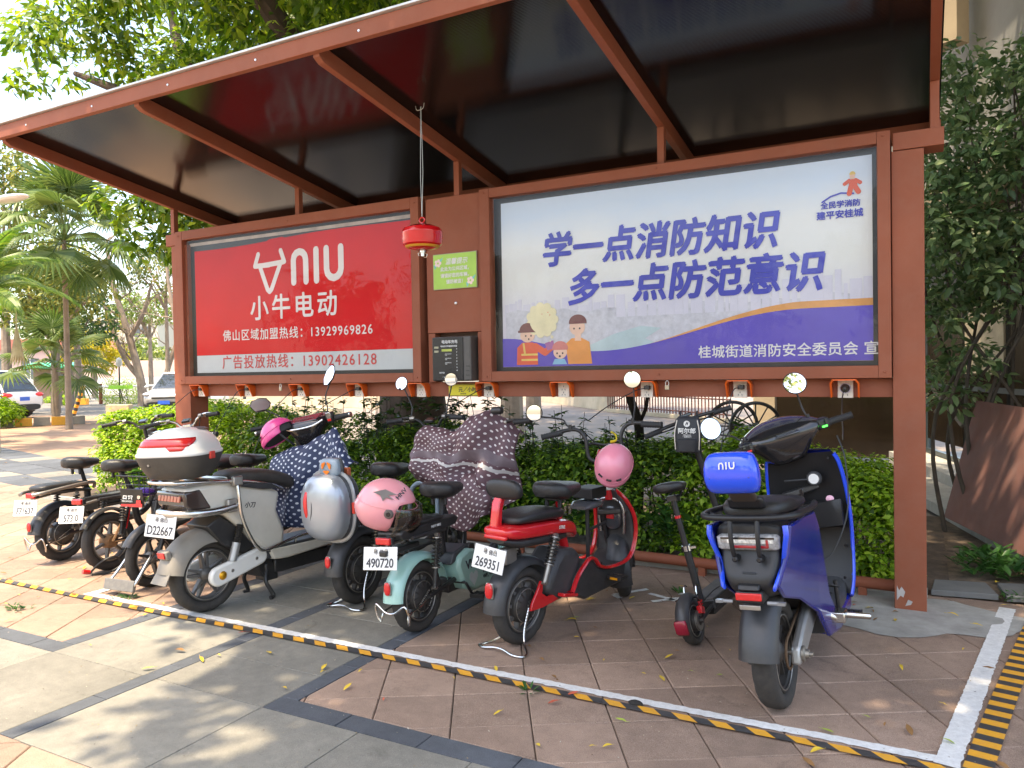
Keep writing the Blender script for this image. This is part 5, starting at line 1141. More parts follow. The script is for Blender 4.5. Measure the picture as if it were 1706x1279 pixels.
# floor and leg shield (the tall curved inner panel)
mb = MB(); mb.body([(.40, .20, .31, .15, 5), (.60, .19, .295, .17, 5), (.85, .19, .30, .17, 5), (.98, .22, .34, .16, 4)], 24); obj('floorboard', mb, M_ABSG, bs, smooth=45)
mb = MB(); mb.prism([(.40, .20), (.62, .155), (.95, .17), (1.04, .26), (1.02, .305), (.92, .255), (.60, .245), (.42, .29)], -.176, .176); obj('belly_panel', mb, M_BL, bs, bevel=.02, smooth=40)
shs = [(.255, .93, .185), (.34, .99, .195), (.50, 1.03, .20), (.68, 1.02, .205), (.84, .985, .20), (.96, .95, .185), (1.01, .935, .165)]
rs = []
for z, x, w_ in shs:
    ring = []
    for j in range(13):
        t = -1+2*j/12; ring.append(Vector((x-.035*abs(t)**2.2+.02, w_*t, z+.012*abs(t))))
    for j in range(12, -1, -1):
        t = -1+2*j/12; ring.append(Vector((x-.035*abs(t)**2.2+.055, w_*t, z)))
    rs.append(ring)
mb = MB(); mb.rings(rs); obj('leg_shield', mb, M_ABS, bs, smooth=50)
for s in (-1, 1):
    mb = MB(); mb.tube(curve([(x-.008, s*(w_+.004), z) for z, x, w_ in shs], 5), .010, 8, flat=1.5); obj('blue_edge', mb, M_BLU2, bs)
rs = []
for z, x, w_ in [(.24, .93, .19)]+shs[1:]+[(1.03, .935, .15)]:
    rs.append([Vector((x+.062-.05*abs(t)**2.2+(.06*(1-abs(t))), w_*1.0*t, z)) for t in np.linspace(-1, 1, 13)]+[Vector((x+.058-.04*abs(t)**2.2, w_*t*.98, z)) for t in np.linspace(1, -1, 13)])
mb = MB(); mb.rings(rs); obj('front_apron', mb, M_BL, bs, smooth=50)
# glove pocket lip, dial, key slot, screws
mb = MB(); rs = []
for z, k in ((.60, .030), (.66, .038), (.735, .042), (.74, .030)):
    rs.append([Vector((.99-.02-k*(1-abs(t)**3)-.035*abs(t)**2.2, .18*t, z+.025*abs(t))) for t in np.linspace(-1, 1, 13)]+[Vector((1.02-.035*abs(t)**2.2, .18*t, z)) for t in np.linspace(1, -1, 13)])
mb.rings(rs); obj('glove_pocket', mb, M_ABS, bs, smooth=45)
mb = MB(); mb.tube([(.938, .10, .865), (.934, -.02, .872)], .010, 10, flat=.5); mb.lathe([(0, -.022), (.034, -.020), (.040, -.010), (.040, 0)], (.952, -.055, .875), 'x', 24); dl = obj('hook_dial', mb, M_ABSG, bs)
mb = MB(); rs = [(.010, -.030), (.020, -.030), (.020, -.026), (.010, -.026)]; mb.lathe([(.016, -.0225), (.027, -.0225), (.027, -.0205), (.016, -.0205)], (.952, -.055, .875), 'x', 24); mb.lathe([(0, -.0235), (.008, -.0235), (.008, -.0205)], (.952, -.055, .875), 'x', 16); obj('dial_ring', mb, M_PLT, dl)
mb = MB(); mb.box((.955, .02, .80), (.012, .022, .045)); obj('bag_hook', mb, M_BGLOSS, bs, bevel=.004)
for q in ((.985, -.165, .66), (1.01, -.17, .50), (.93, -.14, .985), (.95, -.16, .34)): mb = MB(); mb.lathe([(0, -.006), (.007, -.006), (.008, 0)], q, 'x', 10); obj('screw', mb, M_BGLOSS, bs)
mb = MB(); mb.ball((.945, -.125, .765), (.012, .022, .018), 10, 6); tag(obj('pink_tissue', mb, mat('pink_tissue', (.75, .42, .52), .7, bump=1, bscale=80), None), 'crumpled pink tissue in the glove pocket of the blue scooter', 'tissue')
tt = bpy.data.objects['pink_tissue']; tt.matrix_world = Matrix.Translation(bs.location) @ bs.rotation_euler.to_matrix().to_4x4()
for i in range(6): 
    mb = MB(); mb.tube(curve([(.52+.05*i, -.12+.0*i, .301), (.56+.05*i, -.03, .301), (.56+.05*i, .03, .301), (.52+.05*i, .12, .301)], 4), .003, 5); obj('floor_rib', mb, M_ABS, bs)
# handlebar cowl (steered)
S0 = S; S = Matrix.Translation((-.02, .03, .035)) @ S0
mb = MB(S); mb.column([(.93, .96, 0, .05, .085, 4), (.99, .95, 0, .08, .12, 4), (1.04, .94, 0, .10, .17, 4), (1.085, .935, 0, .115, .225, 3.4), (1.12, .945, 0, .115, .235, 3), (1.155, .97, 0, .09, .17, 2.6), (1.18, 1.0, 0, .055, .10, 2.4), (1.19, 1.01, 0, .025, .05, 2.2)], 28); cw = obj('handlebar_cowl', mb, M_BGLOSS, bs, smooth=60, sub=1)
mb = MB(S); mb.box((.855, 0, 1.115), (.10, .13, .012), (0, -28, 0)); obj('dash_display', mb, mat('dash_glass', (.01, .012, .02), .06, coat=1), cw, bevel=.006)
for s in (-1, 1):
    mb = MB(S); mb.tube([(.93, s*.13, 1.09), (.905, s*.23, 1.085)], [.035, .028], 14); obj('cowl_arm', mb, M_ABS, cw)
    mb = MB(S); mb.box((.885, s*.215, 1.09), (.055, .075, .06), (0, -10, s*-12)); sw = obj('switch_box', mb, M_ABS, cw, bevel=.012)
    for k in range(5): mb = MB(S); mb.box((.855, s*.215+(.02 if k % 2 else -.015), 1.107-.011*(k//2)), (.008, .012, .008)); obj('switch_button', mb, M_BGLOSS, sw)
    mb = MB(S); mb.box((.852, s*.215, 1.073), (.010, .028, .010)); obj('start_button', mb, mat('button_red', (.7, .02, .02), .3) if s > 0 else mat('button_green', (.05, .7, .08), .3, emit=(.05, .9, .1, .6)), sw, bevel=.002)
hb = round_bar(cw, [(.86, .36, 1.085), (.90, .22, 1.085), (.92, .0, 1.08), (.90, -.22, 1.085), (.86, -.36, 1.085)], .011, S)
grips(cw, [((.855, .375, 1.085), (-.25, 1, 0)), ((.855, -.375, 1.085), (-.25, -1, 0))], xf=S, r=.0175, inner=.125)
lever(cw, (.89, .32, 1.085), (-.2, 1, 0), S, M_BLACK); lever(cw, (.89, -.32, 1.085), (-.2, -1, 0), S, M_BLACK)
mirror(bs, (.92, .20, 1.12), (.95, .25, 1.17), (.93, .355, 1.25), .060, S, face=(-1, -.25, .05)); mirror(bs, (.92, -.17, 1.13), (.96, -.17, 1.22), (.92, -.165, 1.34), .060, S, face=(-1, .1, .30))
S = S0
fork(bs, XF, .225, .99, .80, .085, S, m=M_BLACK, rr=.019)
mb = MB(S); mb.arc((XF, 0, .225), .265, 25, 165, .12, .005, .5, 18); obj('mudguard', mb, M_ABS, bs, smooth=60)
# right-hand rear footpeg, pedal, side stand
mb = MB(); mb.tube([(.40, -.14, .30), (.42, -.21, .275)], .022, 12); mb.box((.44, -.19, .285), (.09, .09, .05)); mb.tube([(.46, -.20, .285), (.52, -.33, .265)], .014, 10); obj('foot_peg', mb, M_CHR, bs, bevel=.006)
pedal(bs, (.60, -.17, .25), refl=False); mb = MB(); mb.tube([(.60, -.175, .25), (.57, -.175, .42)], .010, 8); obj('crank', mb, M_BLACK, bs)
mb = MB(); mb.tube(curve([(.45, .14, .20), (.42, .20, .12), (.40, .235, .025)], 5), .011, 8); obj('side_stand', mb, M_BLACK, bs)
mb = MB(); mb.tube(curve([(.90, -.05, .52), (.86, -.08, .48), (.80, -.02, .45), (.72, .06, .42)], 5), .0035, 6); obj('charge_cable', mb, M_CORD, bs)
cc = thing('charger_cable', 'thin black cable looping down the leg shield of the blue scooter', 'cable', (-.40, 4.35, 1.1))
mb = MB(Matrix.Translation((.40, -4.35, -1.1))); mb.tube(curve([(-.40, 4.37, 1.12), (-.355, 4.30, 1.0), (-.34, 4.22, .75), (-.40, 4.12, .56), (-.47, 4.05, .50), (-.42, 3.98, .44), (-.36, 4.0, .42), (-.47, 4.02, .41)], 6), .004, 6); obj('cord', mb, M_CORD, cc)

for ch in bs.children_recursive:            # the tail sits further forward over the wheel, the pad stays back
    if ch.type != 'MESH' or ch.name.startswith(('wheel', 'rim', 'hub', 'mudguard', 'leg_', 'front_', 'handle', 'grip', 'mirror')): continue
    for v in ch.data.vertices:
        if v.co.z > .60 and v.co.x < .30:
            w_ = min(1, (v.co.z-.60)/.08); k = .17-.12*max(0, min(1, (v.co.z-.94)/.06)); v.co.x += w_*k*min(1, (.30-v.co.x)/.6)

for ch in bs.children_recursive:            # the tail shell narrows towards the mudguard
    if ch.type != 'MESH' or not ch.name.startswith(('rear_body', 'side_panel', 'blue_edge')): continue
    for v in ch.data.vertices:
        if v.co.x < .45 and v.co.z > .2: f_ = max(0, min(1, (.80-v.co.z)/.26))*max(0, min(1, (.30-v.co.x)/.35)); v.co.y *= 1-.42*f_
# ================================================================ WHITE SCOOTER
M_CREAM = mat('cream_panel', (.62, .585, .51), .32, var=.05, coat=.25, dust=.16, dustcol=(.30, .26, .20))
M_WHB = mat('white_gloss', (.72, .71, .67), .25, var=.03, coat=.4, dust=.05, dustcol=(.4, .36, .3))
M_GRF = mat('grey_mudguard', (.22, .20, .17), .55, var=.12, dust=.45, dustcol=(.24, .21, .17))
M_BRSEAT = mat('seat_dark_brown', (.026, .021, .018), .48, var=.12, dust=.15, bump=.3, bscale=250)
ws = root_at('electric_scooter', 'cream electric scooter with a white-lidded top box and number D22667', 'electric scooter', (-4.02, 3.35), 8, 2, None); ws.pop('group', None)
wheel(ws, 0, .232, .105, style='split', rim=M_RIMG, spokes=5); S = steer(24, .95, .8, 22); XF = 1.25
wheel(ws, XF, .225, .09, xf=S, style='cast', rim=M_RIMB)
mb = MB(); mb.arc((0, 0, .232), .300, 20, 168, .20, .005, .36, 28, side=.05, flare=.06); obj('mudguard', mb, M_GRF, ws, smooth=60)
mb = MB(); mb.add([(-.265, -.07, .32), (-.265, .07, .32), (-.315, -.085, .235), (-.315, .085, .235), (-.258, -.07, .32), (-.258, .07, .32), (-.307, -.085, .235), (-.307, .085, .235)], [(0, 1, 3, 2), (4, 6, 7, 5), (0, 4, 5, 1), (2, 3, 7, 6), (0, 2, 6, 4), (1, 5, 7, 3)]); obj('mud_flap', mb, M_GRF, ws, bevel=.002)
mb = MB(); mb.box((-.262, 0, .405), (.035, .10, .055), (0, -12, 0)); rr_ = obj('reflector_housing', mb, M_GRF, ws, bevel=.008); mb = MB(); mb.box((-.285, 0, .405), (.008, .075, .036), (0, -12, 0)); obj('reflector', mb, M_REFL, rr_, bevel=.002)
# side shells: faceted panel
side = [(-.20, .80), (.02, .825), (.20, .79), (.40, .735), (.485, .70), (.455, .58), (.51, .44), (.50, .34), (.36, .315), (.26, .40), (.18, .50), (.07, .60), (-.02, .635), (-.16, .67)]
mb = MB(); mb.prism(side, -.155, .155); bd = obj('rear_body', mb, M_CREAM, ws, smooth=40)
md = bd.modifiers.new('b', 'BEVEL'); md.width = .03; md.segments = 3; md.limit_method = 'ANGLE'; md.angle_limit = radians(50)
mb = MB(); mb.prism([(.05, .60), (.18, .50), (.26, .40), (.30, .36), (.20, .33), (.05, .42), (-.05, .55)], -.12, .12); obj('inner_fender', mb, M_BLACK, ws, bevel=.01)
text('lettering', '小刀', .040, frame_mat((.20, -.1562, .635), (1, 0, -.12), (.12, 0, 1)), M_INK, ws, bold=.02, shear=.2)
mb = MB(); mb.box((.155, -.1565, .655), (.05, .002, .012), (0, 7, 0)); obj('badge', mb, M_INK, ws)
# tail light cluster recessed in dark glass
mb = MB(); mb.prism([(-.215, .785), (-.10, .795), (-.02, .66), (-.17, .665), (-.205, .70)], -.158, .158); tg = obj('tail_glass', mb, mat('tail_glass', (.05, .035, .03), .12, coat=.8), ws, bevel=.015, smooth=35)
for k in range(7):
    mb = MB(); mb.box((-.218+.001*k, -.11+.037*k, .742), (.010, .028, .035), (0, 10, 0)); obj('light_bar', mb, mat('amber_red', (.42, .10, .06), .2, coat=.6), tg, bevel=.002)
# chrome tail rail
mb = MB(); mb.tube(curve([(.12, -.19, .66), (-.02, -.185, .645), (-.17, -.16, .650), (-.245, -.08, .655), (-.255, 0, .655), (-.245, .08, .655), (-.17, .16, .65), (-.02, .185, .645), (.12, .19, .66)], 6), .017, 12, flat=1.4); obj('tail_rail', mb, M_CHR, ws)
for s in (-1, 1): mb = MB(); mb.box((.09, s*.185, .665), (.07, .03, .085)); obj('rail_bracket', mb, M_STEEL, ws, bevel=.008)
number_plate(ws, (-.285, -.01, .585), 'D22667', yaw=18, tilt=10, roll=4, w=.225, h=.135)
mb = MB(); mb.tube([(-.12, 0, .62), (-.27, 0, .60)], .014, 8); obj('plate_holder', mb, M_STEEL, ws)
# luggage rack
mb = MB(); mb.tube(curve([(.50, -.15, .715), (.40, -.17, .755), (.20, -.175, .80), (-.05, -.175, .83), (-.25, -.14, .845), (-.31, 0, .85), (-.25, .14, .845), (-.05, .175, .83), (.20, .175, .80), (.40, .17, .755), (.50, .15, .715)], 6), .012, 10)
for x in (-.2, -.05, .08): mb.tube([(x, -.16, .835), (x, .16, .835)], .010, 8)
obj('luggage_rack', mb, M_CHR, ws)
mb = MB(); mb.prism([(.10, .79), (.33, .735), (.44, .725), (.40, .765), (.30, .79)], -.185, -.150); obj('grab_panel', mb, M_FGREY, ws, bevel=.006)
mb = MB(); mb.tube(curve([(.13, -.19, .82), (.13, -.205, .72), (.14, -.21, .60), (.18, -.215, .48), (.24, -.215, .38), (.32, -.215, .345), (.60, -.215, .39), (.85, -.20, .37)], 7), .0115, 10); mb.tube([(.55, -.215, .385), (.58, -.16, .34)], .009, 8); obj('crash_bar', mb, M_CHR, ws)
mb = MB(); mb.box((.13, -.195, .815), (.07, .03, .06)); obj('crash_bar_clamp', mb, M_STEEL, ws, bevel=.008)
mb = MB(); mb.body([(.12, .80, .85, .10, 3), (.18, .77, .88, .135, 3), (.34, .755, .875, .14, 3), (.50, .725, .845, .13, 3), (.62, .70, .80, .11, 3), (.68, .69, .77, .07, 3)], 24); obj('seat', mb, M_BRSEAT, ws, smooth=60, sub=1)
for s in (-1, 1):
    mb = MB(); a, b = Vector((.17, s*.15, .53)), Vector((.10, s*.15, .31)); mb.tube([a.lerp(b, .5), b], .027, 14); sh_ = obj('shock_absorber', mb, M_ALU, ws)
    mb = MB(); pts = [a+(b-a)*(.0+.56*i/6*.999) for i in range(7)]; mb.tube([a+(b-a)*(.56*i/22) for i in range(23)], [.026 if i % 2 else .019 for i in range(23)], 14); obj('gaiter', mb, M_SPR, sh_)
def capsule(p, q, r, n=12):
    a = math.atan2(q[1]-p[1], q[0]-p[0]); out = []
    for i in range(n+1): t = a+pi/2+pi*i/n; out.append((p[0]+r*cos(t), p[1]+r*sin(t)))
    for i in range(n+1): t = a-pi/2+pi*i/n; out.append((q[0]+r*.9*cos(t), q[1]+r*.9*sin(t)))
    return out
for s in (-1, 1):
    mb = MB(); mb.prism(capsule((0, .232), (.30, .30), .062), s*.12, s*.165); sa = obj('swingarm_cover', mb, M_WHB, ws, bevel=.014, smooth=40)
    mb = MB(); mb.lathe([(0, s*.176), (.014, s*.176), (.026, s*.168), (.028, s*.163)], (.02, 0, .236), 'y', 20); obj('gold_bolt', mb, mat('gold_bolt', (.60, .30, .02), .3, metal=.7), sa)
    mb = MB(); mb.lathe([(0, s*.167), (.010, s*.167), (.012, s*.163)], (.09, 0, .252), 'y', 14); mb.lathe([(0, s*.167), (.010, s*.167), (.012, s*.163)], (.27, 0, .292), 'y', 14); obj('cover_bolt', mb, M_STEEL, sa)
mb = MB(); mb.box((.66, 0, .325), (.60, .33, .035)); mb.box((.66, 0, .29), (.60, .30, .05)); obj('floorboard', mb, M_ABSG, ws, bevel=.01)
mb = MB(); mb.prism([(.36, .335), (.40, .255), (.52, .245), (1.0, .27), (1.05, .33)], -.168, .168); obj('skirt', mb, M_CREAM, ws, bevel=.015, smooth=35)
mb = MB(); mb.box((.68, 0, .20), (.50, .26, .09)); mb.box((.42, -.05, .17), (.10, .12, .12)); obj('battery_tray', mb, M_BLACK, ws, bevel=.01)
mb = MB(); mb.tube(curve([(.40, -.09, .20), (.36, -.12, .12), (.40, -.14, .02), (.37, -.15, .008)], 4), .014, 8); mb.tube(curve([(.40, .09, .20), (.36, .12, .12), (.40, .14, .02), (.37, .15, .008)], 4), .014, 8); mb.tube([(.385, -.11, .14), (.385, .11, .14)], .01, 8); obj('stand', mb, M_BLACK, ws)
mb = MB(); mb.prism([(.30, .24), (.34, .30), (.50, .27), (.46, .16), (.36, .14)], -.10, .10); obj('motor_mount', mb, M_BLACK, ws, bevel=.01)
# front: shield, cowl, bars
mb = MB(); mb.column([(.28, 1.02, 0, .03, .17, 4), (.50, 1.06, 0, .05, .19, 4), (.80, 1.0, 0, .06, .19, 4), (.95, .96, 0, .06, .16, 3.5), (1.0, .95, 0, .05, .12, 3)], 24); obj('leg_shield', mb, M_ABS, ws, smooth=55)
mb = MB(S); mb.column([(.94, .90, 0, .05, .07, 3), (1.02, .89, 0, .06, .09, 3), (1.08, .88, 0, .09, .13, 3.2), (1.13, .90, 0, .11, .19, 3), (1.16, .93, 0, .11, .20, 2.8), (1.19, .99, 0, .07, .15, 2.5), (1.205, 1.02, 0, .03, .10, 2.2)], 28); cw = obj('handlebar_cowl', mb, M_BGLOSS, ws, smooth=60, sub=1)
mb = MB(S); mb.box((.865, 0, 1.165), (.13, .24, .012), (0, -22, 0)); obj('dash_display', mb, MATS['dash_glass'], cw, bevel=.005)
mb = MB(S); mb.tube(curve([(.80, .17, 1.13), (.785, .08, 1.10), (.785, -.08, 1.10), (.80, -.17, 1.13)], 6), .009, 8); obj('chrome_strip', mb, M_CHR, cw)
hb = round_bar(cw, [(.82, .36, 1.13), (.87, .20, 1.14), (.88, 0, 1.13), (.87, -.20, 1.14), (.82, -.36, 1.13)], .012, S)
grips(cw, [((.815, .375, 1.13), (-.22, 1, 0)), ((.815, -.375, 1.13), (-.22, -1, 0))], xf=S, r=.018, inner=.125, cap=M_CHR)
for s in (-1, 1):
    mb = MB(S); mb.box((.835, s*.215, 1.14), (.05, .055, .075), (0, -18, 0)); sw = obj('switch_box', mb, M_ABS, cw, bevel=.008)
    mb = MB(S); mb.box((.808, s*.215, 1.150), (.008, .036, .050), (0, -18, 0)); sf = obj('switch_frame', mb, M_CHR, cw, bevel=.003)
    mb = MB(S); mb.box((.806, s*.215, 1.160), (.010, .024, .018), (0, -18, 0)); obj('switch', mb, M_BGLOSS, sf); mb = MB(S); mb.box((.815, s*.215, 1.122), (.010, .026, .016), (0, -18, 0)); obj('start_button', mb, mat('button_red', (.7, .02, .02), .3), sf)
lever(cw, (.85, .31, 1.13), (-.2, 1, 0), S); lever(cw, (.85, -.31, 1.13), (-.2, -1, 0), S)
ang = [(-1.25, .15), (-.9, .75), (.1, .95), (.9, .80), (1.35, .1), (1.1, -.35), (.3, -.75), (-.7, -.75)]
mirror(ws, (.87, .19, 1.15), (.90, .24, 1.24), (.86, .34, 1.33), .058, S, shape=ang, face=(-1, -.3, -.22)); 
ang2 = [(-.75, -1.15), (-.25, -1.25), (.55, -.5), (.85, .3), (.80, 1.1), (.45, 1.35), (-.35, .75), (-.8, -.3)]
mirror(ws, (.87, -.18, 1.16), (.90, -.17, 1.30), (.88, -.24, 1.44), .056, S, shape=ang2, face=(-1, .15, .32))
fork(ws, XF, .225, .96, .70, .085, S)
# top box rests on the rack
TBx, TBz = -.13, .862
bw = ws.matrix_basis @ Vector((TBx, 0, TBz)); tb = thing('top_box', 'white and black luggage top box with a red reflector, on the cream scooter rack', 'top box', bw, (ws.rotation_euler.x, 0, ws.rotation_euler.z+radians(26)))
mb = MB(); secs = []
for z, hx, hy in ((.0, .11, .14), (.012, .14, .17), (.06, .172, .198), (.12, .198, .22), (.145, .204, .228)): secs.append((z, 0, 0, hx, hy, 3.4))
mb.column(secs, 32); obj('box_base', mb, mat('box_dark', (.045, .042, .038), .5, var=.08, bump=.3, bscale=200, dust=.10), tb, smooth=60)
mb = MB(); mb.column([(.140, 0, 0, .198, .222, 3.5), (.150, 0, 0, .204, .228, 3.5), (.162, 0, 0, .204, .228, 3.5), (.168, 0, 0, .196, .220, 3.5), (.20, 0, 0, .190, .214, 3.4), (.245, .005, 0, .172, .19, 3.1), (.285, .02, 0, .13, .145, 2.8), (.305, .03, 0, .085, .09, 2.5), (.311, .035, 0, .03, .03, 2.2)], 36); obj('lid', mb, M_WHB, tb, smooth=60)
def lid_r(z):
    ks = [(.168, .196, .220), (.20, .190, .214), (.245, .172, .19), (.285, .13, .145)]
    for a, b in zip(ks[:-1], ks[1:]):
        if a[0] <= z <= b[0]: t = (z-a[0])/(b[0]-a[0]); return a[1]+t*(b[1]-a[1]), a[2]+t*(b[2]-a[2])
    return ks[-1][1:]
def lid_patch(name, rows, m):      # rows: (z, y0, y1) on the rear face of the lid
    vs = []; fs = []; N = 14
    for z, y0, y1 in rows:
        hx, hy = lid_r(z)
        for i in range(N+1):
            y = y0+(y1-y0)*i/N; q = max(0, 1-abs(y/hy)**3.3)**(1/3.3); vs.append((-hx*q-.0035+.004*(z > .24), y, z))
    for r in range(len(rows)-1):
        for i in range(N): fs.append((r*(N+1)+i, r*(N+1)+i+1, (r+1)*(N+1)+i+1, (r+1)*(N+1)+i))
    mb = MB(); mb.add(vs, fs); return obj(name, mb, m, tb, solid=.003, smooth=60)
lid_patch('lid_reflector', [(.206, .205, -.165), (.222, .203, -.180), (.240, .185, -.182), (.256, .15, -.17)], M_REFL); lid_patch('lid_reflector_tab', [(.180, -.06, -.135), (.207, -.030, -.160)], M_REFL)
mb = MB(); mb.box((-.02, -.229, .138), (.05, .014, .045)); obj('latch', mb, mat('latch_red', (.68, .06, .04), .4), tb, bevel=.003)
mb = MB(); mb.lathe([(0, -.186), (.016, -.184), (.018, -.17)], (0, .09, .10), 'x', 16); obj('lock_ring', mb, M_BLACK, tb); mb = MB(); mb.lathe([(0, -.190), (.007, -.190), (.007, -.184)], (0, .09, .10), 'x', 12); obj('lock', mb, M_STEEL, tb)
mb = MB(); mb.column([(.296, .08, -.04, .07, .10, 2.5), (.307, .09, -.04, .05, .07, 2.5)], 20); obj('lid_pad', mb, mat('dark_grey_pad', (.09, .07, .07), .6), tb, smooth=50)

# ================================================================ SMALLER ELECTRIC BIKES
def small_bike(rt, wb=1.08, r=.208, w=.075, fr=M_BLACK, fend=M_FGREY, fend_a=(28, 172), fw=.115, th=24, spokes=9, plate=None, py=0, pyaw=3, stand=None, sad=(.28, .795), tail='cushion', bars='low', shock_y=.115, hubstyle='motor', bat='floor', ffend=True, rim=M_RIMB, bar_mat=None, mirrors=(), barz=1.07, barw=.33, refl=True, barx=.80, panel=None, rake=16, grip=.12, ff=(50, 185)):
    S = steer(th, wb-.14, .6, rake)
    wheel(rt, 0, r, w, style=hubstyle, rim=rim, spokes=spokes); wheel(rt, wb, r*.97, w*.9, xf=S, rim=rim, spokes=6)
    if fend: mb = MB(); mb.arc((0, 0, r), r+.052, fend_a[0], fend_a[1], fw, .004, .45, 24, side=.008, flare=.1); obj('mudguard', mb, fend, rt, smooth=60)
    if ffend: mb = MB(S); mb.arc((wb, 0, r*.97), r+.035, ff[0], ff[1], .095, .004, .5, 18); obj('mudguard', mb, fend or M_FGREY, rt, smooth=60)
    if refl: box_light(rt, (-(r+.052)*cos(radians(178-fend_a[1]))+.0-.002, 0, r+.10), (.018, .038, .065), name='rear_reflector')
    hx = wb-.16
    mb = MB(); mb.tube([(hx, 0, .68), (hx-.02, 0, .80)], .026, 12); mb.tube(curve([(hx+.0, 0, .70), (hx+.01, 0, .50), (hx-.06, 0, .32), (hx-.22, 0, .235), (.40, 0, .235), (.30, 0, .30), (.26, 0, .40), (.25, 0, .56)], 6), .027, 12); obj('frame', mb, fr, rt)
    for s in (-1, 1):
        mb = MB(); mb.tube(curve([(.36, s*.05, .24), (.15, s*.085, .225), (0, s*.082, r)], 5), .014, 8); obj('swingarm', mb, fr, rt); mb = MB(); mb.tube(curve([(.26, s*.03, .54), (.10, s*.09, .56), (-.14, s*.10, .565)], 5), .012, 8); obj('rear_frame', mb, fr, rt)
    shock(rt, (.07, .545), (.02, r+.05), shock_y, .024)
    saddle(rt, sad[0], sad[1]-.01, .30, .130, .105); under_saddle(rt, sad[0], sad[1]-.045, .26, .52, fr)
    if tail == 'cushion':
        mb = MB(); mb.body([(-.22, .595, .625, .07, 3), (-.18, .58, .645, .10, 3), (.05, .575, .64, .11, 3.2), (.18, .575, .63, .10, 3), (.22, .58, .62, .06, 3)]); obj('passenger_cushion', mb, M_SEAT, rt, smooth=60, sub=1)
    if bat == 'floor':
        mb = MB(); mb.box((.58, 0, .255), (.30, .17, .03)); obj('footboard', mb, M_ABSG, rt, bevel=.01)
    mb = MB(); mb.box((.30, 0, .20), (.11, .09, .09)); mb.tube([(.30, -.13, .215), (.30, .13, .215)], .010, 8); mb.tube([(.30, -.13, .215), (.36, -.135, .13)], .009, 8); obj('crank', mb, M_BLACK, rt, bevel=.01)
    pedal(rt, (.36, -.13, .13), refl=False)
    fork(rt, wb, r*.97, hx+.01, .66, .065, S, rr=.014)
    # bar
    mb = MB(S); mb.tube([(hx-.015, 0, .78), (hx-.055, 0, barz-.07)], .016, 12); mb.box((hx-.055, 0, barz-.055), (.05, .07, .04)); obj('stem', mb, bar_mat or fr, rt, bevel=.004)
    x0 = hx-.055; bz = barz
    pts = [(x0-.09, barw, bz+.01), (x0-.05, barw*.6, bz+.03), (x0-.01, barw*.32, bz+.0), (x0, barw*.15, bz-.05), (x0, -barw*.15, bz-.05), (x0-.01, -barw*.32, bz), (x0-.05, -barw*.6, bz+.03), (x0-.09, -barw, bz+.01)]
    hb = round_bar(rt, pts, .011, S, bar_mat or fr)
    grips(hb, [((x0-.10, barw+.015, bz+.008), (-.28, 1, -.06)), ((x0-.10, -barw-.015, bz+.008), (-.28, -1, -.06))], xf=S, inner=grip)
    lever(hb, (x0-.075, barw-.03, bz+.015), (-.25, 1, -.05), S); lever(hb, (x0-.075, -barw+.03, bz+.015), (-.25, -1, -.05), S)
    for (yy, hz, hy, rr_, face) in mirrors: mirror(rt, (x0-.04, yy, bz+.02), (x0, yy*1.08, bz+.12), (x0-.02, hy, hz), rr_, S, face=face)
    mb = MB(S); mb.lathe([(0, .0), (.035, .0), (.05, .03), (.055, .06), (.052, .065), (0, .07)], (hx+.02, 0, bz-.12), 'x', 20); obj('headlamp', mb, M_BLACK, rt)
    mb = MB(S); mb.box((x0-.01, 0, bz+.0), (.06, .07, .022), (0, -20, 0)); obj('display', mb, M_BGLOSS, rt, bevel=.004)
    if plate: number_plate(rt, (-(r+.052)-.02, py, .475), plate, yaw=pyaw if pyaw != 3 else 14, tilt=12, roll=0)
    if plate:
        box_light(rt, (-.235, py+.0, .562), (.035, .10, .038)); mb = MB(); mb.tube([(-.08, 0, .55), (-.24, 0, .535)], .010, 8); obj('plate_holder', mb, M_STEEL, rt)
    if stand: centre_stand(rt, .03, r, .13, stand == 'down')
    mb = MB(S); mb.tube(curve([(x0-.06, .15, bz+.01), (x0+.08, .06, bz-.06), (hx+.04, 0, .80), (hx, -.02, .68)], 6), .004, 5); mb.tube(curve([(x0-.06, -.15, bz+.01), (x0+.09, -.06, bz-.08), (hx+.05, 0, .78), (hx, .02, .68)], 6), .004, 5); obj('cables', mb, M_CORD, rt)
    return S, hx, x0
# mint bike
M_MINT = mat('mint_paint', (.30, .52, .46), .28, var=.04, coat=.4, dust=.10, dustcol=(.25, .25, .2))
mt = root_at('electric_bike', 'mint green electric bike, number 490720, its bars hidden under a brown cover', 'electric bike', (-2.57, 3.62), 3, 3)
small_bike(mt, wb=1.05, r=.203, fend=M_MINT, fend_a=(12, 176), fw=.13, plate='490720', py=.02, stand='up', sad=(.30, .785), tail='none', rim=M_RIMB, spokes=10, refl=True, mirrors=(), barz=1.10)
mb = MB(); mb.prism([(-.22, .60), (-.20, .565), (-.05, .545), (.30, .565), (.34, .60), (.30, .625), (-.19, .618)], -.085, .085); obj('rack_body', mb, M_BLACK, mt, bevel=.01, smooth=35)
mb = MB(); mb.body([(-.21, .618, .635, .06, 3), (-.15, .61, .655, .09, 3), (.14, .61, .65, .095, 3), (.20, .61, .64, .07, 3)]); obj('passenger_cushion', mb, M_SEAT, mt, smooth=60)
text('lettering', 'NEW BIKE', .020, frame_mat((.06, -.0862, .585), (1, 0, 0), (0, 0, 1)), M_PWHITE, mt, bold=.02)
bp = [(.25, .30), (.27, .355), (.36, .385), (.44, .375), (.465, .315), (.55, .275), (.78, .255), (.80, .215), (.76, .165), (.60, .135), (.42, .135), (.31, .17)]
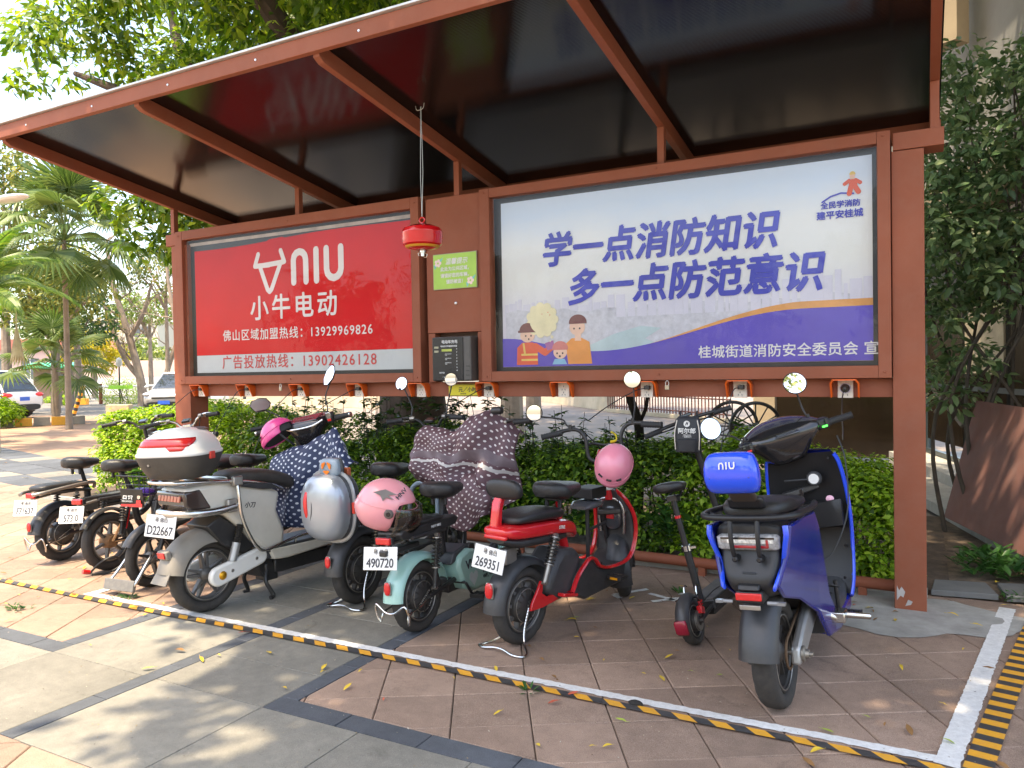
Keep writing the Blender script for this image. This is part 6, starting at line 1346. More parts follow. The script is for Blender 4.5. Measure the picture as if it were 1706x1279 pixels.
mb = MB(); mb.prism([(x, z*1.08-.01) for x, z in bp], -.125, .125); bc = obj('battery_cover', mb, M_MINT, mt, bevel=.022, smooth=50)
mb = MB(); mb.prism([(.22, .33), (.25, .40), (.38, .43), (.46, .41), (.50, .31), (.42, .36), (.30, .35)], -.095, .095); obj('battery_shroud', mb, M_ABSG, mt, bevel=.012, smooth=40)
DT = lambda x, z: frame_mat((x, -.1258, z), (1, 0, .03), (-.03, 0, 1))
text('lettering', 'VHA', .075, DT(.325, .285), M_INK, mt, bold=.03); text('lettering', 'WE WANT\nWP, WANT', .034, DT(.50, .225), M_INK, mt, bold=.015)
flat('heart_decal', [[(.40+.05*a, .215+.05*b) for a, b in ((0, -.9), (.9, .1), (.85, .7), (.4, .9), (0, .55), (-.4, .9), (-.85, .7), (-.9, .1))]], frame_mat((0, -.1260, 0), (1, 0, 0), (0, 0, 1)), mat('decal_grey', (.48, .56, .56), .4), mt)
mb = MB(); mb.box((-.13, .0, .50), (.30, .05, .03)); mb.box((.42, -.09, .40), (.06, .04, .05)); obj('controller', mb, M_BLACK, mt, bevel=.006)
mb = MB(); mb.tube([(-.19, .055, .565), (-.215, .055, .555)], .018, 12); obj('bulb', mb, mat('amber', (.75, .3, .01), .3), mt)
# bike with the silver box
gb = root_at('electric_bike', 'black electric bike with a standing silver-grey trunk box and grey backrest behind its saddle', 'electric bike', (-3.24, 3.90), 2, 1)
small_bike(gb, wb=1.08, r=.222, w=.082, fend_a=(20, 178), fw=.14, stand='down', sad=(.36, .835), tail='none', spokes=12, mirrors=((.14, 1.42, .21, .050, (-1, .1, .25)), (-.14, 1.42, -.20, .046, (-1, -.5, -.05))), barz=1.13, barw=.30, fr=M_BLACK, th=10)
mb = MB(); mb.body([(-.20, .61, .635, .06, 3), (-.10, .60, .66, .10, 3), (.12, .60, .655, .10, 3), (.20, .61, .64, .06, 3)]); obj('passenger_cushion', mb, M_SEAT, gb, smooth=60)
M_SIL = mat('silver_box', (.34, .37, .41), .28, metal=.45, var=.04, coat=.4, dust=.05)
mb = MB(); mb.ball((-.265, 0, .665), (.108, .178, .208), 36, 18, e=2.6, z0=-1, z1=1); bxm = obj('trunk_box', mb, M_SIL, gb, smooth=70)
mb = MB(); mb.ball((-.205, 0, .665), (.09, .184, .210), 32, 16, e=3.0); obj('trunk_back', mb, M_ABSG, gb, smooth=70)
mb = MB(); mb.tube([(-.225, .187*math.copysign(abs(cos(a))**.72, cos(a)), .665+.216*math.copysign(abs(sin(a))**.72, sin(a))) for a in np.linspace(0, 2*pi, 49)[:-1]], .010, 8, closed=True, flat=1.6); obj('trunk_rim', mb, mat('pale_rim', (.36, .37, .38), .35, metal=.4), gb)
mb = MB(); mb.tube(curve([(-.352, .075, .765), (-.366, .08, .71), (-.366, .075, .65), (-.352, .07, .60)], 6), .012, 8, flat=1.4); obj('reflector_strip', mb, M_REFL, gb)
mb = MB(); mb.tube(curve([(-.335, .03, .83), (-.362, .03, .74), (-.372, .025, .66), (-.362, .05, .58), (-.345, .09, .56), (-.33, .115, .58)], 6), .004, 6); obj('box_crease', mb, mat('crease_grey', (.10, .11, .12), .4, metal=.5), gb)
mb = MB(); mb.box((-.215, -.192, .665), (.055, .02, .07)); obj('latch', mb, mat('latch_red', (.68, .06, .04), .4), gb, bevel=.003)
mb = MB(); mb.column([(.855, -.24, -.02, .02, .060, 3), (.868, -.245, -.02, .028, .078, 3.4), (.92, -.25, -.02, .03, .080, 3.4), (.955, -.245, -.02, .024, .070, 3.2), (.968, -.24, -.02, .015, .055, 3)], 24); pd = obj('backrest_pad', mb, mat('pad_grey_blue', (.22, .28, .33), .35, coat=.2), gb, smooth=60, sub=1)
mb = MB(); mb.column([(.86, -.215, -.02, .02, .078, 3), (.92, -.22, -.02, .024, .084, 3), (.965, -.215, -.02, .018, .064, 3)], 24); obj('pad_back', mb, M_ABSG, pd, smooth=60)
tri = []
for k in range(3):
    a = radians(90+120*k); c0 = (cos(a), sin(a)); t = (-sin(a), cos(a)); R0 = .044
    tri.append([(-.0+R0*(c0[0]*p+t[0]*q)*1.0, R0*(c0[1]*p+t[1]*q)) for p, q in ((-.55, -.62), (-.95, -.15), (-.95, .15), (-.55, .62), (-.42, .40), (-.42, -.40))])
flat('logo', tri, frame_mat((-.2815, -.018, .912), (0, -1, 0), (0, 0, 1)), mat('logo_orange', (.75, .18, .01), .4), pd)
mb = MB(); mb.prism([(-.22, .62), (-.17, .62), (-.19, .87), (-.23, .87)], -.06, .02); mb.box((-.16, -.06, .85), (.03, .08, .10)); obj('backrest_bracket', mb, mat('rust_orange', (.42, .10, .04), .5), gb, bevel=.005)
mb = MB(); mb.tube(curve([(.72, -.12, .28), (.72, -.125, .50), (.73, -.10, .64), (.73, 0, .68), (.73, .10, .64), (.72, .125, .50), (.72, .12, .28)], 6), .016, 10); obj('leg_guard', mb, mat('pale_blue_tube', (.30, .40, .50), .35, coat=.2), gb)
# leftmost bike
ab = root_at('electric_bike', 'black and grey electric bike, number F71637, furthest left of the row', 'electric bike', (-6.23, 3.78), -5, 2)
small_bike(ab, wb=1.10, r=.218, w=.08, fend_a=(20, 172), fw=.125, plate='F71637', stand='up', sad=(.20, .785), spokes=6, rim=M_RIMG, tail='cushion', barz=1.08, th=22, barw=.32)
for s in (-1, 1): mb = MB(); mb.tube(curve([(-.28, s*.07, .575), (-.20, s*.115, .585), (.10, s*.12, .61), (.24, s*.10, .605), (.27, s*.06, .56)], 5), .014, 10); obj('rack_tube', mb, M_STEEL, ab)
mb = MB(); mb.prism([(.27, .37), (.27, .475), (.80, .475), (.80, .41), (.74, .37)], -.06, .06); bt = obj('battery_box', mb, mat('battery_black', (.03, .03, .032), .4, dust=.2), ab, bevel=.006)
for z in (.40, .43, .455): mb = MB(); mb.box((.55, -.062, z), (.48, .005, .006)); obj('battery_fin', mb, M_BGLOSS, bt)
mb = MB(); mb.box((.22, -.075, .43), (.12, .03, .12)); ct = obj('controller_box', mb, mat('controller_grey', (.045, .05, .05), .45, dust=.3), ab, bevel=.004)
for dx in (-.05, .05):
    for dz in (-.05, .05): mb = MB(); mb.lathe([(0, -.094), (.005, -.094), (.005, -.09)], (.22+dx, 0, .43+dz), 'y', 8); obj('screw', mb, M_STEEL, ct)
# bike with rusty hub, no mudguard
M_RUST = mat('rusty_hub', (.22, .12, .06), .75, metal=.3, var=.5, vscale=18)
bb = root_at('electric_bike', 'black electric bike with a rusty hub, bare rear wheel and number 573 0', 'electric bike', (-5.57, 3.75), -4, 3)
small_bike(bb, wb=1.08, r=.222, w=.078, fend=None, ffend=True, plate='573 0', stand=None, sad=(.15, .80), tail='none', spokes=6, rim=M_RIMG, hubstyle='cast', barz=1.10, th=25, bar_mat=M_CHR, refl=False, barw=.31)
mb = MB(); mb.lathe([(0, -.06), (.045, -.055), (.055, -.03), (.055, .03), (.045, .055), (0, .06)], (0, 0, .222), 'y', 20); obj('hub_motor', mb, M_RUST, bb)
mb = MB(); mb.tube([(-.02, -.09, .222), (.30, -.13, .20)], .007, 6); mb.tube([(-.03, -.085, .225), (.10, -.085, .42)], .010, 6); obj('torque_rod', mb, M_RUST, bb)
mb = MB(); mb.arc((0, 0, .222), .262, 40, 150, .08, .003, .5, 16); obj('inner_mudguard', mb, M_BLACK, bb, smooth=60)
mb = MB(); mb.tube([(.06, -.088, .24), (.14, -.088, .50)], .016, 8); mb.box((.09, -.106, .40), (.016, .004, .18), (0, 16, 0)); obj('red_stripe_strut', mb, M_BLACK, bb)
mb = MB(); mb.box((.105, -.108, .40), (.010, .004, .20), (0, 17, 0)); obj('red_stripe', mb, M_REFL, bb)
mb = MB(); mb.tube(curve([(-.20, -.03, .02), (-.16, -.10, .10), (-.08, -.15, .13), (-.02, -.15, .06), (-.10, -.12, .015), (-.20, -.05, .015)], 6), .008, 8)
ck = obj('cable_lock', mb, M_CORD, None); ck.matrix_world = Matrix.Translation(bb.location) @ Matrix.Rotation(radians(94), 4, 'Z'); tag(ck, 'black looped cable lock lying on the tiles at the wheel of the rusty-hub bike', 'lock')
mb = MB(); mb.tube([(-.20, -.03, .03), (-.25, -.02, .045)], .016, 12); obj('lock_end', mb, M_RP, ck)
# bike facing the camera with a basket
cbk = root_at('electric_bike', 'dark electric bike facing outwards with a wire front basket and sales board', 'electric bike', (-5.08, 4.60), 167, 2)
S, hx, x0 = small_bike(cbk, wb=1.05, r=.215, w=.075, plate=None, stand=None, sad=(.28, .80), spokes=6, tail='cushion', barz=1.05, th=-12, ff=(28, 150), bar_mat=M_CHR, refl=False)
M_WIRE = mat('black_wire', (.015, .015, .015), .4)
mb = MB(S)
BXc = hx+.17
for z, hx_, hy_ in ((.80, .12, .17), (.74, .115, .16), (.68, .105, .15), (.63, .10, .14)):
    mb.tube([(BXc-hx_, -hy_, z), (BXc+hx_, -hy_, z), (BXc+hx_, hy_, z), (BXc-hx_, hy_, z)], .0035 if z < .79 else .005, 6, closed=True)
for i in range(7):
    t = -1+2*i/6; mb.tube([(BXc+.12, .17*t, .80), (BXc+.10, .14*t, .63), (BXc-.10, .14*t, .63), (BXc-.12, .17*t, .80)], .0028, 5)
for i in range(5):
    t = -1+2*i/4; 
    for s in (-1, 1): mb.tube([(BXc+.12*t, s*.17, .80), (BXc+.10*t, s*.14, .63)], .0028, 5)
obj('basket', mb, M_WIRE, cbk)
mb = MB(S); mb.box((BXc+.128, 0, .65), (.006, .23, .13), (0, 6, 0)); sbd = obj('sales_board', mb, mat('board_black', (.012, .012, .012), .4), cbk, bevel=.004, smooth=0)
FB = S @ frame_mat((BXc+.1335, 0, .65), (0, 1, 0), (-.1, 0, 1))
text('lettering', '台铃', .058, FB @ Matrix.Translation((-.10, -.005, .0)), M_PWHITE, sbd, bold=.03); text('lettering', '跑得更远的电动车', .014, FB @ Matrix.Translation((-.10, -.028, .0)), M_PWHITE, sbd)
flat('red_band', [[(-.11, -.06), (.11, -.06), (.11, -.035), (-.11, -.045)]], FB, M_REFL, sbd); flat('board_badge', [circ(-.06, .055, .011, 14), circ(.06, .052, .011, 14)], FB, M_REFL, sbd)
flat('portrait', [[(.045, -.05), (.10, -.05), (.095, -.012), (.05, -.012)]], FB @ Matrix.Translation((0, 0, .0008)), M_REFL, sbd); flat('portrait_face', [circ(.072, .010, .016, 14)], FB @ Matrix.Translation((0, 0, .0012)), M_SKIN, sbd)
# chrome bumper plate hanging by the front wheel
mb = MB(S); mb.tube(curve([(1.14, .13, .26), (1.20, .15, .22), (1.28, .15, .12), (1.31, .14, .08)], 5), .012, 10); obj('bumper_tube', mb, M_CHR, cbk); mb = MB(S); mb.tube(curve([(1.16, -.10, .24), (1.24, -.12, .14), (1.30, -.13, .08)], 5), .010, 10); obj('bumper_tube', mb, M_CHR, cbk)
mb = MB(S); mb.box((1.31, .0, .075), (.025, .30, .075), (0, -14, 0)); obj('bumper_plate', mb, mat('scuffed_plate', (.10, .10, .10), .5, dust=.5, dustcol=(.3, .28, .25), vscale=12), cbk, bevel=.004)
mb = MB(S); mb.ball((hx+.13, -.12, .66), (.09, .10, .035), 14, 8); bg2 = obj('purple_bundle', mb, mat('purple_foil', (.05, .02, .22), .25, metal=.4, bump=1, bscale=60), None); bg2.matrix_world = cbk.matrix_basis.copy(); tag(bg2, 'small shiny purple bundle tied under the wire basket', 'bundle')
# bike behind the cream scooter
kb = root_at('electric_bike', 'black and red electric bike squeezed in behind the cream scooter', 'electric bike', (-4.63, 4.02), -2, 2)
small_bike(kb, wb=1.08, r=.21, stand=None, sad=(.30, .835), tail='cushion', th=20, fr=M_BLACK, barz=1.06)
mb = MB(); mb.tube(curve([(.30, -.06, .56), (.10, -.10, .60), (-.18, -.08, .61)], 5), .016, 10); obj('red_tube', mb, M_RP, kb)

# ================================================================ COVERS
def polka(name, base, dot, sp, rad, grey=None):
    m = bpy.data.materials.new(name); m.use_nodes = True; t, b, L = tree_of(m)
    uv = nd(t, 'ShaderNodeTexCoord'); A = nd(t, 'ShaderNodeVectorMath', operation='SCALE'); A.inputs['Scale'].default_value = 1/sp; L(uv.outputs['UV'], A.inputs[0])
    outs = []
    for off in ((0, 0, 0), (.5, .5, 0)):
        a1 = nd(t, 'ShaderNodeVectorMath', operation='ADD'); a1.inputs[1].default_value = off; L(A.outputs[0], a1.inputs[0])
        f = nd(t, 'ShaderNodeVectorMath', operation='FRACTION'); L(a1.outputs[0], f.inputs[0])
        d = nd(t, 'ShaderNodeVectorMath', operation='DISTANCE'); d.inputs[1].default_value = (.5, .5, 0); L(f.outputs[0], d.inputs[0])
        c = nd(t, 'ShaderNodeMath', operation='LESS_THAN'); c.inputs[1].default_value = rad; L(d.outputs['Value'], c.inputs[0]); outs.append(c)
    s = nd(t, 'ShaderNodeMath', operation='MAXIMUM'); L(outs[0].outputs[0], s.inputs[0]); L(outs[1].outputs[0], s.inputs[1])
    mx = nd(t, 'ShaderNodeMix', data_type='RGBA'); mx.inputs[6].default_value = rgb(base); mx.inputs[7].default_value = rgb(dot); L(s.outputs[0], mx.inputs[0]); col = mx.outputs[2]
    if grey:
        sp_ = nd(t, 'ShaderNodeSeparateXYZ'); L(uv.outputs['UV'], sp_.inputs[0])
        for lo, hi, c in grey:
            k1 = nd(t, 'ShaderNodeMath', operation='GREATER_THAN'); k1.inputs[1].default_value = lo; L(sp_.outputs['Y'], k1.inputs[0])
            k2 = nd(t, 'ShaderNodeMath', operation='LESS_THAN'); k2.inputs[1].default_value = hi; L(sp_.outputs['Y'], k2.inputs[0])
            k3 = nd(t, 'ShaderNodeMath', operation='MULTIPLY'); L(k1.outputs[0], k3.inputs[0]); L(k2.outputs[0], k3.inputs[1])
            m2 = nd(t, 'ShaderNodeMix', data_type='RGBA'); m2.inputs[7].default_value = rgb(c); L(col, m2.inputs[6]); L(k3.outputs[0], m2.inputs[0]); col = m2.outputs[2]
    L(col, b.inputs['Base Color']); b.inputs['Roughness'].default_value = .55
    n = nd(t, 'ShaderNodeTexNoise', Scale=16.0, Detail=4.0); L(uv.outputs['Object'], n.inputs[0]); bp = nd(t, 'ShaderNodeBump', Strength=.6, Distance=.01); L(n.outputs[0], bp.inputs['Height']); L(bp.outputs[0], b.inputs['Normal'])
    return m
def interp(tab, u):
    for (a, p), (c, q) in zip(tab[:-1], tab[1:]):
        if a <= u <= c:
            t = (u-a)/(c-a); t = t*t*(3-2*t); return p+(q-p)*t
    return tab[-1][1]
def cloth(name, root, ztop, zbot, xf_, yl, yr, m, seed, nu=70, nv=64, lower=0.10, vh=.6, amp=.018, thick=.004, bulge=.05):
    r2 = random.Random(seed); W = [(r2.uniform(5, 26), r2.uniform(-9, 9), r2.uniform(0, 6.3), r2.uniform(.4, 1)) for _ in range(9)]
    wid = yl-yr; vs = []; uvs = []; N = []
    for j in range(nv+1):
        v = -.22+1.22*j/nv
        for i in range(nu+1):
            u = i/nu; zt, zb = interp(ztop, u), interp(zbot, u); x0 = interp(xf_, u); y = yl+(yr-yl)*u
            if v < 0: z = zt+v*.55*(zt-zb)*.6; x = x0+.05+.03*(-v/.22); 
            else:
                z = zt-(zt-zb)*v; x = x0+.05*(max(0, 1-v*9))**2-bulge*sin(min(1, v*1.4)*pi*.5)
            wr = sum(a*sin(f*u+g*v+ph+1.6*sin(3*v+ph)) for f, g, ph, a in W)/4
            k = amp*(.35+min(1, max(0, v)*1.6)); x += wr*k*1.5; z += -wr*k*.25; y += sum(a*cos(f*.7*v+ph+2*u) for f, g, ph, a in W[:4])/4*k*1.1
            if u < .1 or u > .9: e = (min(u, 1-u)/.1); x += (1-e)**2*.06
            vs.append((x, y, z)); uvs.append((u*wid*1.15, (1-v)*vh))
    fs = [(j*(nu+1)+i, j*(nu+1)+i+1, (j+1)*(nu+1)+i+1, (j+1)*(nu+1)+i) for j in range(nv) for i in range(nu)]
    me = bpy.data.meshes.new(name); me.from_pydata(vs, [], fs); ul = me.uv_layers.new(name='UVMap')
    for lp in me.loops: ul.data[lp.index].uv = uvs[lp.vertex_index]
    me.shade_smooth(); me.materials.append(m); o = bpy.data.objects.new(name, me); link(o)
    o.matrix_world = root.matrix_basis.copy(); md = o.modifiers.new('s', 'SOLIDIFY'); md.thickness = thick; return o
M_BRC = polka('brown_polka', (.115, .058, .068), (.66, .60, .58), .050, .135, grey=[(.27, .345, (.14, .10, .11)), (.225, .248, (.50, .47, .44))])
M_BRC2 = polka('brown_polka_plain', (.115, .058, .068), (.66, .60, .58), .050, .135)
c1 = cloth('quilted_cover', mt, [(0, 1.07), (.14, 1.15), (.30, 1.13), (.46, 1.10), (.62, 1.20), (.78, 1.23), (.9, 1.17), (1, 1.08)], [(0, .82), (.18, .78), (.3, .80), (.5, .74), (.7, .66), (.88, .60), (1, .62)], [(0, .55), (.4, .60), (.7, .72), (1, .85)], .42, -.20, M_BRC, 5, bulge=.06, amp=.032)
tag(c1, 'brown white-spotted quilted cover draped over the bars of the mint bike', 'cover')
c1b = cloth('cover_flap', mt, [(0, .84), (1, .82)], [(0, .50), (.5, .46), (1, .56)], [(0, .60), (1, .66)], .18, -.10, M_BRC2, 9, vh=.40, nu=26, nv=30, amp=.012); c1b.parent = c1; c1b.matrix_world = mt.matrix_basis.copy()
mb = MB(); mb.lathe([(0, -.035), (.022, -.035), (.026, -.02), (.026, .03), (.02, .04), (0, .042)], (.74, -.155, 1.225), 'y', 16); kn = obj('bar_knob', mb, M_BLACK, mt)
M_NVC = polka('navy_polka', (.022, .034, .085), (.60, .63, .70), .050, .15)
c2 = cloth('quilted_cover', ws, [(0, .84), (.10, .93), (.26, .97), (.40, .98), (.54, 1.05), (.66, 1.10), (.78, 1.02), (.90, .93), (1, .86)], [(0, .52), (.3, .42), (.6, .40), (.85, .52), (1, .60)], [(0, .66), (.3, .70), (.65, .86), (1, .80)], .20, -.44, M_NVC, 12, bulge=.07, amp=.026)
tag(c2, 'navy white-spotted quilted cover draped over the front of the cream scooter', 'cover')
# helmets
M_PK2 = mat('helmet_salmon', (.76, .30, .33), .25, coat=.5, var=.04, dust=.04, dustcol=(.5, .3, .28))
hp = mt.matrix_basis @ Vector((-.15, .06, .745))
h1 = helmet(hp, (radians(6), radians(12), radians(90-3-62)), M_PK2, 'salmon pink helmet with a smoky visor resting on the mint bike', visor=True, r=.147)
mb = MB(); 
flat('decal', [[(-.03, .0), (.03, .036), (.10, .026), (.055, .008), (.10, -.008), (.05, -.008), (.04, -.034), (.015, -.006)]], frame_mat((-.035, -.124, .098), (1, 0, -.1), (.1, .62, .78)), mat('decal_silver', (.25, .22, .21), .3, metal=.6), h1)
text('lettering', 'HNV', .034, frame_mat((.080, -.112, .082), (.45, .40, .72), (-.75, .2, .5)), M_INK, h1, bold=.04)
h2 = helmet((-4.12, 4.10, 1.055), (radians(-20), radians(-35), radians(40)), mat('helmet_hot_pink', (.72, .07, .26), .3, coat=.4, var=.05), 'hot pink helmet hanging open by the left grip of the cream scooter', r=.114)
# ================================================================ PLANTS NEAR THE SHELTER
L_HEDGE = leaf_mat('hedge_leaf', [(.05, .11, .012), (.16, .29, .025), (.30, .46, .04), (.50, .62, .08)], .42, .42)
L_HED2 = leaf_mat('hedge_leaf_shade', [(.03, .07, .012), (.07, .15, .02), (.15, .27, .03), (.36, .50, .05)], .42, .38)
L_DARK = leaf_mat('dark_leaf', [(.018, .045, .010), (.03, .08, .015), (.06, .13, .025), (.10, .19, .04)], .4, .25)
L_TREE = leaf_mat('tree_leaf', [(.04, .09, .012), (.07, .14, .02), (.15, .25, .03), (.34, .42, .06), (.10, .19, .025)], .35, .45)
L_OVER = leaf_mat('upper_leaf', [(.16, .19, .08), (.24, .27, .12), (.34, .36, .16)], .4, .65)  # upper crown leaves made paler and more translucent to brighten the shade below
L_VINE = leaf_mat('vine_leaf', [(.045, .09, .035), (.09, .16, .065), (.15, .23, .10), (.24, .30, .13)], .4, .3)
L_LANCE = leaf_mat('lance_leaf', [(.02, .07, .02), (.045, .13, .03), (.08, .20, .045)], .35, .3)
M_BARK = mat('dark_bark', (.075, .052, .040), .9, var=.4, vscale=5, bump=1, bscale=22)
M_BARKL = mat('pale_bark', (.26, .20, .15), .9, var=.3, vscale=3, bump=.8, bscale=12)
M_TWIG = mat('twig', (.07, .055, .04), .8, var=.3)
def clumps(centers, radii, per, L, W, m, name, parent, up=.5, fine=False, out=.8, squash=.75, **kw):
    C_ = np.asarray(centers, float); R_ = np.asarray(radii, float).reshape(-1, 1); k = len(C_)
    idx = np.repeat(np.arange(k), per); n = len(idx)
    dv = rand_dirs(n); rad = rng.uniform(.25, 1, (n, 1))**.5
    P_ = C_[idx]+dv*rad*R_[idx]*np.array([1, 1, squash])
    N_ = dv*out+rand_dirs(n)*.6; N_[:, 2] += up
    D_ = dv*.6+rand_dirs(n)*.8; D_[:, 2] -= .35
    Ls = L*rng.uniform(.6, 1.25, n); return leaf_mesh(name, P_, N_, D_, Ls, Ls*W, m, parent, fine, **kw)
def hedge(name, label, x0, x1, yf_, yb_, h, n, seed, leafL=.052, group=None, m=None, rot=None):
    r_ = thing(name, label, 'hedge', ((x0+x1)/2, (yf_(x0)+yb_)/2, 0)); ox, oy = (x0+x1)/2, (yf_(x0)+yb_)/2
    rg = np.random.default_rng(seed); cs = []; rr = []
    for _ in range(n):
        x = rg.uniform(x0, x1); f = yf_(x); H = h(x)
        if rg.random() < .62: z = rg.uniform(.10, H); y = f+rg.uniform(-.06, .16)+.10*math.sin(x*5+z*7)*.5+max(0, z-.55*H)*.35
        else: z = H+rg.uniform(-.12, .04); y = rg.uniform(f, yb_)
        if math.sin(x*7.3+z*9.1+seed)+math.sin(x*3.1-z*13.0+y*6)+.6*math.sin(x*17) < -.75 and rg.random() < .8: continue
        e = min(x-x0, x1-x)
        if e < .15: z = min(z, H-.15+e)
        cs.append((x-ox, y-oy, z+.06*math.sin(x*4.1)+.03*math.sin(x*9.7))); rr.append(rg.uniform(.05, .12))
    clumps(cs, rr, 24, leafL, .62, m or L_HEDGE, 'foliage', r_, up=1.3, out=.7)
    mb = MB()
    for _ in range(int((x1-x0)*9)):
        x = rg.uniform(x0+.1, x1-.1)-ox; y = rg.uniform(yf_(x0)+.12, yb_)-oy; H = h(x+ox)*.9
        mb.tube(curve([(x, y, .03), (x+rg.uniform(-.06, .06), y, H*.5), (x+rg.uniform(-.12, .12), y+rg.uniform(-.1, .1), H)], 3), .007, 5)
    obj('stems', mb, M_TWIG, r_, kind='stuff'); return r_
yfr = lambda x: 5.93-.045*(x+6)*.55
hedge('hedge', 'bright green hedge to the left of the left shelter post', -9.15, -6.75, lambda x: 5.98, 7.2, lambda x: 1.00+.10*math.sin(x*2.2), 1500, 1)
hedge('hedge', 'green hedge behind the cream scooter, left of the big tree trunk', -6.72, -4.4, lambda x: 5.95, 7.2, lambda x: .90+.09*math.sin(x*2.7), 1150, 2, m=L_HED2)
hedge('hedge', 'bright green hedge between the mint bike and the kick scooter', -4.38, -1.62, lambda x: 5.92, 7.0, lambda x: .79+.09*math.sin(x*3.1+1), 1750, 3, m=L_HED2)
hedge('hedge', 'bright green hedge behind the blue scooter, right of its leg shield', -1.60, -.12, lambda x: 5.82, 6.9, lambda x: .80+.06*math.sin(x*4), 1300, 4)
# taller leggy shoots over the hedge
def shoots(name, label, pts, m, per=34, L=.07, W=.42, h=(.9, 1.3), spread=.10):
    r_ = thing(name, label, 'shrub', (pts[0][0], pts[0][1], 0)); mb = MB(Matrix.Translation((-pts[0][0], -pts[0][1], 0))); cs = []; Ds = []; Ns = []
    for (x, y) in pts:
        H = random.uniform(*h); tx, ty = x+random.uniform(-spread, spread)*1.5, y+random.uniform(-spread, spread)
        cv = curve([(x, y, .05), ((x+tx)/2+random.uniform(-.03, .03), (y+ty)/2, H*.55), (tx, ty, H)], 5); mb.tube(cv, [.006*(1-i/len(cv)*.7) for i in range(len(cv))], 5)
        for k in range(per):
            t = .45+.55*((k+random.random())/per)**.7; q = cv[min(len(cv)-1, int(t*(len(cv)-1)))]; a = random.uniform(0, 2*pi)
            cs.append((q.x-pts[0][0], q.y-pts[0][1], q.z+random.uniform(-.02, .02))); Ds.append((cos(a), sin(a), random.uniform(-.5, .9))); Ns.append((random.uniform(-.6, .6), random.uniform(-.6, .6), 1))
    obj('stems', mb, M_TWIG, r_, kind='stuff'); n = len(cs); leaf_mesh('foliage', np.array(cs), np.array(Ns), np.array(Ds), L*rng.uniform(.6, 1.2, n), L*W*rng.uniform(.8, 1.1, n), m, r_, True)
    return r_
random.seed(21)
shoots('leggy_shrub', 'leggy dark shrub rising over the hedge between the brown cover and the red bike', [(-3.55+random.uniform(0, 1.0), 6.3+random.uniform(-.2, .3)) for _ in range(22)], L_DARK, h=(.85, 1.22))
shoots('leggy_shrub', 'leggy dark shrub over the hedge behind the kick scooter', [(-2.5+random.uniform(0, 1.3), 6.3+random.uniform(-.2, .3)) for _ in range(22)], L_DARK, h=(.80, 1.10))
shoots('leggy_shrub', 'leggy shrub with fine stems behind the navy spotted cover', [(-6.3+random.uniform(0, 1.9), 6.3+random.uniform(-.2, .3)) for _ in range(34)], L_DARK, h=(1.0, 1.42), L=.075)
shoots('leggy_shrub', 'dark leafy shrub in front of the big tree trunk', [(-4.35+random.uniform(0, .9), 6.2+random.uniform(-.2, .3)) for _ in range(26)], L_DARK, h=(.9, 1.38), L=.08)
shoots('leggy_shrub', 'leafy shrub right beside the left shelter post', [(-8.2+random.uniform(0, 1.4), 6.5+random.uniform(-.2, .2)) for _ in range(22)], L_HEDGE, h=(1.0, 1.22), L=.06)
# broad strap-leaved plants at the foot of the hedge
def strap_plant(name, label, spots, L=.20, per=16):
    r_ = thing(name, label, 'plant', (spots[0][0], spots[0][1], .03)); P_ = []; D_ = []; N_ = []
    for x, y, z0, H in spots:
        for k in range(per):
            a = random.uniform(0, 2*pi); e = random.uniform(.15, 1.1); P_.append((x-spots[0][0]+.02*cos(a), y-spots[0][1]+.02*sin(a), z0+random.uniform(.0, H)-.03)); D_.append((cos(a), sin(a), e)); N_.append((-cos(a)*e, -sin(a)*e, 1))
    n = len(P_); leaf_mesh('foliage', np.array(P_), np.array(N_), np.array(D_), L*rng.uniform(.6, 1.15, n), L*.27*rng.uniform(.8, 1.1, n), L_LANCE, r_, True); return r_
strap_plant('strap_leaf_plant', 'dark strap-leaved plants at the foot of the hedge beside the kick scooter', [(-2.75+.17*i+random.uniform(-.05, .05), 5.80+random.uniform(-.05, .12), random.uniform(.05, .3), .22) for i in range(10)])
strap_plant('strap_leaf_plant', 'dark strap-leaved plants low behind the red bike footboard', [(-3.9+.17*i+random.uniform(-.05, .05), 5.84+random.uniform(-.05, .12), random.uniform(.05, .25), .2) for i in range(7)])
strap_plant('strap_leaf_plant', 'strap-leaved plants under the left hedge near the leftmost saddle', [(-8.3+.2*i+random.uniform(-.05, .05), 5.92+random.uniform(-.05, .1), random.uniform(.05, .25), .2) for i in range(8)])
# thin dark sapling behind the red bike
sp = thing('sapling', 'thin dark forked sapling trunk behind the red bike handlebar', 'tree', (-2.33, 6.75, 0))
mb = MB(); mb.tube(curve([(0, 0, 0), (.02, 0, .5), (.03, 0, .95), (-.06, 0, 1.25), (-.14, .02, 1.7), (-.2, .1, 2.6)], 6), [.055-.0009*i for i in range(31)], 9); mb.tube(curve([(.02, 0, .95), (.10, .02, 1.15), (.10, .03, 1.4), (.05, .05, 1.9)], 5), .018, 7); obj('trunk', mb, mat('black_bark', (.02, .017, .015), .9, var=.4, bump=.8, bscale=30), sp)

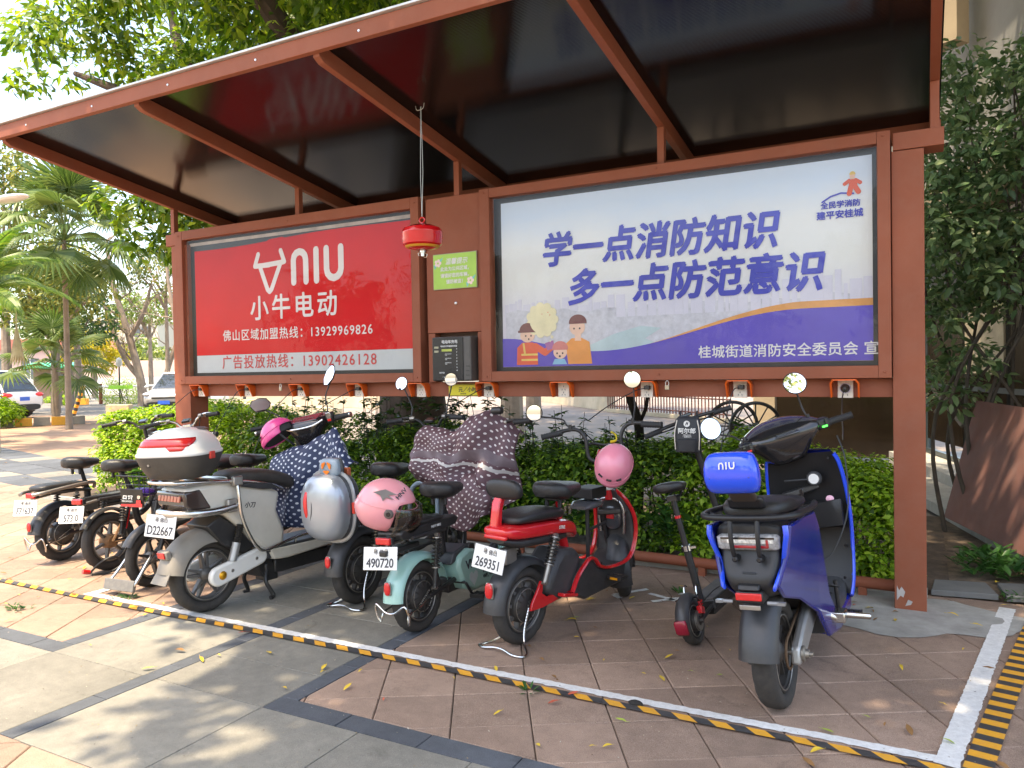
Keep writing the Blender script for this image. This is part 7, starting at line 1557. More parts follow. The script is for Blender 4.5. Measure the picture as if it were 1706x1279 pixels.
# ---- big tree behind the shelter whose crown roofs the whole place
TX, TY2 = -5.62, 7.95
bt_ = thing('broadleaf_tree', 'big broadleaf tree with a thick dark trunk, its crown over the shelter roof', 'tree', (TX, TY2, 0))
mb = MB(); n = 28; rs = []
for z, r_ in ((0, .62), (.15, .52), (.4, .45), (.8, .40), (1.4, .36), (2.2, .34), (3.2, .33)):
    rs.append([Vector((r_*(1+.10*sin(5*a+z)+.07*sin(3*a+2))*cos(a)-.03*z, r_*(1+.10*sin(5*a+z)+.07*sin(3*a+2))*sin(a), z)) for a in np.linspace(0, 2*pi, n+1)[:-1]])
mb.rings(rs); obj('trunk', mb, M_BARK, bt_, smooth=60)
limbs = [((-.1, 0, 3.0), (-1.6, -.3, 4.3), (-3.6, -.8, 5.2), (-5.2, -1.0, 5.9)), ((-.1, 0, 3.1), (-.9, .6, 4.6), (-2.4, 1.0, 6.0), (-3.8, 1.6, 7.2)), ((-.1, 0, 3.0), (.9, -.9, 4.8), (2.2, -3.0, 6.4), (3.6, -6.0, 7.1)), ((0, 0, 3.1), (.6, .4, 4.8), (2.6, -.6, 6.4), (5.2, -2.0, 7.4)), ((-.1, 0, 3.0), (-.6, -1.0, 4.9), (-.6, -3.2, 6.3), (-.2, -6.2, 6.9)), ((-.1, 0, 2.9), (-1.6, -.6, 3.5), (-2.7, -1.0, 3.8), (-3.4, -1.3, 3.8)), ((3.0, -4.4, 6.9), (4.4, -5.6, 7.1), (6.0, -6.2, 7.5), (8.2, -7.2, 7.6)), ((-3.6, -.8, 5.2), (-4.2, .2, 6.0), (-5.0, .6, 6.9), (-5.4, .8, 7.7))]
for l in limbs:
    mb = MB(); cv = curve(l, 8); mb.tube(cv, [.17*(1-i/len(cv))+.03 for i in range(len(cv))], 9); obj('limb', mb, M_BARK, bt_)
rg = np.random.default_rng(11); cs = []; rr = []
def addc(x, y, z, r): cs.append((x-TX, y-TY2, z)); rr.append(r)
def px_of(x, y, z):
    v = Vector((x, y, z-1.5)); w = v.dot(_d); return (853+1278.9*v.dot(_r)/w, 639.5-1278.9*v.dot(_u)/w) if w > .5 else (9999, 9999)
k = 0
while k < 560:                                     # crown beyond the roof, upper left
    x, y, z = rg.uniform(-11.6, -5.2), rg.uniform(6.0, 11.0), rg.uniform(4.4, 9.2)
    if .5*math.sin(x*2.3+z*1.9)+.5*math.sin(y*1.7-z*2.9+x) < -.30: continue
    if x < -10.0 and rg.random() < .35+.25*(-10-x): continue
    if x < -8.0 and math.sin(x*3.7+1)+math.sin(y*2.9+z*3.3) < -.2: continue
    if z < 5.2 and x < -9.3: continue
    addc(x, y, z, rg.uniform(.30, .55)); k += 1
for _ in range(44): addc(rg.uniform(-9.5, -8.0), rg.uniform(6.4, 7.8), rg.uniform(3.2, 4.5), rg.uniform(.25, .40))
clumps(cs, rr, 80, .16, .42, L_TREE, 'crown', bt_, up=.6, fine=False, out=.7)
cs = []; rr = []; k = 0
while k < 600:                                     # crown overhead and towards the street, which shades the bay
    x, y, z = rg.uniform(-9, 1.6), rg.uniform(-1.6, 8), rg.uniform(6.2, 8.2)
    if 3.4 < y < 6 and x > -5 and rg.random() < .75: continue
    if .66*(x+.10*z)+.75*(y+.34*z) < .18+.05*math.sin(x*2.3+y*1.7): continue
    if y > 5.5 and x < -5: continue
    addc(x, y, z, rg.uniform(.5, .9)); k += 1
clumps(cs, rr, 50, .26, .5, L_OVER, 'overhead_crown', bt_, up=.9, fine=False)


# ---- right-hand side: climbing shrub against the building
vn = thing('climbing_shrub', 'tall dark leafy shrub climbing the building to the right of the right post', 'shrub', (.45, 7.9, 0))
mb = MB(); vc = []; vr = []
for q in range(9):
    x, y = .45+random.uniform(-.3, .5), 7.9+random.uniform(-.4, .3); tx = .1+.9*random.random(); H = random.uniform(2.8, 4.3)
    cv = curve([(x-.45, y-7.9, 0), (x-.45+random.uniform(-.2, .2), y-7.9, H*.3), (tx-.45+random.uniform(-.2, .2), random.uniform(-.3, .2), H*.65), (tx-.45, random.uniform(-.3, .2), H)], 6)
    mb.tube(cv, [.02*(1-i/len(cv)*.75) for i in range(len(cv))], 6)
obj('stems', mb, M_TWIG, vn)
k = 0
while k < 210:
    x, y, z = rg.uniform(-.12, 1.15), rg.uniform(7.2, 8.5), rg.uniform(1.15, 4.35)
    X_, Y_ = px_of(x, y, z)
    if Y_ < 70 or X_ < 1535: continue
    if Y_ > 520 and (X_ > 1645 or rg.random() < .55): continue
    if 80 < Y_ < 170 and rg.random() < .55: continue
    if 395 < Y_ < 500 and X_ > 1660 and rg.random() < .5: continue
    vc.append((x-.45, y-7.9, z)); vr.append(rg.uniform(.14, .25)); k += 1
clumps(vc, vr, 34, .098, .46, L_VINE, 'foliage', vn, up=.6, fine=True, out=.6)
mb = MB()
for _ in range(16):
    c_ = vc[rg.integers(len(vc))]; 
    for j in range(5): mb.ball((c_[0]+random.uniform(-.03, .03), c_[1]-.15+random.uniform(-.03, .03), c_[2]+random.uniform(-.02, .03)), (.008, .008, .008), 6, 4)
obj('blossom', mb, mat('cream_blossom', (.65, .62, .35), .6), vn, kind='stuff')
strap_plant('weed_clump', 'green weeds growing by the stone slabs right of the post', [(.36+random.uniform(-.14, .5), 6.25+random.uniform(-.25, .3), .03, .10) for _ in range(26)], L=.14, per=11)
strap_plant('weed_clump', 'low green weeds at the top of the right-hand white line', [(.55+random.uniform(-.15, .5), 5.62+random.uniform(-.06, .06), .01, .03) for _ in range(12)], L=.06, per=9)
strap_plant('weed_clump', 'tiny grass tuft in the tile joint in front of the red bike', [(-1.62, 3.14, .0, .01)], L=.05, per=14)
strap_plant('weed_clump', 'tiny grass tuft between the red bike and the kick scooter', [(-1.42, 4.95, .0, .01)], L=.06, per=14)

# ================================================================ BUILDING ON THE RIGHT AND THE COURTYARD
M_STONE = mat('beige_stone', (.36, .29, .20), .8, var=.15, vscale=1.5, coords='World'); M_GREYC = mat('grey_render', (.30, .30, .29), .85, var=.12, vscale=.9, coords='World', grime=.2, dustcol=(.16, .14, .12))
M_BROWNGL = mat('brown_glass', (.018, .013, .009), .08, var=.4, vscale=1.2, coat=.5, coords='World'); M_FRM = mat('window_frame', (.035, .05, .055), .4, var=.1)
bl = thing('pavilion_building', 'glass-walled pavilion with a beige stone band, behind the shelter on the right', 'building', (.8, 9.6, 0)); XB = Matrix.Translation((-.8, -9.6, 0))
def wall_seg(name, a, b, z0, z1, th, m, par=bl, bevel=0):
    A, B = Vector(a), Vector(b); d = (B-A); L_ = d.length; d.normalize(); nn = Vector((d.y, -d.x)); mb = MB(XB)
    P_ = [A, B, B-nn*th, A-nn*th]; vs = [(p_.x, p_.y, z0) for p_ in P_]+[(p_.x, p_.y, z1) for p_ in P_]
    mb.add(vs, [(0, 3, 2, 1), (4, 5, 6, 7), (0, 1, 5, 4), (1, 2, 6, 5), (2, 3, 7, 6), (3, 0, 4, 7)]); return obj(name, mb, m, par, smooth=0, bevel=bevel)
A0, A1, B1 = (-2.28, 12.45), (.02, 12.2), (2.05, 5.0)
wall_seg('glass_wall', (-2.0, 12.42), (.02, 12.22), .12, 3.3, .05, M_BROWNGL)
wall_seg('stone_pillar', (-2.35, 12.42), (-2.02, 12.38), 0, 3.3, .35, M_STONE)
def on(t): return (A1[0]+(B1[0]-A1[0])*t, A1[1]+(B1[1]-A1[1])*t)
wall_seg('glass_wall', on(.02), on(.98), .45, 3.2, .04, M_BROWNGL)
for t in (.0, .20, .372, .55, .8, .98): wall_seg('window_frame', on(t), on(t+.014), .25, 3.2, .09, M_FRM)
for z in (.25, 1.15): wall_seg('window_rail', (on(.0)[0]-.012, on(.0)[1]), (on(.98)[0]-.012, on(.98)[1]), z, z+.06, .06, M_FRM)
wall_seg('beige_panel', (on(.22)[0]-.02, on(.22)[1]), (on(.37)[0]-.02, on(.37)[1]), 1.35, 2.15, .02, mat('panel_beige', (.42, .35, .24), .8, var=.2))  # flat beige panel set just in front of the glass
wall_seg('stone_band', (on(-.02)[0]-.25, on(-.02)[1]), (on(1.0)[0]-.25, on(1.0)[1]), 3.2, 3.62, .5, M_STONE)
wall_seg('upper_wall', (on(-.02)[0]-.05, on(-.02)[1]), (on(1.0)[0]-.05, on(1.0)[1]), 3.62, 6.4, .3, M_GREYC)
wall_seg('eave', (on(-.02)[0]-.35, on(-.02)[1]), (on(1.0)[0]-.35, on(1.0)[1]), 6.4, 6.7, 1, M_GREYC)
wall_seg('corner_fin', (.0, 9.9), (.35, 9.7), 5.0, 6.4, .25, M_STONE)
wall_seg('upper_wall', (-2.4, 12.5), (.0, 12.25), 3.3, 6.4, .3, M_GREYC)
wall_seg('drain_pipe', on(.36), on(.367), 3.62, 6.4, .06, MATS['black_inner_frame'])
wall_seg('plinth', (on(.0)[0]-.45, on(.0)[1]-.05), (on(1.0)[0]-.45, on(1.0)[1]-.05), .02, .24, 1.2, M_CONC)
wall_seg('plinth_step', (on(.25)[0]-.95, on(.25)[1]-.05), (on(1.0)[0]-.95, on(1.0)[1]-.05), .02, .12, .52, M_CONC)
mb = MB(XB); mb.tube([(.12, 9.5, .95), (.32, 9.0, 1.25)], .02, 6); mb.tube([(.10, 9.6, 1.2), (.35, 8.9, .85)], .02, 6); obj('cross_brace', mb, mat('weathered_wood', (.16, .13, .10), .8), bl)
# warped brown board leaning on the wall
bd_ = thing('leaning_board', 'large stained red-brown plywood board leaning against the pavilion', 'board', (.62, 7.2, .12))
p0, p1 = Vector((.16, 7.75, .13)), Vector((.78, 5.9, .13)); p2, p3 = Vector((1.02, 6.0, 1.12)), Vector((.42, 7.95, 1.15)); mb = MB(Matrix.Translation((-.62, -7.2, -.12))); off = Vector((.02, .008, -.004))
mb.add([p0, p1, p2, p3, p0+off, p1+off, p2+off, p3+off], [(0, 1, 2, 3), (7, 6, 5, 4), (0, 4, 5, 1), (1, 5, 6, 2), (2, 6, 7, 3), (3, 7, 4, 0)])
obj('panel', mb, mat('stained_board', (.19, .070, .052), .75, var=.25, vscale=2.0, grime=.35, dustcol=(.22, .19, .19)), bd_, smooth=0)
for i, (x, y, a, w_, d_) in enumerate(((.62, 5.80, 12, .42, .34), (1.10, 5.62, -6, .40, .42), (.20, 5.72, 4, .34, .30))):
    mb = MB(); vs, fs = tile_geo([(-w_/2, -d_/2), (w_/2+.03, -d_/2+.02), (w_/2, d_/2), (-w_/2+.04, d_/2-.03)], ch=.004, th=.035); mb.add(vs, fs)
    o = obj('slate_slab', mb, mat('slate', (.12, .125, .125), .8, var=.2, vscale=4, grime=.2), None, smooth=0, loc=(x, y, .045)); o.rotation_euler = (0, 0, radians(a)); tag(o, ['large grey slate slab beside the weeds, right of the post', 'grey slate slab at the far right edge by the hazard tape', 'grey slate slab half hidden behind the right post'][i], 'stone slab')
# wagon wheels
def wagon(label, loc, rz_, r=.30):
    w_ = thing('wagon_wheel', label, 'wheel', loc, (radians(90), 0, radians(rz_)), 'wagon wheels by the pavilion'); mb = MB(); mb.tube([(r*cos(a), r*sin(a), 0) for a in np.linspace(0, 2*pi, 41)[:-1]], .022, 7, closed=True); obj('rim', mb, M_BLACK, w_)
    for i in range(12): a = 2*pi*i/12; mb = MB(); mb.tube([(.05*cos(a), .05*sin(a), 0), (r*cos(a), r*sin(a), 0)], .009, 6); obj('spoke', mb, M_BLACK, w_)
    mb = MB(); mb.lathe([(0, -.06), (.05, -.05), (.065, 0), (.05, .05), (0, .06)], n=14); obj('hub', mb, M_BLACK, w_)
wagon('dark spoked wagon wheel, the one on the left of the pair by the pavilion', (-2.10, 9.75, .74), 20); wagon('dark spoked wagon wheel, the one on the right of the pair by the pavilion', (-1.78, 9.55, .74), 24)
# courtyard edge: low wall and rusty fence
M_WALLC = mat('courtyard_wall', (.48, .41, .30), .85, var=.2, vscale=.8, coords='World', grime=.25, dustcol=(.2, .17, .12))
def wall_thing(name, label, cat, a, b, z0, z1, th, m):
    A, B = Vector(a), Vector(b); c = (A+B)/2; r_ = thing(name, label, cat, (c.x, c.y, 0)); d = (B-A); nn = Vector((d.y, -d.x)).normalized(); mb = MB(Matrix.Translation((-c.x, -c.y, 0)))
    P_ = [A, B, B-nn*th, A-nn*th]; vs = [(p_.x, p_.y, z0) for p_ in P_]+[(p_.x, p_.y, z1) for p_ in P_]
    mb.add(vs, [(0, 3, 2, 1), (4, 5, 6, 7), (0, 1, 5, 4), (1, 2, 6, 5), (2, 3, 7, 6), (3, 0, 4, 7)]); obj('wall', mb, m, r_, smooth=0, bevel=.01); return r_, c, d.normalized(), nn, d.length
wall_thing('courtyard_wall', 'cream wall along the far side of the courtyard behind the red bike', 'wall', (-19.5, 36.5), (-9.6, 24.9), -.02, .75, .3, M_WALLC)
wf, c, d, nn, L_ = wall_thing('fence_wall', 'low cream wall carrying a rusty lattice fence behind the kick scooter', 'wall', (-9.5, 24.6), (-4.4, 20.2), -.02, .10, .3, M_WALLC)
M_RB = mat('rusty_bar', (.16, .06, .04), .7, var=.3)
for i in range(int(L_/.16)):
    q = -L_/2+.16*i; mb = MB(); mb.box((d.x*q, d.y*q+.1, .62), (.03, .03, 1.05)); obj('fence_bar', mb, M_RB, wf, smooth=0)
for z in (.2, .6, 1.1): mb = MB(); mb.tube([(d.x*-L_/2, d.y*-L_/2+.08, z), (d.x*L_/2, d.y*L_/2+.08, z)], .02, 5); obj('fence_rail', mb, M_RB, wf)
wall_thing('kerb_wall', 'long low concrete kerb wall beyond the hedge left of the tree trunk', 'wall', (-29, 22.9), (-15.5, 17.6), -.02, .42, .35, M_WALLC)
wall_thing('kerb_wall', 'stepped pale stone ledge further back behind the kerb wall', 'wall', (-31, 27.5), (-17, 24.5), -.02, .75, .6, mat('pale_ledge', (.55, .46, .34), .85, var=.2, vscale=.6, coords='World'))
for i, (x, y, s_) in enumerate(((-24.2, 21.6, .42), (-22.7, 21.2, .5), (-21.2, 20.6, .38))):
    mb = MB(); mb.ball((0, 0, s_*.45), (s_*1.3, s_*.7, s_*.6), 14, 9, e=3.4); tag(obj('boulder', mb, mat('boulder_stone', (.5, .38, .2), .9, var=.3, vscale=3, bump=1, bscale=8), None, loc=(x, y, 0)), ['ochre boulder left of the striped bollard pole', 'ochre boulder at the foot of the striped bollard pole', 'ochre boulder right of the striped bollard pole'][i], 'boulder')
def striped_pole(name, label, p0, p1, r, n):
    P0, P1 = Vector(p0), Vector(p1); t_ = thing(name, label, 'pole', p0)
    for i in range(n): mb = MB(Matrix.Translation(-P0)); mb.tube([P0.lerp(P1, i/n), P0.lerp(P1, (i+1)/n)], r, 10); obj('yellow_band' if i % 2 == 0 else 'black_band', mb, M_TY if i % 2 == 0 else M_TK, t_)
    return t_
striped_pole('striped_pole', 'upright yellow and black striped pole beyond the hedge, left of the angular mirror', (-23.38, 21.49, 0), (-23.3, 21.49, 1.4), .06, 9)
bp_ = striped_pole('barrier_pole', 'leaning yellow and black striped barrier pole on the left path', (-26.39, 16.48, 0), (-26.02, 16.68, 1.15), .075, 11)
mb = MB(); mb.box((.42, .2, .62), (.24, .16, .22), (0, 0, 30)); obj('pole_box', mb, M_TY, bp_, bevel=.01, smooth=0)

# ================================================================ LEFT BACKGROUND
def crown_tree(name, label, base, H, tr, cr, cz, n, per, L, m, seed, bark=None, lean=(0, 0), squash=.8, spread=None, limbsn=5, cat='tree', group=None, fine=False):
    t_ = thing(name, label, cat, (base[0], base[1], 0), group=group); rg = np.random.default_rng(seed); mb = MB()
    cv = curve([(0, 0, 0), (lean[0]*.3, lean[1]*.3, H*.33), (lean[0]*.7, lean[1]*.7, H*.66), (lean[0], lean[1], H)], 6); mb.tube(cv, [tr*(1-.55*i/len(cv)) for i in range(len(cv))], 9); obj('trunk', mb, bark or M_BARKL, t_)
    cs = []
    for _ in range(n):
        v = rg.normal(size=3); v /= np.linalg.norm(v); q = rg.uniform(.45, 1)
        cs.append((lean[0]+v[0]*cr*q, lean[1]+v[1]*cr*q, cz+v[2]*cr*q*squash))
    for i in range(limbsn):
        c_ = cs[i]; mb = MB(); a = cv[int(len(cv)*.75)]; mb.tube(curve([a, Vector(a).lerp(Vector(c_), .5)+Vector((0, 0, .2)), c_], 4), [tr*.4*(1-i2/12) for i2 in range(9)], 6); obj('limb', mb, bark or M_BARKL, t_)
    clumps(cs, [cr*rg.uniform(.18, .32) for _ in cs], per, L, .5, m, 'crown', t_, up=.6, fine=fine); return t_
L_YEL = leaf_mat('yellow_leaf', [(.20, .20, .02), (.42, .34, .03), (.55, .44, .04), (.16, .22, .03)], .5, .4)
L_PALE = leaf_mat('pale_green_leaf', [(.10, .15, .04), (.18, .25, .06), (.28, .33, .08)], .5, .4)
L_OLIVE = leaf_mat('olive_leaf', [(.06, .09, .025), (.11, .15, .035), (.20, .22, .05), (.30, .26, .06)], .5, .35)
crown_tree('broadleaf_tree', 'courtyard shade tree behind the left poster, mostly hidden', (-7.5, 14), 7, .25, 4.2, 9.4, 170, 60, .36, L_TREE, 61)
crown_tree('broadleaf_tree', 'courtyard shade tree behind the right poster, mostly hidden', (-1.5, 15.5), 7, .25, 4.2, 9.4, 150, 60, .36, L_TREE, 62)
for i in range(9):      # the far side of the street, behind the photographer: what the poster glass and the roof mirror
    x = -22+5.4*i; crown_tree('street_tree', ['round tree', 'broad tree', 'tall tree', 'low tree', 'dense tree', 'slim tree', 'wide tree', 'dark tree', 'leafy tree'][i]+' across the street behind the photographer, number %s along the kerb from the west' % ['one', 'two', 'three', 'four', 'five', 'six', 'seven', 'eight', 'nine'][i], (x, -15-(i*37 % 5)), 3.2, .2, 2.5+.3*(i % 3), 4.0+.5*(i*2 % 3), 46, 34, .42, L_OLIVE, 80+i, limbsn=2)
crown_tree('broadleaf_tree', 'courtyard shade tree near the far cream wall, mostly hidden', (-10.5, 21), 7, .25, 4.8, 9.6, 170, 60, .4, L_TREE, 63)
# fan palm
def fan_frond():
    mb = MB(); mb.tube(curve([(0, 0, 0), (.45, 0, .22), (.9, 0, .30)], 4), .014, 5); n = 26
    for i in range(n):
        a = radians(-118+236*i/(n-1)); d = Vector((cos(a), sin(a), 0)); L = .62+.14*cos(a); s_ = Vector((-sin(a), cos(a), 0)); o = Vector((.9, 0, .30))
        dr = .16+.10*abs(sin(a)); vs = [o, o+d*L*.55+s_*.030+Vector((0, 0, -.03)), o+d*L*.55+Vector((0, 0, .0)), o+d*L*.55-s_*.030+Vector((0, 0, -.03)), o+d*L+Vector((0, 0, -dr))]
        mb.add(vs, [(0, 1, 2), (0, 2, 3), (1, 4, 2), (2, 4, 3)])
    return mb
M_FAN = leaf_mat('palm_leaf', [(.07, .12, .03), (.13, .19, .05), (.20, .25, .08)], .4, .3); M_DEADP = mat('dead_palm', (.42, .34, .18), .8, var=.2)
def palm(name, label, base, H, nfr, kind, seed, s=1.0, trunk_r=.13, elev=(-50, 75), frame_m=None):
    t_ = thing(name, label, 'palm', base); rg = random.Random(seed); mb = MB(); cv = [(0, 0, H*i/10) for i in range(11)]
    mb.tube(cv, [trunk_r*(1.15 if i == 0 else 1-.03*i) for i in range(11)], 10); obj('trunk', mb, M_BARKL, t_)
    me = None
    for i in range(nfr):
        if me is None:
            f0 = obj('frond', kind(), frame_m or M_FAN, t_, smooth=0); me = f0.data; o = f0
        else: o = bpy.data.objects.new('frond', me); link(o, t_)
        az = 360*i*.382+rg.uniform(-12, 12); el = elev[0]+(elev[1]-elev[0])*(i+.5)/nfr
        o.location = (0, 0, H-.1+.2*i/nfr); o.rotation_euler = Euler((rg.uniform(-.3, .3), -radians(el), radians(az))); k = s*rg.uniform(.85, 1.1); o.scale = (k, k, k)
    return t_
def pinnate():
    mb = MB(); cv = curve([(0, 0, 0), (.5, 0, .12), (1.1, 0, .10), (1.75, 0, -.25), (2.1, 0, -.6)], 7); mb.tube(cv, .012, 5)
    for i in range(3, len(cv)):
        for s_ in (-1, 1):
            for k in (0, .5):
                q = cv[i-1].lerp(cv[i], k); L = .42*sin(pi*min(.97, (i+k)/len(cv)+.08)); dd = (cv[i]-cv[i-1]).normalized(); d = (dd*.75+Vector((0, s_*.8, .10))).normalized(); w_ = dd*.018
                mb.add([q-w_, q+w_, q+d*L*.5+w_*1.3+Vector((0, 0, .03)), q+d*L*.5-w_*1.3+Vector((0, 0, .03)), q+d*L+Vector((0, 0, -.12))], [(0, 1, 2, 3), (3, 2, 4)])
    return mb
M_ARE = leaf_mat('areca_leaf', [(.05, .11, .02), (.10, .19, .03), (.20, .27, .05)], .4, .4)
palm('fan_palm', 'tall fan palm with stiff pleated fronds, centre left against the sky', (-21.6, 13.4, 0), 5.4, 34, fan_frond, 3, s=1.45, elev=(-60, 80), trunk_r=.09)
palm('fan_palm', 'shorter fan palm with low drooping fronds above the parked white car', (-24.2, 14.6, 0), 1.8, 20, fan_frond, 5, s=1.2, elev=(-35, 75))
pt_ = palm('feather_palm', 'feather palm with arching bright fronds at the left edge', (-17.2, 8.9, 0), 3.3, 20, pinnate, 8, s=.85, trunk_r=.06, elev=(-5, 80), frame_m=M_ARE)
palm('feather_palm', 'slender feather palm leaning in behind the left-edge shrubs', (-20.9, 10.7, 0), 3.6, 16, pinnate, 12, s=.9, trunk_r=.05, elev=(0, 80), frame_m=M_ARE)
mb = MB()
for i in range(16):
    a = 2*pi*i/16; d = Vector((cos(a)*.16, sin(a)*.16, -1)).normalized(); s_ = Vector((-sin(a), cos(a), 0)); mb.add([(0, 0, 0), d*.75+s_*.04, d*1.15, d*.75-s_*.04], [(0, 1, 2), (0, 2, 3)])
mb.tube([(0, 0, .35), (0, 0, 0)], .015, 5); tag(obj('dead_frond', mb, M_DEADP, None, smooth=0, loc=(-20.8, 11.58, 2.95)), 'dry straw-coloured fan frond hanging down at the left', 'palm frond')
crown_tree('broadleaf_tree', 'sunlit yellow-green tree at the far left edge behind the palms', (-36.8, 20.0), 7, .25, 3.0, 9.8, 60, 60, .30, L_OLIVE, 31)
crown_tree('broadleaf_tree', 'dense green tree behind the fan palm on the left', (-31.5, 19.0), 3.6, .2, 2.4, 5.0, 70, 60, .24, L_OLIVE, 32)
crown_tree('broadleaf_tree', 'dark bushy tree beneath the fan palm, beside the guard hut', (-35.0, 21.8), 2.6, .2, 2.1, 4.3, 60, 60, .22, L_DARK, 36)
def bare_tree(name, label, base, paths, tr, seed, depth=4, m=None):
    t_ = thing(name, label, 'tree', base); rg = random.Random(seed)
    for j, pth in enumerate(paths):
        mb = MB(); cv = curve(pth, 6); r0 = tr if j == 0 else tr*.62; mb.tube(cv, [r0*(1-.72*i/len(cv)) for i in range(len(cv))], 8)
        obj('trunk' if j == 0 else 'limb', mb, m or M_BARKL, t_)
        tw = MB()
        def rec(p, d, L, r, n):
            q = p+d*L; mid = p.lerp(q, .5)+Vector((rg.uniform(-.1, .1), rg.uniform(-.1, .1), rg.uniform(0, .1)))*L; tw.tube([p, mid, q], [r, r*.8, r*.6], 4, cap=False)
            if n > 0:
                for _ in range(rg.choice((2, 3))):
                    nd_ = (d+Vector((rg.uniform(-.75, .75), rg.uniform(-.75, .75), rg.uniform(-.25, .55)))).normalized(); rec(q, nd_, L*rg.uniform(.62, .85), r*.62, n-1)
        for i in range(len(cv)//3, len(cv), 2):
            d = Vector((rg.uniform(-1, 1), rg.uniform(-1, 1), rg.uniform(.1, .9))).normalized(); rec(cv[i], d, rg.uniform(.5, .9), r0*.26, depth)
        obj('twigs', tw, m or M_BARKL, t_, kind='stuff', smooth=0)
    return t_
bare_tree('bare_tree', 'leafless tree with a pale leaning trunk in front of the cream houses', (-34.1, 24.9, 0), [[(0, 0, 0), (-.1, 0, 1.2), (-.6, -.2, 3.4), (-1.35, -.5, 6.1), (-1.6, -.6, 8.2)], [(-.15, 0, 1.4), (-.9, -.3, 2.4), (-1.7, -.6, 4.6), (-2.2, -.8, 6.6)], [(-.6, -.2, 3.4), (.1, .1, 4.6), (.6, .2, 6.0)]], .25, 3)
bare_tree('bare_tree', 'slim leafless tree with a curved trunk close to the left shelter post', (-33.3, 25.6, 0), [[(0, 0, 0), (.1, 0, 1.5), (.7, .2, 3.2), (.9, .3, 4.2), (-.2, 0, 5.8), (-1.2, -.2, 7.4)], [(.9, .3, 4.2), (1.6, .5, 5.4), (2.2, .8, 6.8)]], .15, 9)
bare_tree('bare_tree', 'hazy bare tree behind the canopy corner', (-28.5, 22.5, 0), [[(0, 0, 0), (.1, 0, 3), (-.4, 0, 5.6), (-.6, 0, 8.2)], [(.0, 0, 4), (.7, .3, 5.6), (1.0, .4, 7.4)]], .13, 15)
crown_tree('broadleaf_tree', 'thin-leaved autumn tree beside the left shelter post', (-30.5, 23.6), 5.6, .12, 1.7, 6.2, 26, 40, .20, L_OLIVE, 40)
crown_tree('broadleaf_tree', 'tree with bright yellow foliage in front of the pink wall', (-50.5, 33.2), 3.2, .22, 2.3, 3.6, 46, 60, .30, L_YEL, 41)
crown_tree('broadleaf_tree', 'pale green spreading tree in front of the white houses', (-49.0, 36.5), 5.2, .2, 2.9, 6.3, 50, 45, .30, L_PALE, 42, squash=.4)
crown_tree('broadleaf_tree', 'round green tree between the houses', (-60, 44), 3.0, .2, 2.1, 3.3, 30, 50, .4, L_PALE, 43)
crown_tree('broadleaf_tree', 'tall olive tree with a straight pale trunk, left of the two by the road', (-39.75, 24.1), 6.0, .20, 1.7, 6.6, 36, 60, .22, L_OLIVE, 44)
crown_tree('broadleaf_tree', 'tall olive tree with a straight pale trunk, right of the two by the road', (-39.25, 24.9), 6.0, .22, 1.9, 7.0, 36, 60, .22, L_OLIVE, 45)
def bush(name, label, c, rx, ry, rz_, n, m, L=.12, seed=1):
    t_ = thing(name, label, 'bush', (c[0], c[1], 0)); rg = np.random.default_rng(seed); cs = []
    for _ in range(n):
        v = rg.normal(size=3); v /= np.linalg.norm(v); cs.append((v[0]*rx, v[1]*ry, max(.1, rz_*.5+v[2]*rz_*.5)))
    clumps(cs, [min(rx, rz_)*.3]*n, 55, L, .45, m, 'foliage', t_, up=.7); mb = MB()
    for _ in range(9): mb.tube([(rg.uniform(-.3, .3)*rx, rg.uniform(-.3, .3)*ry, 0), (rg.uniform(-.6, .6)*rx, rg.uniform(-.6, .6)*ry, rz_*.7)], .015, 4)
    obj('stems', mb, M_TWIG, t_, kind='stuff'); return t_
L_BRT = leaf_mat('bright_bush_leaf', [(.16, .26, .03), (.30, .42, .05), (.42, .50, .07)], .45, .4)
bush('bush', 'rounded bright yellow-green bush by the road beyond the path', (-38.6, 27.0), 1.3, 1.0, 1.3, 60, L_BRT, .10, 2)
bush('bush', 'low green planting at the foot of the roadside trees', (-41.2, 25.5), 1.4, .7, .55, 50, L_HEDGE, .09, 3)
bush('bush', 'leafy shrub in the striped planter at the left edge, in front of the white car', (-25.6, 13.0), 1.5, .9, .85, 100, L_HEDGE, .13, 4)
bush('bush', 'darker long-leaved shrub at the very left edge of the planter', (-25.2, 11.2), .9, .8, 1.8, 60, L_DARK, .16, 5)
bush('bush', 'dark shrub under the feather palm at the far left', (-19.3, 9.6), .5, .5, 1.9, 40, L_DARK, .14, 6)
pk = bpy.data.objects.new('planter_kerb', None); link(pk); pk.location = (-24.5, 13.6, 0); tag(pk, 'yellow and grey striped planter kerb at the left edge of the path', 'kerb')
for i in range(9):
    t = i/8; mb = MB(); mb.box((0, 0, .13), (.44, .2, .26)); o = obj('kerb_block', mb, M_TY if i % 2 else mat('kerb_grey', (.22, .2, .17), .8), pk, smooth=0, bevel=.01); o.location = (-1.0+1.9*t-.0, -2.0+3.3*t, 0); o.rotation_euler = (0, 0, math.atan2(3.3, 1.9))
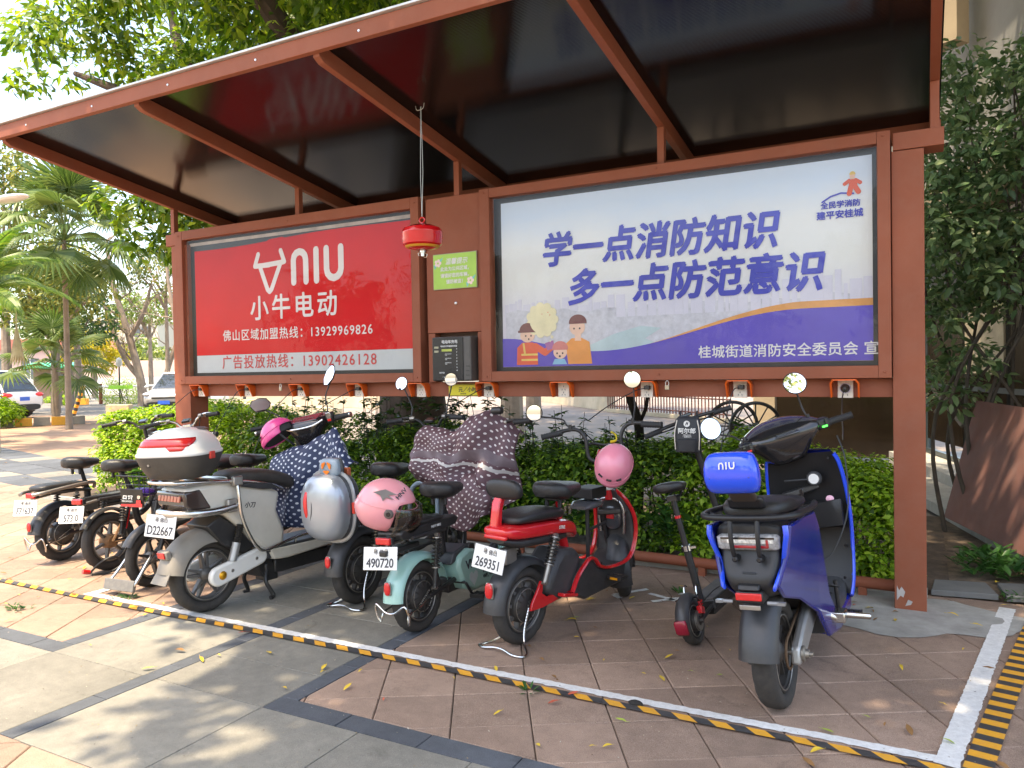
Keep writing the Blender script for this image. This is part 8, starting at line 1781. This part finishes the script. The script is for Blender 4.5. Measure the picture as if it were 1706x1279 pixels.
# cars
M_TINT = mat('car_glass', (.02, .028, .035), .05, coat=.8, var=.1); M_CARW = mat('car_white', (.74, .73, .70), .25, coat=.8, var=.03); M_CARG = mat('car_grey', (.40, .39, .37), .3, metal=.3, coat=.8, var=.06)
def car(name, label, loc, heading, m, L=4.4, W=1.82, H=1.62, plate=True):
    c = thing(name, label, 'car', (loc[0], loc[1], 0), (0, 0, radians(heading)), 'cars parked along the path'); h = L/2
    mb = MB(); bs_ = [(-h, .42, .82, W*.40, 4), (-h+.05, .30, .98, W*.46, 4.5), (-h+.5, .22, 1.02, W*.49, 5), (-.3, .20, .98, W*.5, 5), (h-1.15, .22, .98, W*.495, 5), (h-.45, .25, .90, W*.47, 4.5), (h-.1, .32, .80, W*.42, 4), (h, .42, .70, W*.36, 3.5)]; mb.body(bs_, 32); bd = obj('body', mb, m, c, smooth=50)
    mb = MB(); rs = []
    for z, x0, x1, w_ in ((.93, -h+.12, h-1.10, W*.47), (1.15, -h+.22, h-1.45, W*.44), (1.42, -h+.42, h-1.95, W*.385), (H-.04, -h+.62, h-2.25, W*.35)):
        rs.append([Vector((x, y, z)) for x, y in ((x0, -w_*.86), (x0+.25, -w_), (x1-.35, -w_), (x1, -w_*.80), (x1, w_*.80), (x1-.35, w_), (x0+.25, w_), (x0, w_*.86))])
    mb.rings(rs); obj('windows', mb, M_TINT, c, smooth=30)
    mb = MB(); rs = []
    for z, k in ((H-.05, 0), (H-.01, .03), (H, .14)): rs.append([Vector((x, y, z)) for x, y in ((-h+.60+k, -W*.33+k), (-h+.85, -W*.36+k), (h-2.5, -W*.36+k), (h-2.2-k, -W*.30+k), (h-2.2-k, W*.30-k), (h-2.5, W*.36-k), (-h+.85, W*.36-k), (-h+.60+k, W*.33-k))])
    mb.rings(rs); obj('roof', mb, m, c, smooth=40)
    for s in (-1, 1):
        mb = MB()
        for a, b in (((h-1.12, s*W*.40, .95), (h-2.28, s*W*.31, H-.03)), ((-.25, s*W*.472, .95), (-.4, s*W*.36, H-.05)), ((-h+.16, s*W*.42, .95), (-h+.66, s*W*.33, H-.04))): mb.tube([a, b], .035, 6)
        obj('pillar', mb, m, c); mb = MB(); mb.ball((h-1.35, s*(W*.5+.09), 1.03), (.10, .10, .07), 10, 6); obj('wing_mirror', mb, m, c)
        mb = MB(); mb.ball((h-.22, s*W*.36, .76), (.26, .17, .085), 14, 8); obj('headlight', mb, M_TINT if m is M_CARW else mat('head_lens', (.5, .5, .52), .1, coat=.8), c)
        mb = MB(); mb.ball((-h+.09, s*W*.38, .86), (.13, .24, .09), 14, 8); obj('rear_light', mb, M_REFL, c)
        for x in (h-.85, -h+.82):
            mb = MB(); mb.lathe([(.12, s*(W*.5+.012)), (.30, s*(W*.5+.016)), (.335, s*(W*.5-.01)), (.335, s*(W*.5-.19)), (.12, s*(W*.5-.2))], (x, 0, .335), 'y', 26); wh = obj('wheel', mb, M_TYRE, c)
            mb = MB(); mb.lathe([(0, s*(W*.5+.022)), (.06, s*(W*.5+.022)), (.19, s*(W*.5+.018)), (.20, s*(W*.5+.0))], (x, 0, .335), 'y', 20); obj('rim', mb, M_ALU, wh)
    mb = MB(); mb.body([(h-.25, .28, .50, W*.42, 4), (h+.02, .32, .46, W*.34, 4)]); obj('front_bumper', mb, M_ABS, c, smooth=40)
    mb = MB(); mb.box((h-.03, 0, .62), (.10, W*.5, .07)); obj('grille', mb, M_BLACK, c, bevel=.01)
    mb = MB(); mb.body([(-h-.02, .30, .52, W*.38, 4), (-h+.3, .24, .56, W*.47, 4)]); obj('rear_bumper', mb, M_ABS, c, smooth=40)
    if plate: mb = MB(); mb.box((h+.03, 0, .44), (.015, .44, .14)); obj('licence_plate', mb, mat('plate_blue', (.03, .12, .55), .35), c)
    mb = MB(); mb.box((-h+.0, 0, .72), (.015, .44, .14)); obj('licence_plate', mb, mat('plate_blue', (.03, .12, .55), .35), c)
    return c
car('parked_car', 'white estate car with a red tail lamp at the left edge behind the planter', (-31.3, 15.75), 197, M_CARW, 4.6, 1.85, 1.78)
car('parked_car', 'small white car whose front pokes out beyond the white estate', (-34.9, 18.2), 16, M_CARW, 4.2, 1.78, 1.42)
car('parked_car', 'silver-grey crossover with blue plate facing the camera beside the left post', (-27.3, 21.6), -52, M_CARG, 4.4, 1.82, 1.62)
# road, roadside things
sheet('road', [(-90, 20), (-38, 33.5), (-20, 41), (-22, 46), (-42, 38.5), (-92, 26)], -.022, mat('road_asphalt', (.20, .20, .20), .9, var=.1, vscale=.4, coords='World'))
mb = MB(); mb.box((0, 0, 0), (.16, 3.2, .004), (0, 0, 60)); setting('yellow_road_marking', mb, M_TY, loc=(-25.6, 17.9, -.016), smooth=0)
bo_ = thing('boom_barrier', 'white boom barrier with a lime green board across the road entrance', 'barrier', (-38.3, 25.9, 0), (0, 0, radians(32)))
mb = MB(); mb.tube([(-2.2, 0, .95), (4.2, 0, .95)], .05, 8); obj('boom', mb, M_CARW, bo_); mb = MB(); mb.box((.7, -.05, .90), (1.25, .04, .20)); obj('green_board', mb, mat('lime_board', (.30, .65, .05), .4), bo_)
lp = thing('lamp_post', 'short dark garden lamp post in the bright bush', 'lamp', (-38.3, 26.6, 0)); mb = MB(); mb.tube([(0, 0, 0), (0, 0, 2.0)], .04, 8); obj('post', mb, M_BLACK, lp); mb = MB(); mb.lathe([(.08, 2.0), (.16, 2.12), (.14, 2.4), (.02, 2.5)], n=12); obj('lantern', mb, mat('lantern', (.5, .5, .46), .3), lp)
wpost = thing('timber_post', 'brown stub post left of the bright bush', 'post', (-38.9, 25.9, 0)); mb = MB(); mb.box((0, 0, .55), (.14, .14, 1.1)); obj('post', mb, M_BR, wpost, smooth=0, bevel=.02)
mb = MB(); mb.box((0, 0, .22), (.9, .3, .44), (0, 0, 25)); tag(obj('concrete_block', mb, mat('block_stone', (.42, .34, .22), .85, var=.2), None, loc=(-26.4, 18.3, 0), bevel=.03, smooth=0), 'weathered concrete block on the path right of the leaning pole', 'block')
sl = thing('street_lamp', 'white street lamp head reaching in at the left edge', 'street lamp', (-16.2, 8.6, 0)); mb = MB(); mb.tube(curve([(0, 0, 0), (0, 0, 4.0), (.0, 0, 4.75), (.5, -.2, 4.88)], 5), .045, 8); obj('pole', mb, M_STEEL, sl); mb = MB(); mb.ball((1.05, -.25, 4.86), (.62, .18, .07), 18, 8); obj('lamp_head', mb, M_CARW, sl)
# walls and houses beyond the road
M_PINKW = mat('pink_wall', (.60, .42, .36), .9, var=.08, vscale=.3, coords='World'); M_CRW = mat('cream_house', (.66, .60, .46), .85, var=.05, vscale=.3, coords='World'); M_WHH = mat('white_house', (.70, .69, .66), .85, var=.05, vscale=.3, coords='World'); M_WIN = mat('far_window', (.10, .12, .13), .3, var=.3)
wall_thing('boundary_wall', 'long pink-white boundary wall beyond the road', 'wall', (-64, 36), (-47, 43.5), 0, 1.35, .3, M_WHH)
wall_thing('boundary_wall', 'pink shed wall showing above the boundary wall on the left', 'wall', (-66, 38.8), (-53, 43.8), 0, 2.75, 3.0, M_PINKW)
wall_thing('site_hoarding', 'blue site hoarding beyond the grey car', 'fence', (-74, 52.2), (-64.5, 57), 0, 2.6, .2, mat('hoarding_blue', (.05, .10, .42), .6))
def house(label, c, w_, d_, h_, ang, m, floors, cols, roofm, seed, roof=True):
    t_ = thing('house', label, 'house', (c[0], c[1], 0), (0, 0, radians(ang))); mb = MB(); mb.box((0, 0, h_/2), (w_, d_, h_)); obj('wall', mb, m, t_, smooth=0)
    for f in range(floors):
        for k in range(cols):
            x = -w_/2+w_*(k+.5)/cols; z = h_*(f+.55)/floors; mb = MB(); mb.box((x, -d_/2-.02, z), (w_/cols*.46, .10, h_/floors*.48)); wn_ = obj('window', mb, M_WIN, t_, smooth=0); mb = MB(); mb.box((x, -d_/2-.06, z-h_/floors*.27), (w_/cols*.54, .2, .10)); obj('sill', mb, m, wn_, smooth=0)
            mb = MB(); mb.box((x, -d_/2-.08, z), (.06, .05, h_/floors*.48)); obj('mullion', mb, M_WHH, wn_, smooth=0)
    if roof:
        mb = MB(); mb.prism([(-w_/2-.4, h_), (w_/2+.4, h_), (w_/2-.8, h_+1.0), (-w_/2+.8, h_+1.0)], -d_/2-.4, d_/2+.4); obj('roof', mb, roofm, t_, smooth=0)
    else: mb = MB(); mb.box((0, 0, h_+.15), (w_+.4, d_+.4, .3)); obj('parapet', mb, roofm, t_, smooth=0)
    return t_
M_RTILE = mat('roof_tile', (.42, .14, .10), .8, var=.15)
house('cream three-storey house with small windows beyond the blue hoarding', (-82.0, 59.5), 7, 8, 7.6, 35, M_CRW, 3, 2, M_CRW, 1, False)
house('white two-storey house with a red tiled roof beside the left shelter post', (-85.0, 68.5), 9, 8, 6.2, 36, M_WHH, 2, 3, M_RTILE, 2)
house('white block with a flat roof, left of the cream house', (-86.0, 55.5), 8, 8, 5.2, 33, M_WHH, 2, 3, M_WHH, 3, False)
house('low pink house behind the yellow tree', (-78.0, 47.0), 10, 8, 4.2, 30, M_PINKW, 1, 3, M_RTILE, 4)
gh = thing('guard_hut', 'small brown guard hut with a green awning between the roadside trunks', 'hut', (-46.3, 28.2, 0), (0, 0, radians(32))); mb = MB(); mb.box((0, 0, 1.1), (2.2, 1.6, 2.2)); obj('wall', mb, mat('hut_brown', (.26, .17, .11), .8), gh, smooth=0); mb = MB(); mb.box((0, -.9, 2.2), (2.8, 1.2, .12), (12, 0, 0)); obj('awning', mb, mat('awning_green', (.05, .45, .22), .6), gh, smooth=0); mb = MB(); mb.box((.2, -.83, 1.3), (.9, .08, .7)); obj('window', mb, M_WIN, gh, smooth=0)
far = MB()
# distant tree belt along the horizon
rg = np.random.default_rng(77); cs = []; rr = []
for _ in range(420):
    t = rg.uniform(0, 1); x = -150+t*150; y = 62+60*t+rg.uniform(-6, 10)
    if x > -100+0 and y < 80: y += 22
    cs.append((x, y, rg.uniform(.5, 5.5))); rr.append(rg.uniform(1.2, 2.4))
clumps(cs, rr, 46, .9, .6, L_OLIVE, 'distant_tree_belt', None, up=.6)
bpy.data.objects['distant_tree_belt']['kind'] = 'stuff'

# ================================================================ FALLEN LEAVES
lm = [mat('fallen_yellow', (.62, .42, .04), .6, var=.2, vscale=40), mat('fallen_brown', (.24, .12, .04), .7, var=.3, vscale=40), mat('fallen_lime', (.34, .42, .06), .6, var=.2, vscale=40), mat('fallen_red', (.50, .10, .05), .6, var=.2, vscale=40)]
shapes = []
for k in range(7):
    mb = MB(); a = random.uniform(.15, .55); w_ = random.uniform(.28, .42); N = 6
    for i in range(N):
        t0, t1 = i/N, (i+1)/N
    L_row = []
    for i in range(N+1):
        t = i/N; ww = w_*sin(pi*min(.98, t*.95+.03))**.8; z = .10*sin(pi*t)*a*2+.04*t*random.uniform(0, 2); L_row.append([(t-.5, -ww/2, z+a*ww*.45), (t-.5, 0, z), (t-.5, ww/2, z+a*ww*.45)])
    vs = [q for r_ in L_row for q in r_]; fs = []
    for i in range(N):
        for j in range(2): fs.append((3*i+j, 3*i+j+1, 3*i+j+4, 3*i+j+3))
    mb.add(vs, fs); mb.tube([(.5, 0, .02), (.72, .03, .05)], .012, 4); shapes.append(mb)
meshes = {}
names = ['small yellow fallen leaf lying on the paving', 'small brown curled fallen leaf lying on the paving', 'small lime green fallen leaf lying on the paving', 'small red fallen leaf lying on the paving']
grp = ['yellow leaves fallen on the paving', 'brown leaves fallen on the paving', 'green leaves fallen on the paving', 'red leaves fallen on the paving']
rf = random.Random(5)
spots = []
for _ in range(60): spots.append((rf.uniform(-1.9, .3), rf.uniform(3.2, 5.2)))
for _ in range(14): spots.append((rf.uniform(-2.4, .2), rf.uniform(2.6, 3.2)))
for _ in range(12): spots.append((rf.uniform(-4.1, -1.9), rf.uniform(1.9, 3.2)))
for _ in range(50): spots.append((rf.uniform(-7.0, -4.2), rf.uniform(2.3, 4.4)))
for _ in range(10): spots.append((rf.uniform(.1, 1.3), rf.uniform(5.3, 6.0)))
for _ in range(60): spots.append((rf.uniform(-17, -7.5), rf.uniform(3.5, 8.5)))
for i, (x, y) in enumerate(spots):
    k = rf.randrange(7); c_ = rf.choices((0, 1, 2, 3), (5, 3.4, 1.2, .6))[0]
    if (k, c_) not in meshes:
        me = bpy.data.meshes.new('fallen_leaf'); me.from_pydata(shapes[k].v, [], shapes[k].f); me.materials.append(lm[c_]); me.shade_smooth(); meshes[(k, c_)] = me
    o = bpy.data.objects.new('fallen_leaf', meshes[(k, c_)]); link(o); s_ = rf.uniform(.022, .068)*(1.4 if x < -7 else 1); o.scale = (s_, s_, s_); o.location = (x, y, .012 if x < .1 else .035)
    o.rotation_euler = (rf.uniform(-.2, .2), rf.uniform(-.2, .2), rf.uniform(0, 6.3)); tag(o, names[c_], 'leaf', grp[c_])
# grit, seeds and leaf crumbs over the paving
n = 2600; P_ = np.stack([rng.uniform(-9, 1.2, n), rng.uniform(1.8, 5.4, n), np.full(n, .006)], 1)
leaf_mesh('paving_litter', P_, np.stack([rng.normal(0, .3, n), rng.normal(0, .3, n), np.ones(n)], 1), rand_dirs(n), rng.uniform(.004, .013, n), rng.uniform(.003, .006, n), leaf_mat('crumbs', [(.10, .06, .03), (.32, .24, .12), (.5, .45, .36), (.07, .05, .04)], .8, .0), None, False)
mb = MB(); mb.ball((0, 0, .012), (.035, .022, .014), 12, 7, e=1.7); tag(obj('dark_scrap', mb, mat('scrap', (.02, .018, .016), .9, bump=1, bscale=50), None, loc=(-1.13, 3.22, 0)), 'small dark crumpled scrap on the tiles in front of the red bike', 'litter')

for i, (x, y) in enumerate(((-5.9, 2.95), (-6.6, 3.35), (-5.2, 2.85), (-7.2, 2.8), (-4.75, 3.3))):
    strap_plant('grass_tuft', ['grass tuft in the tile joint below the left end of the tape', 'grass tuft in the tile joint just behind the tape, far left', 'grass tuft beside the corner of the white line', 'grass tuft in front of the tape at the far left edge', 'grass tuft between the white line and the cream scooter'][i], [(x+random.uniform(-.07, .07), y+random.uniform(-.04, .04), .0, .01) for _ in range(5)], L=.045, per=9)
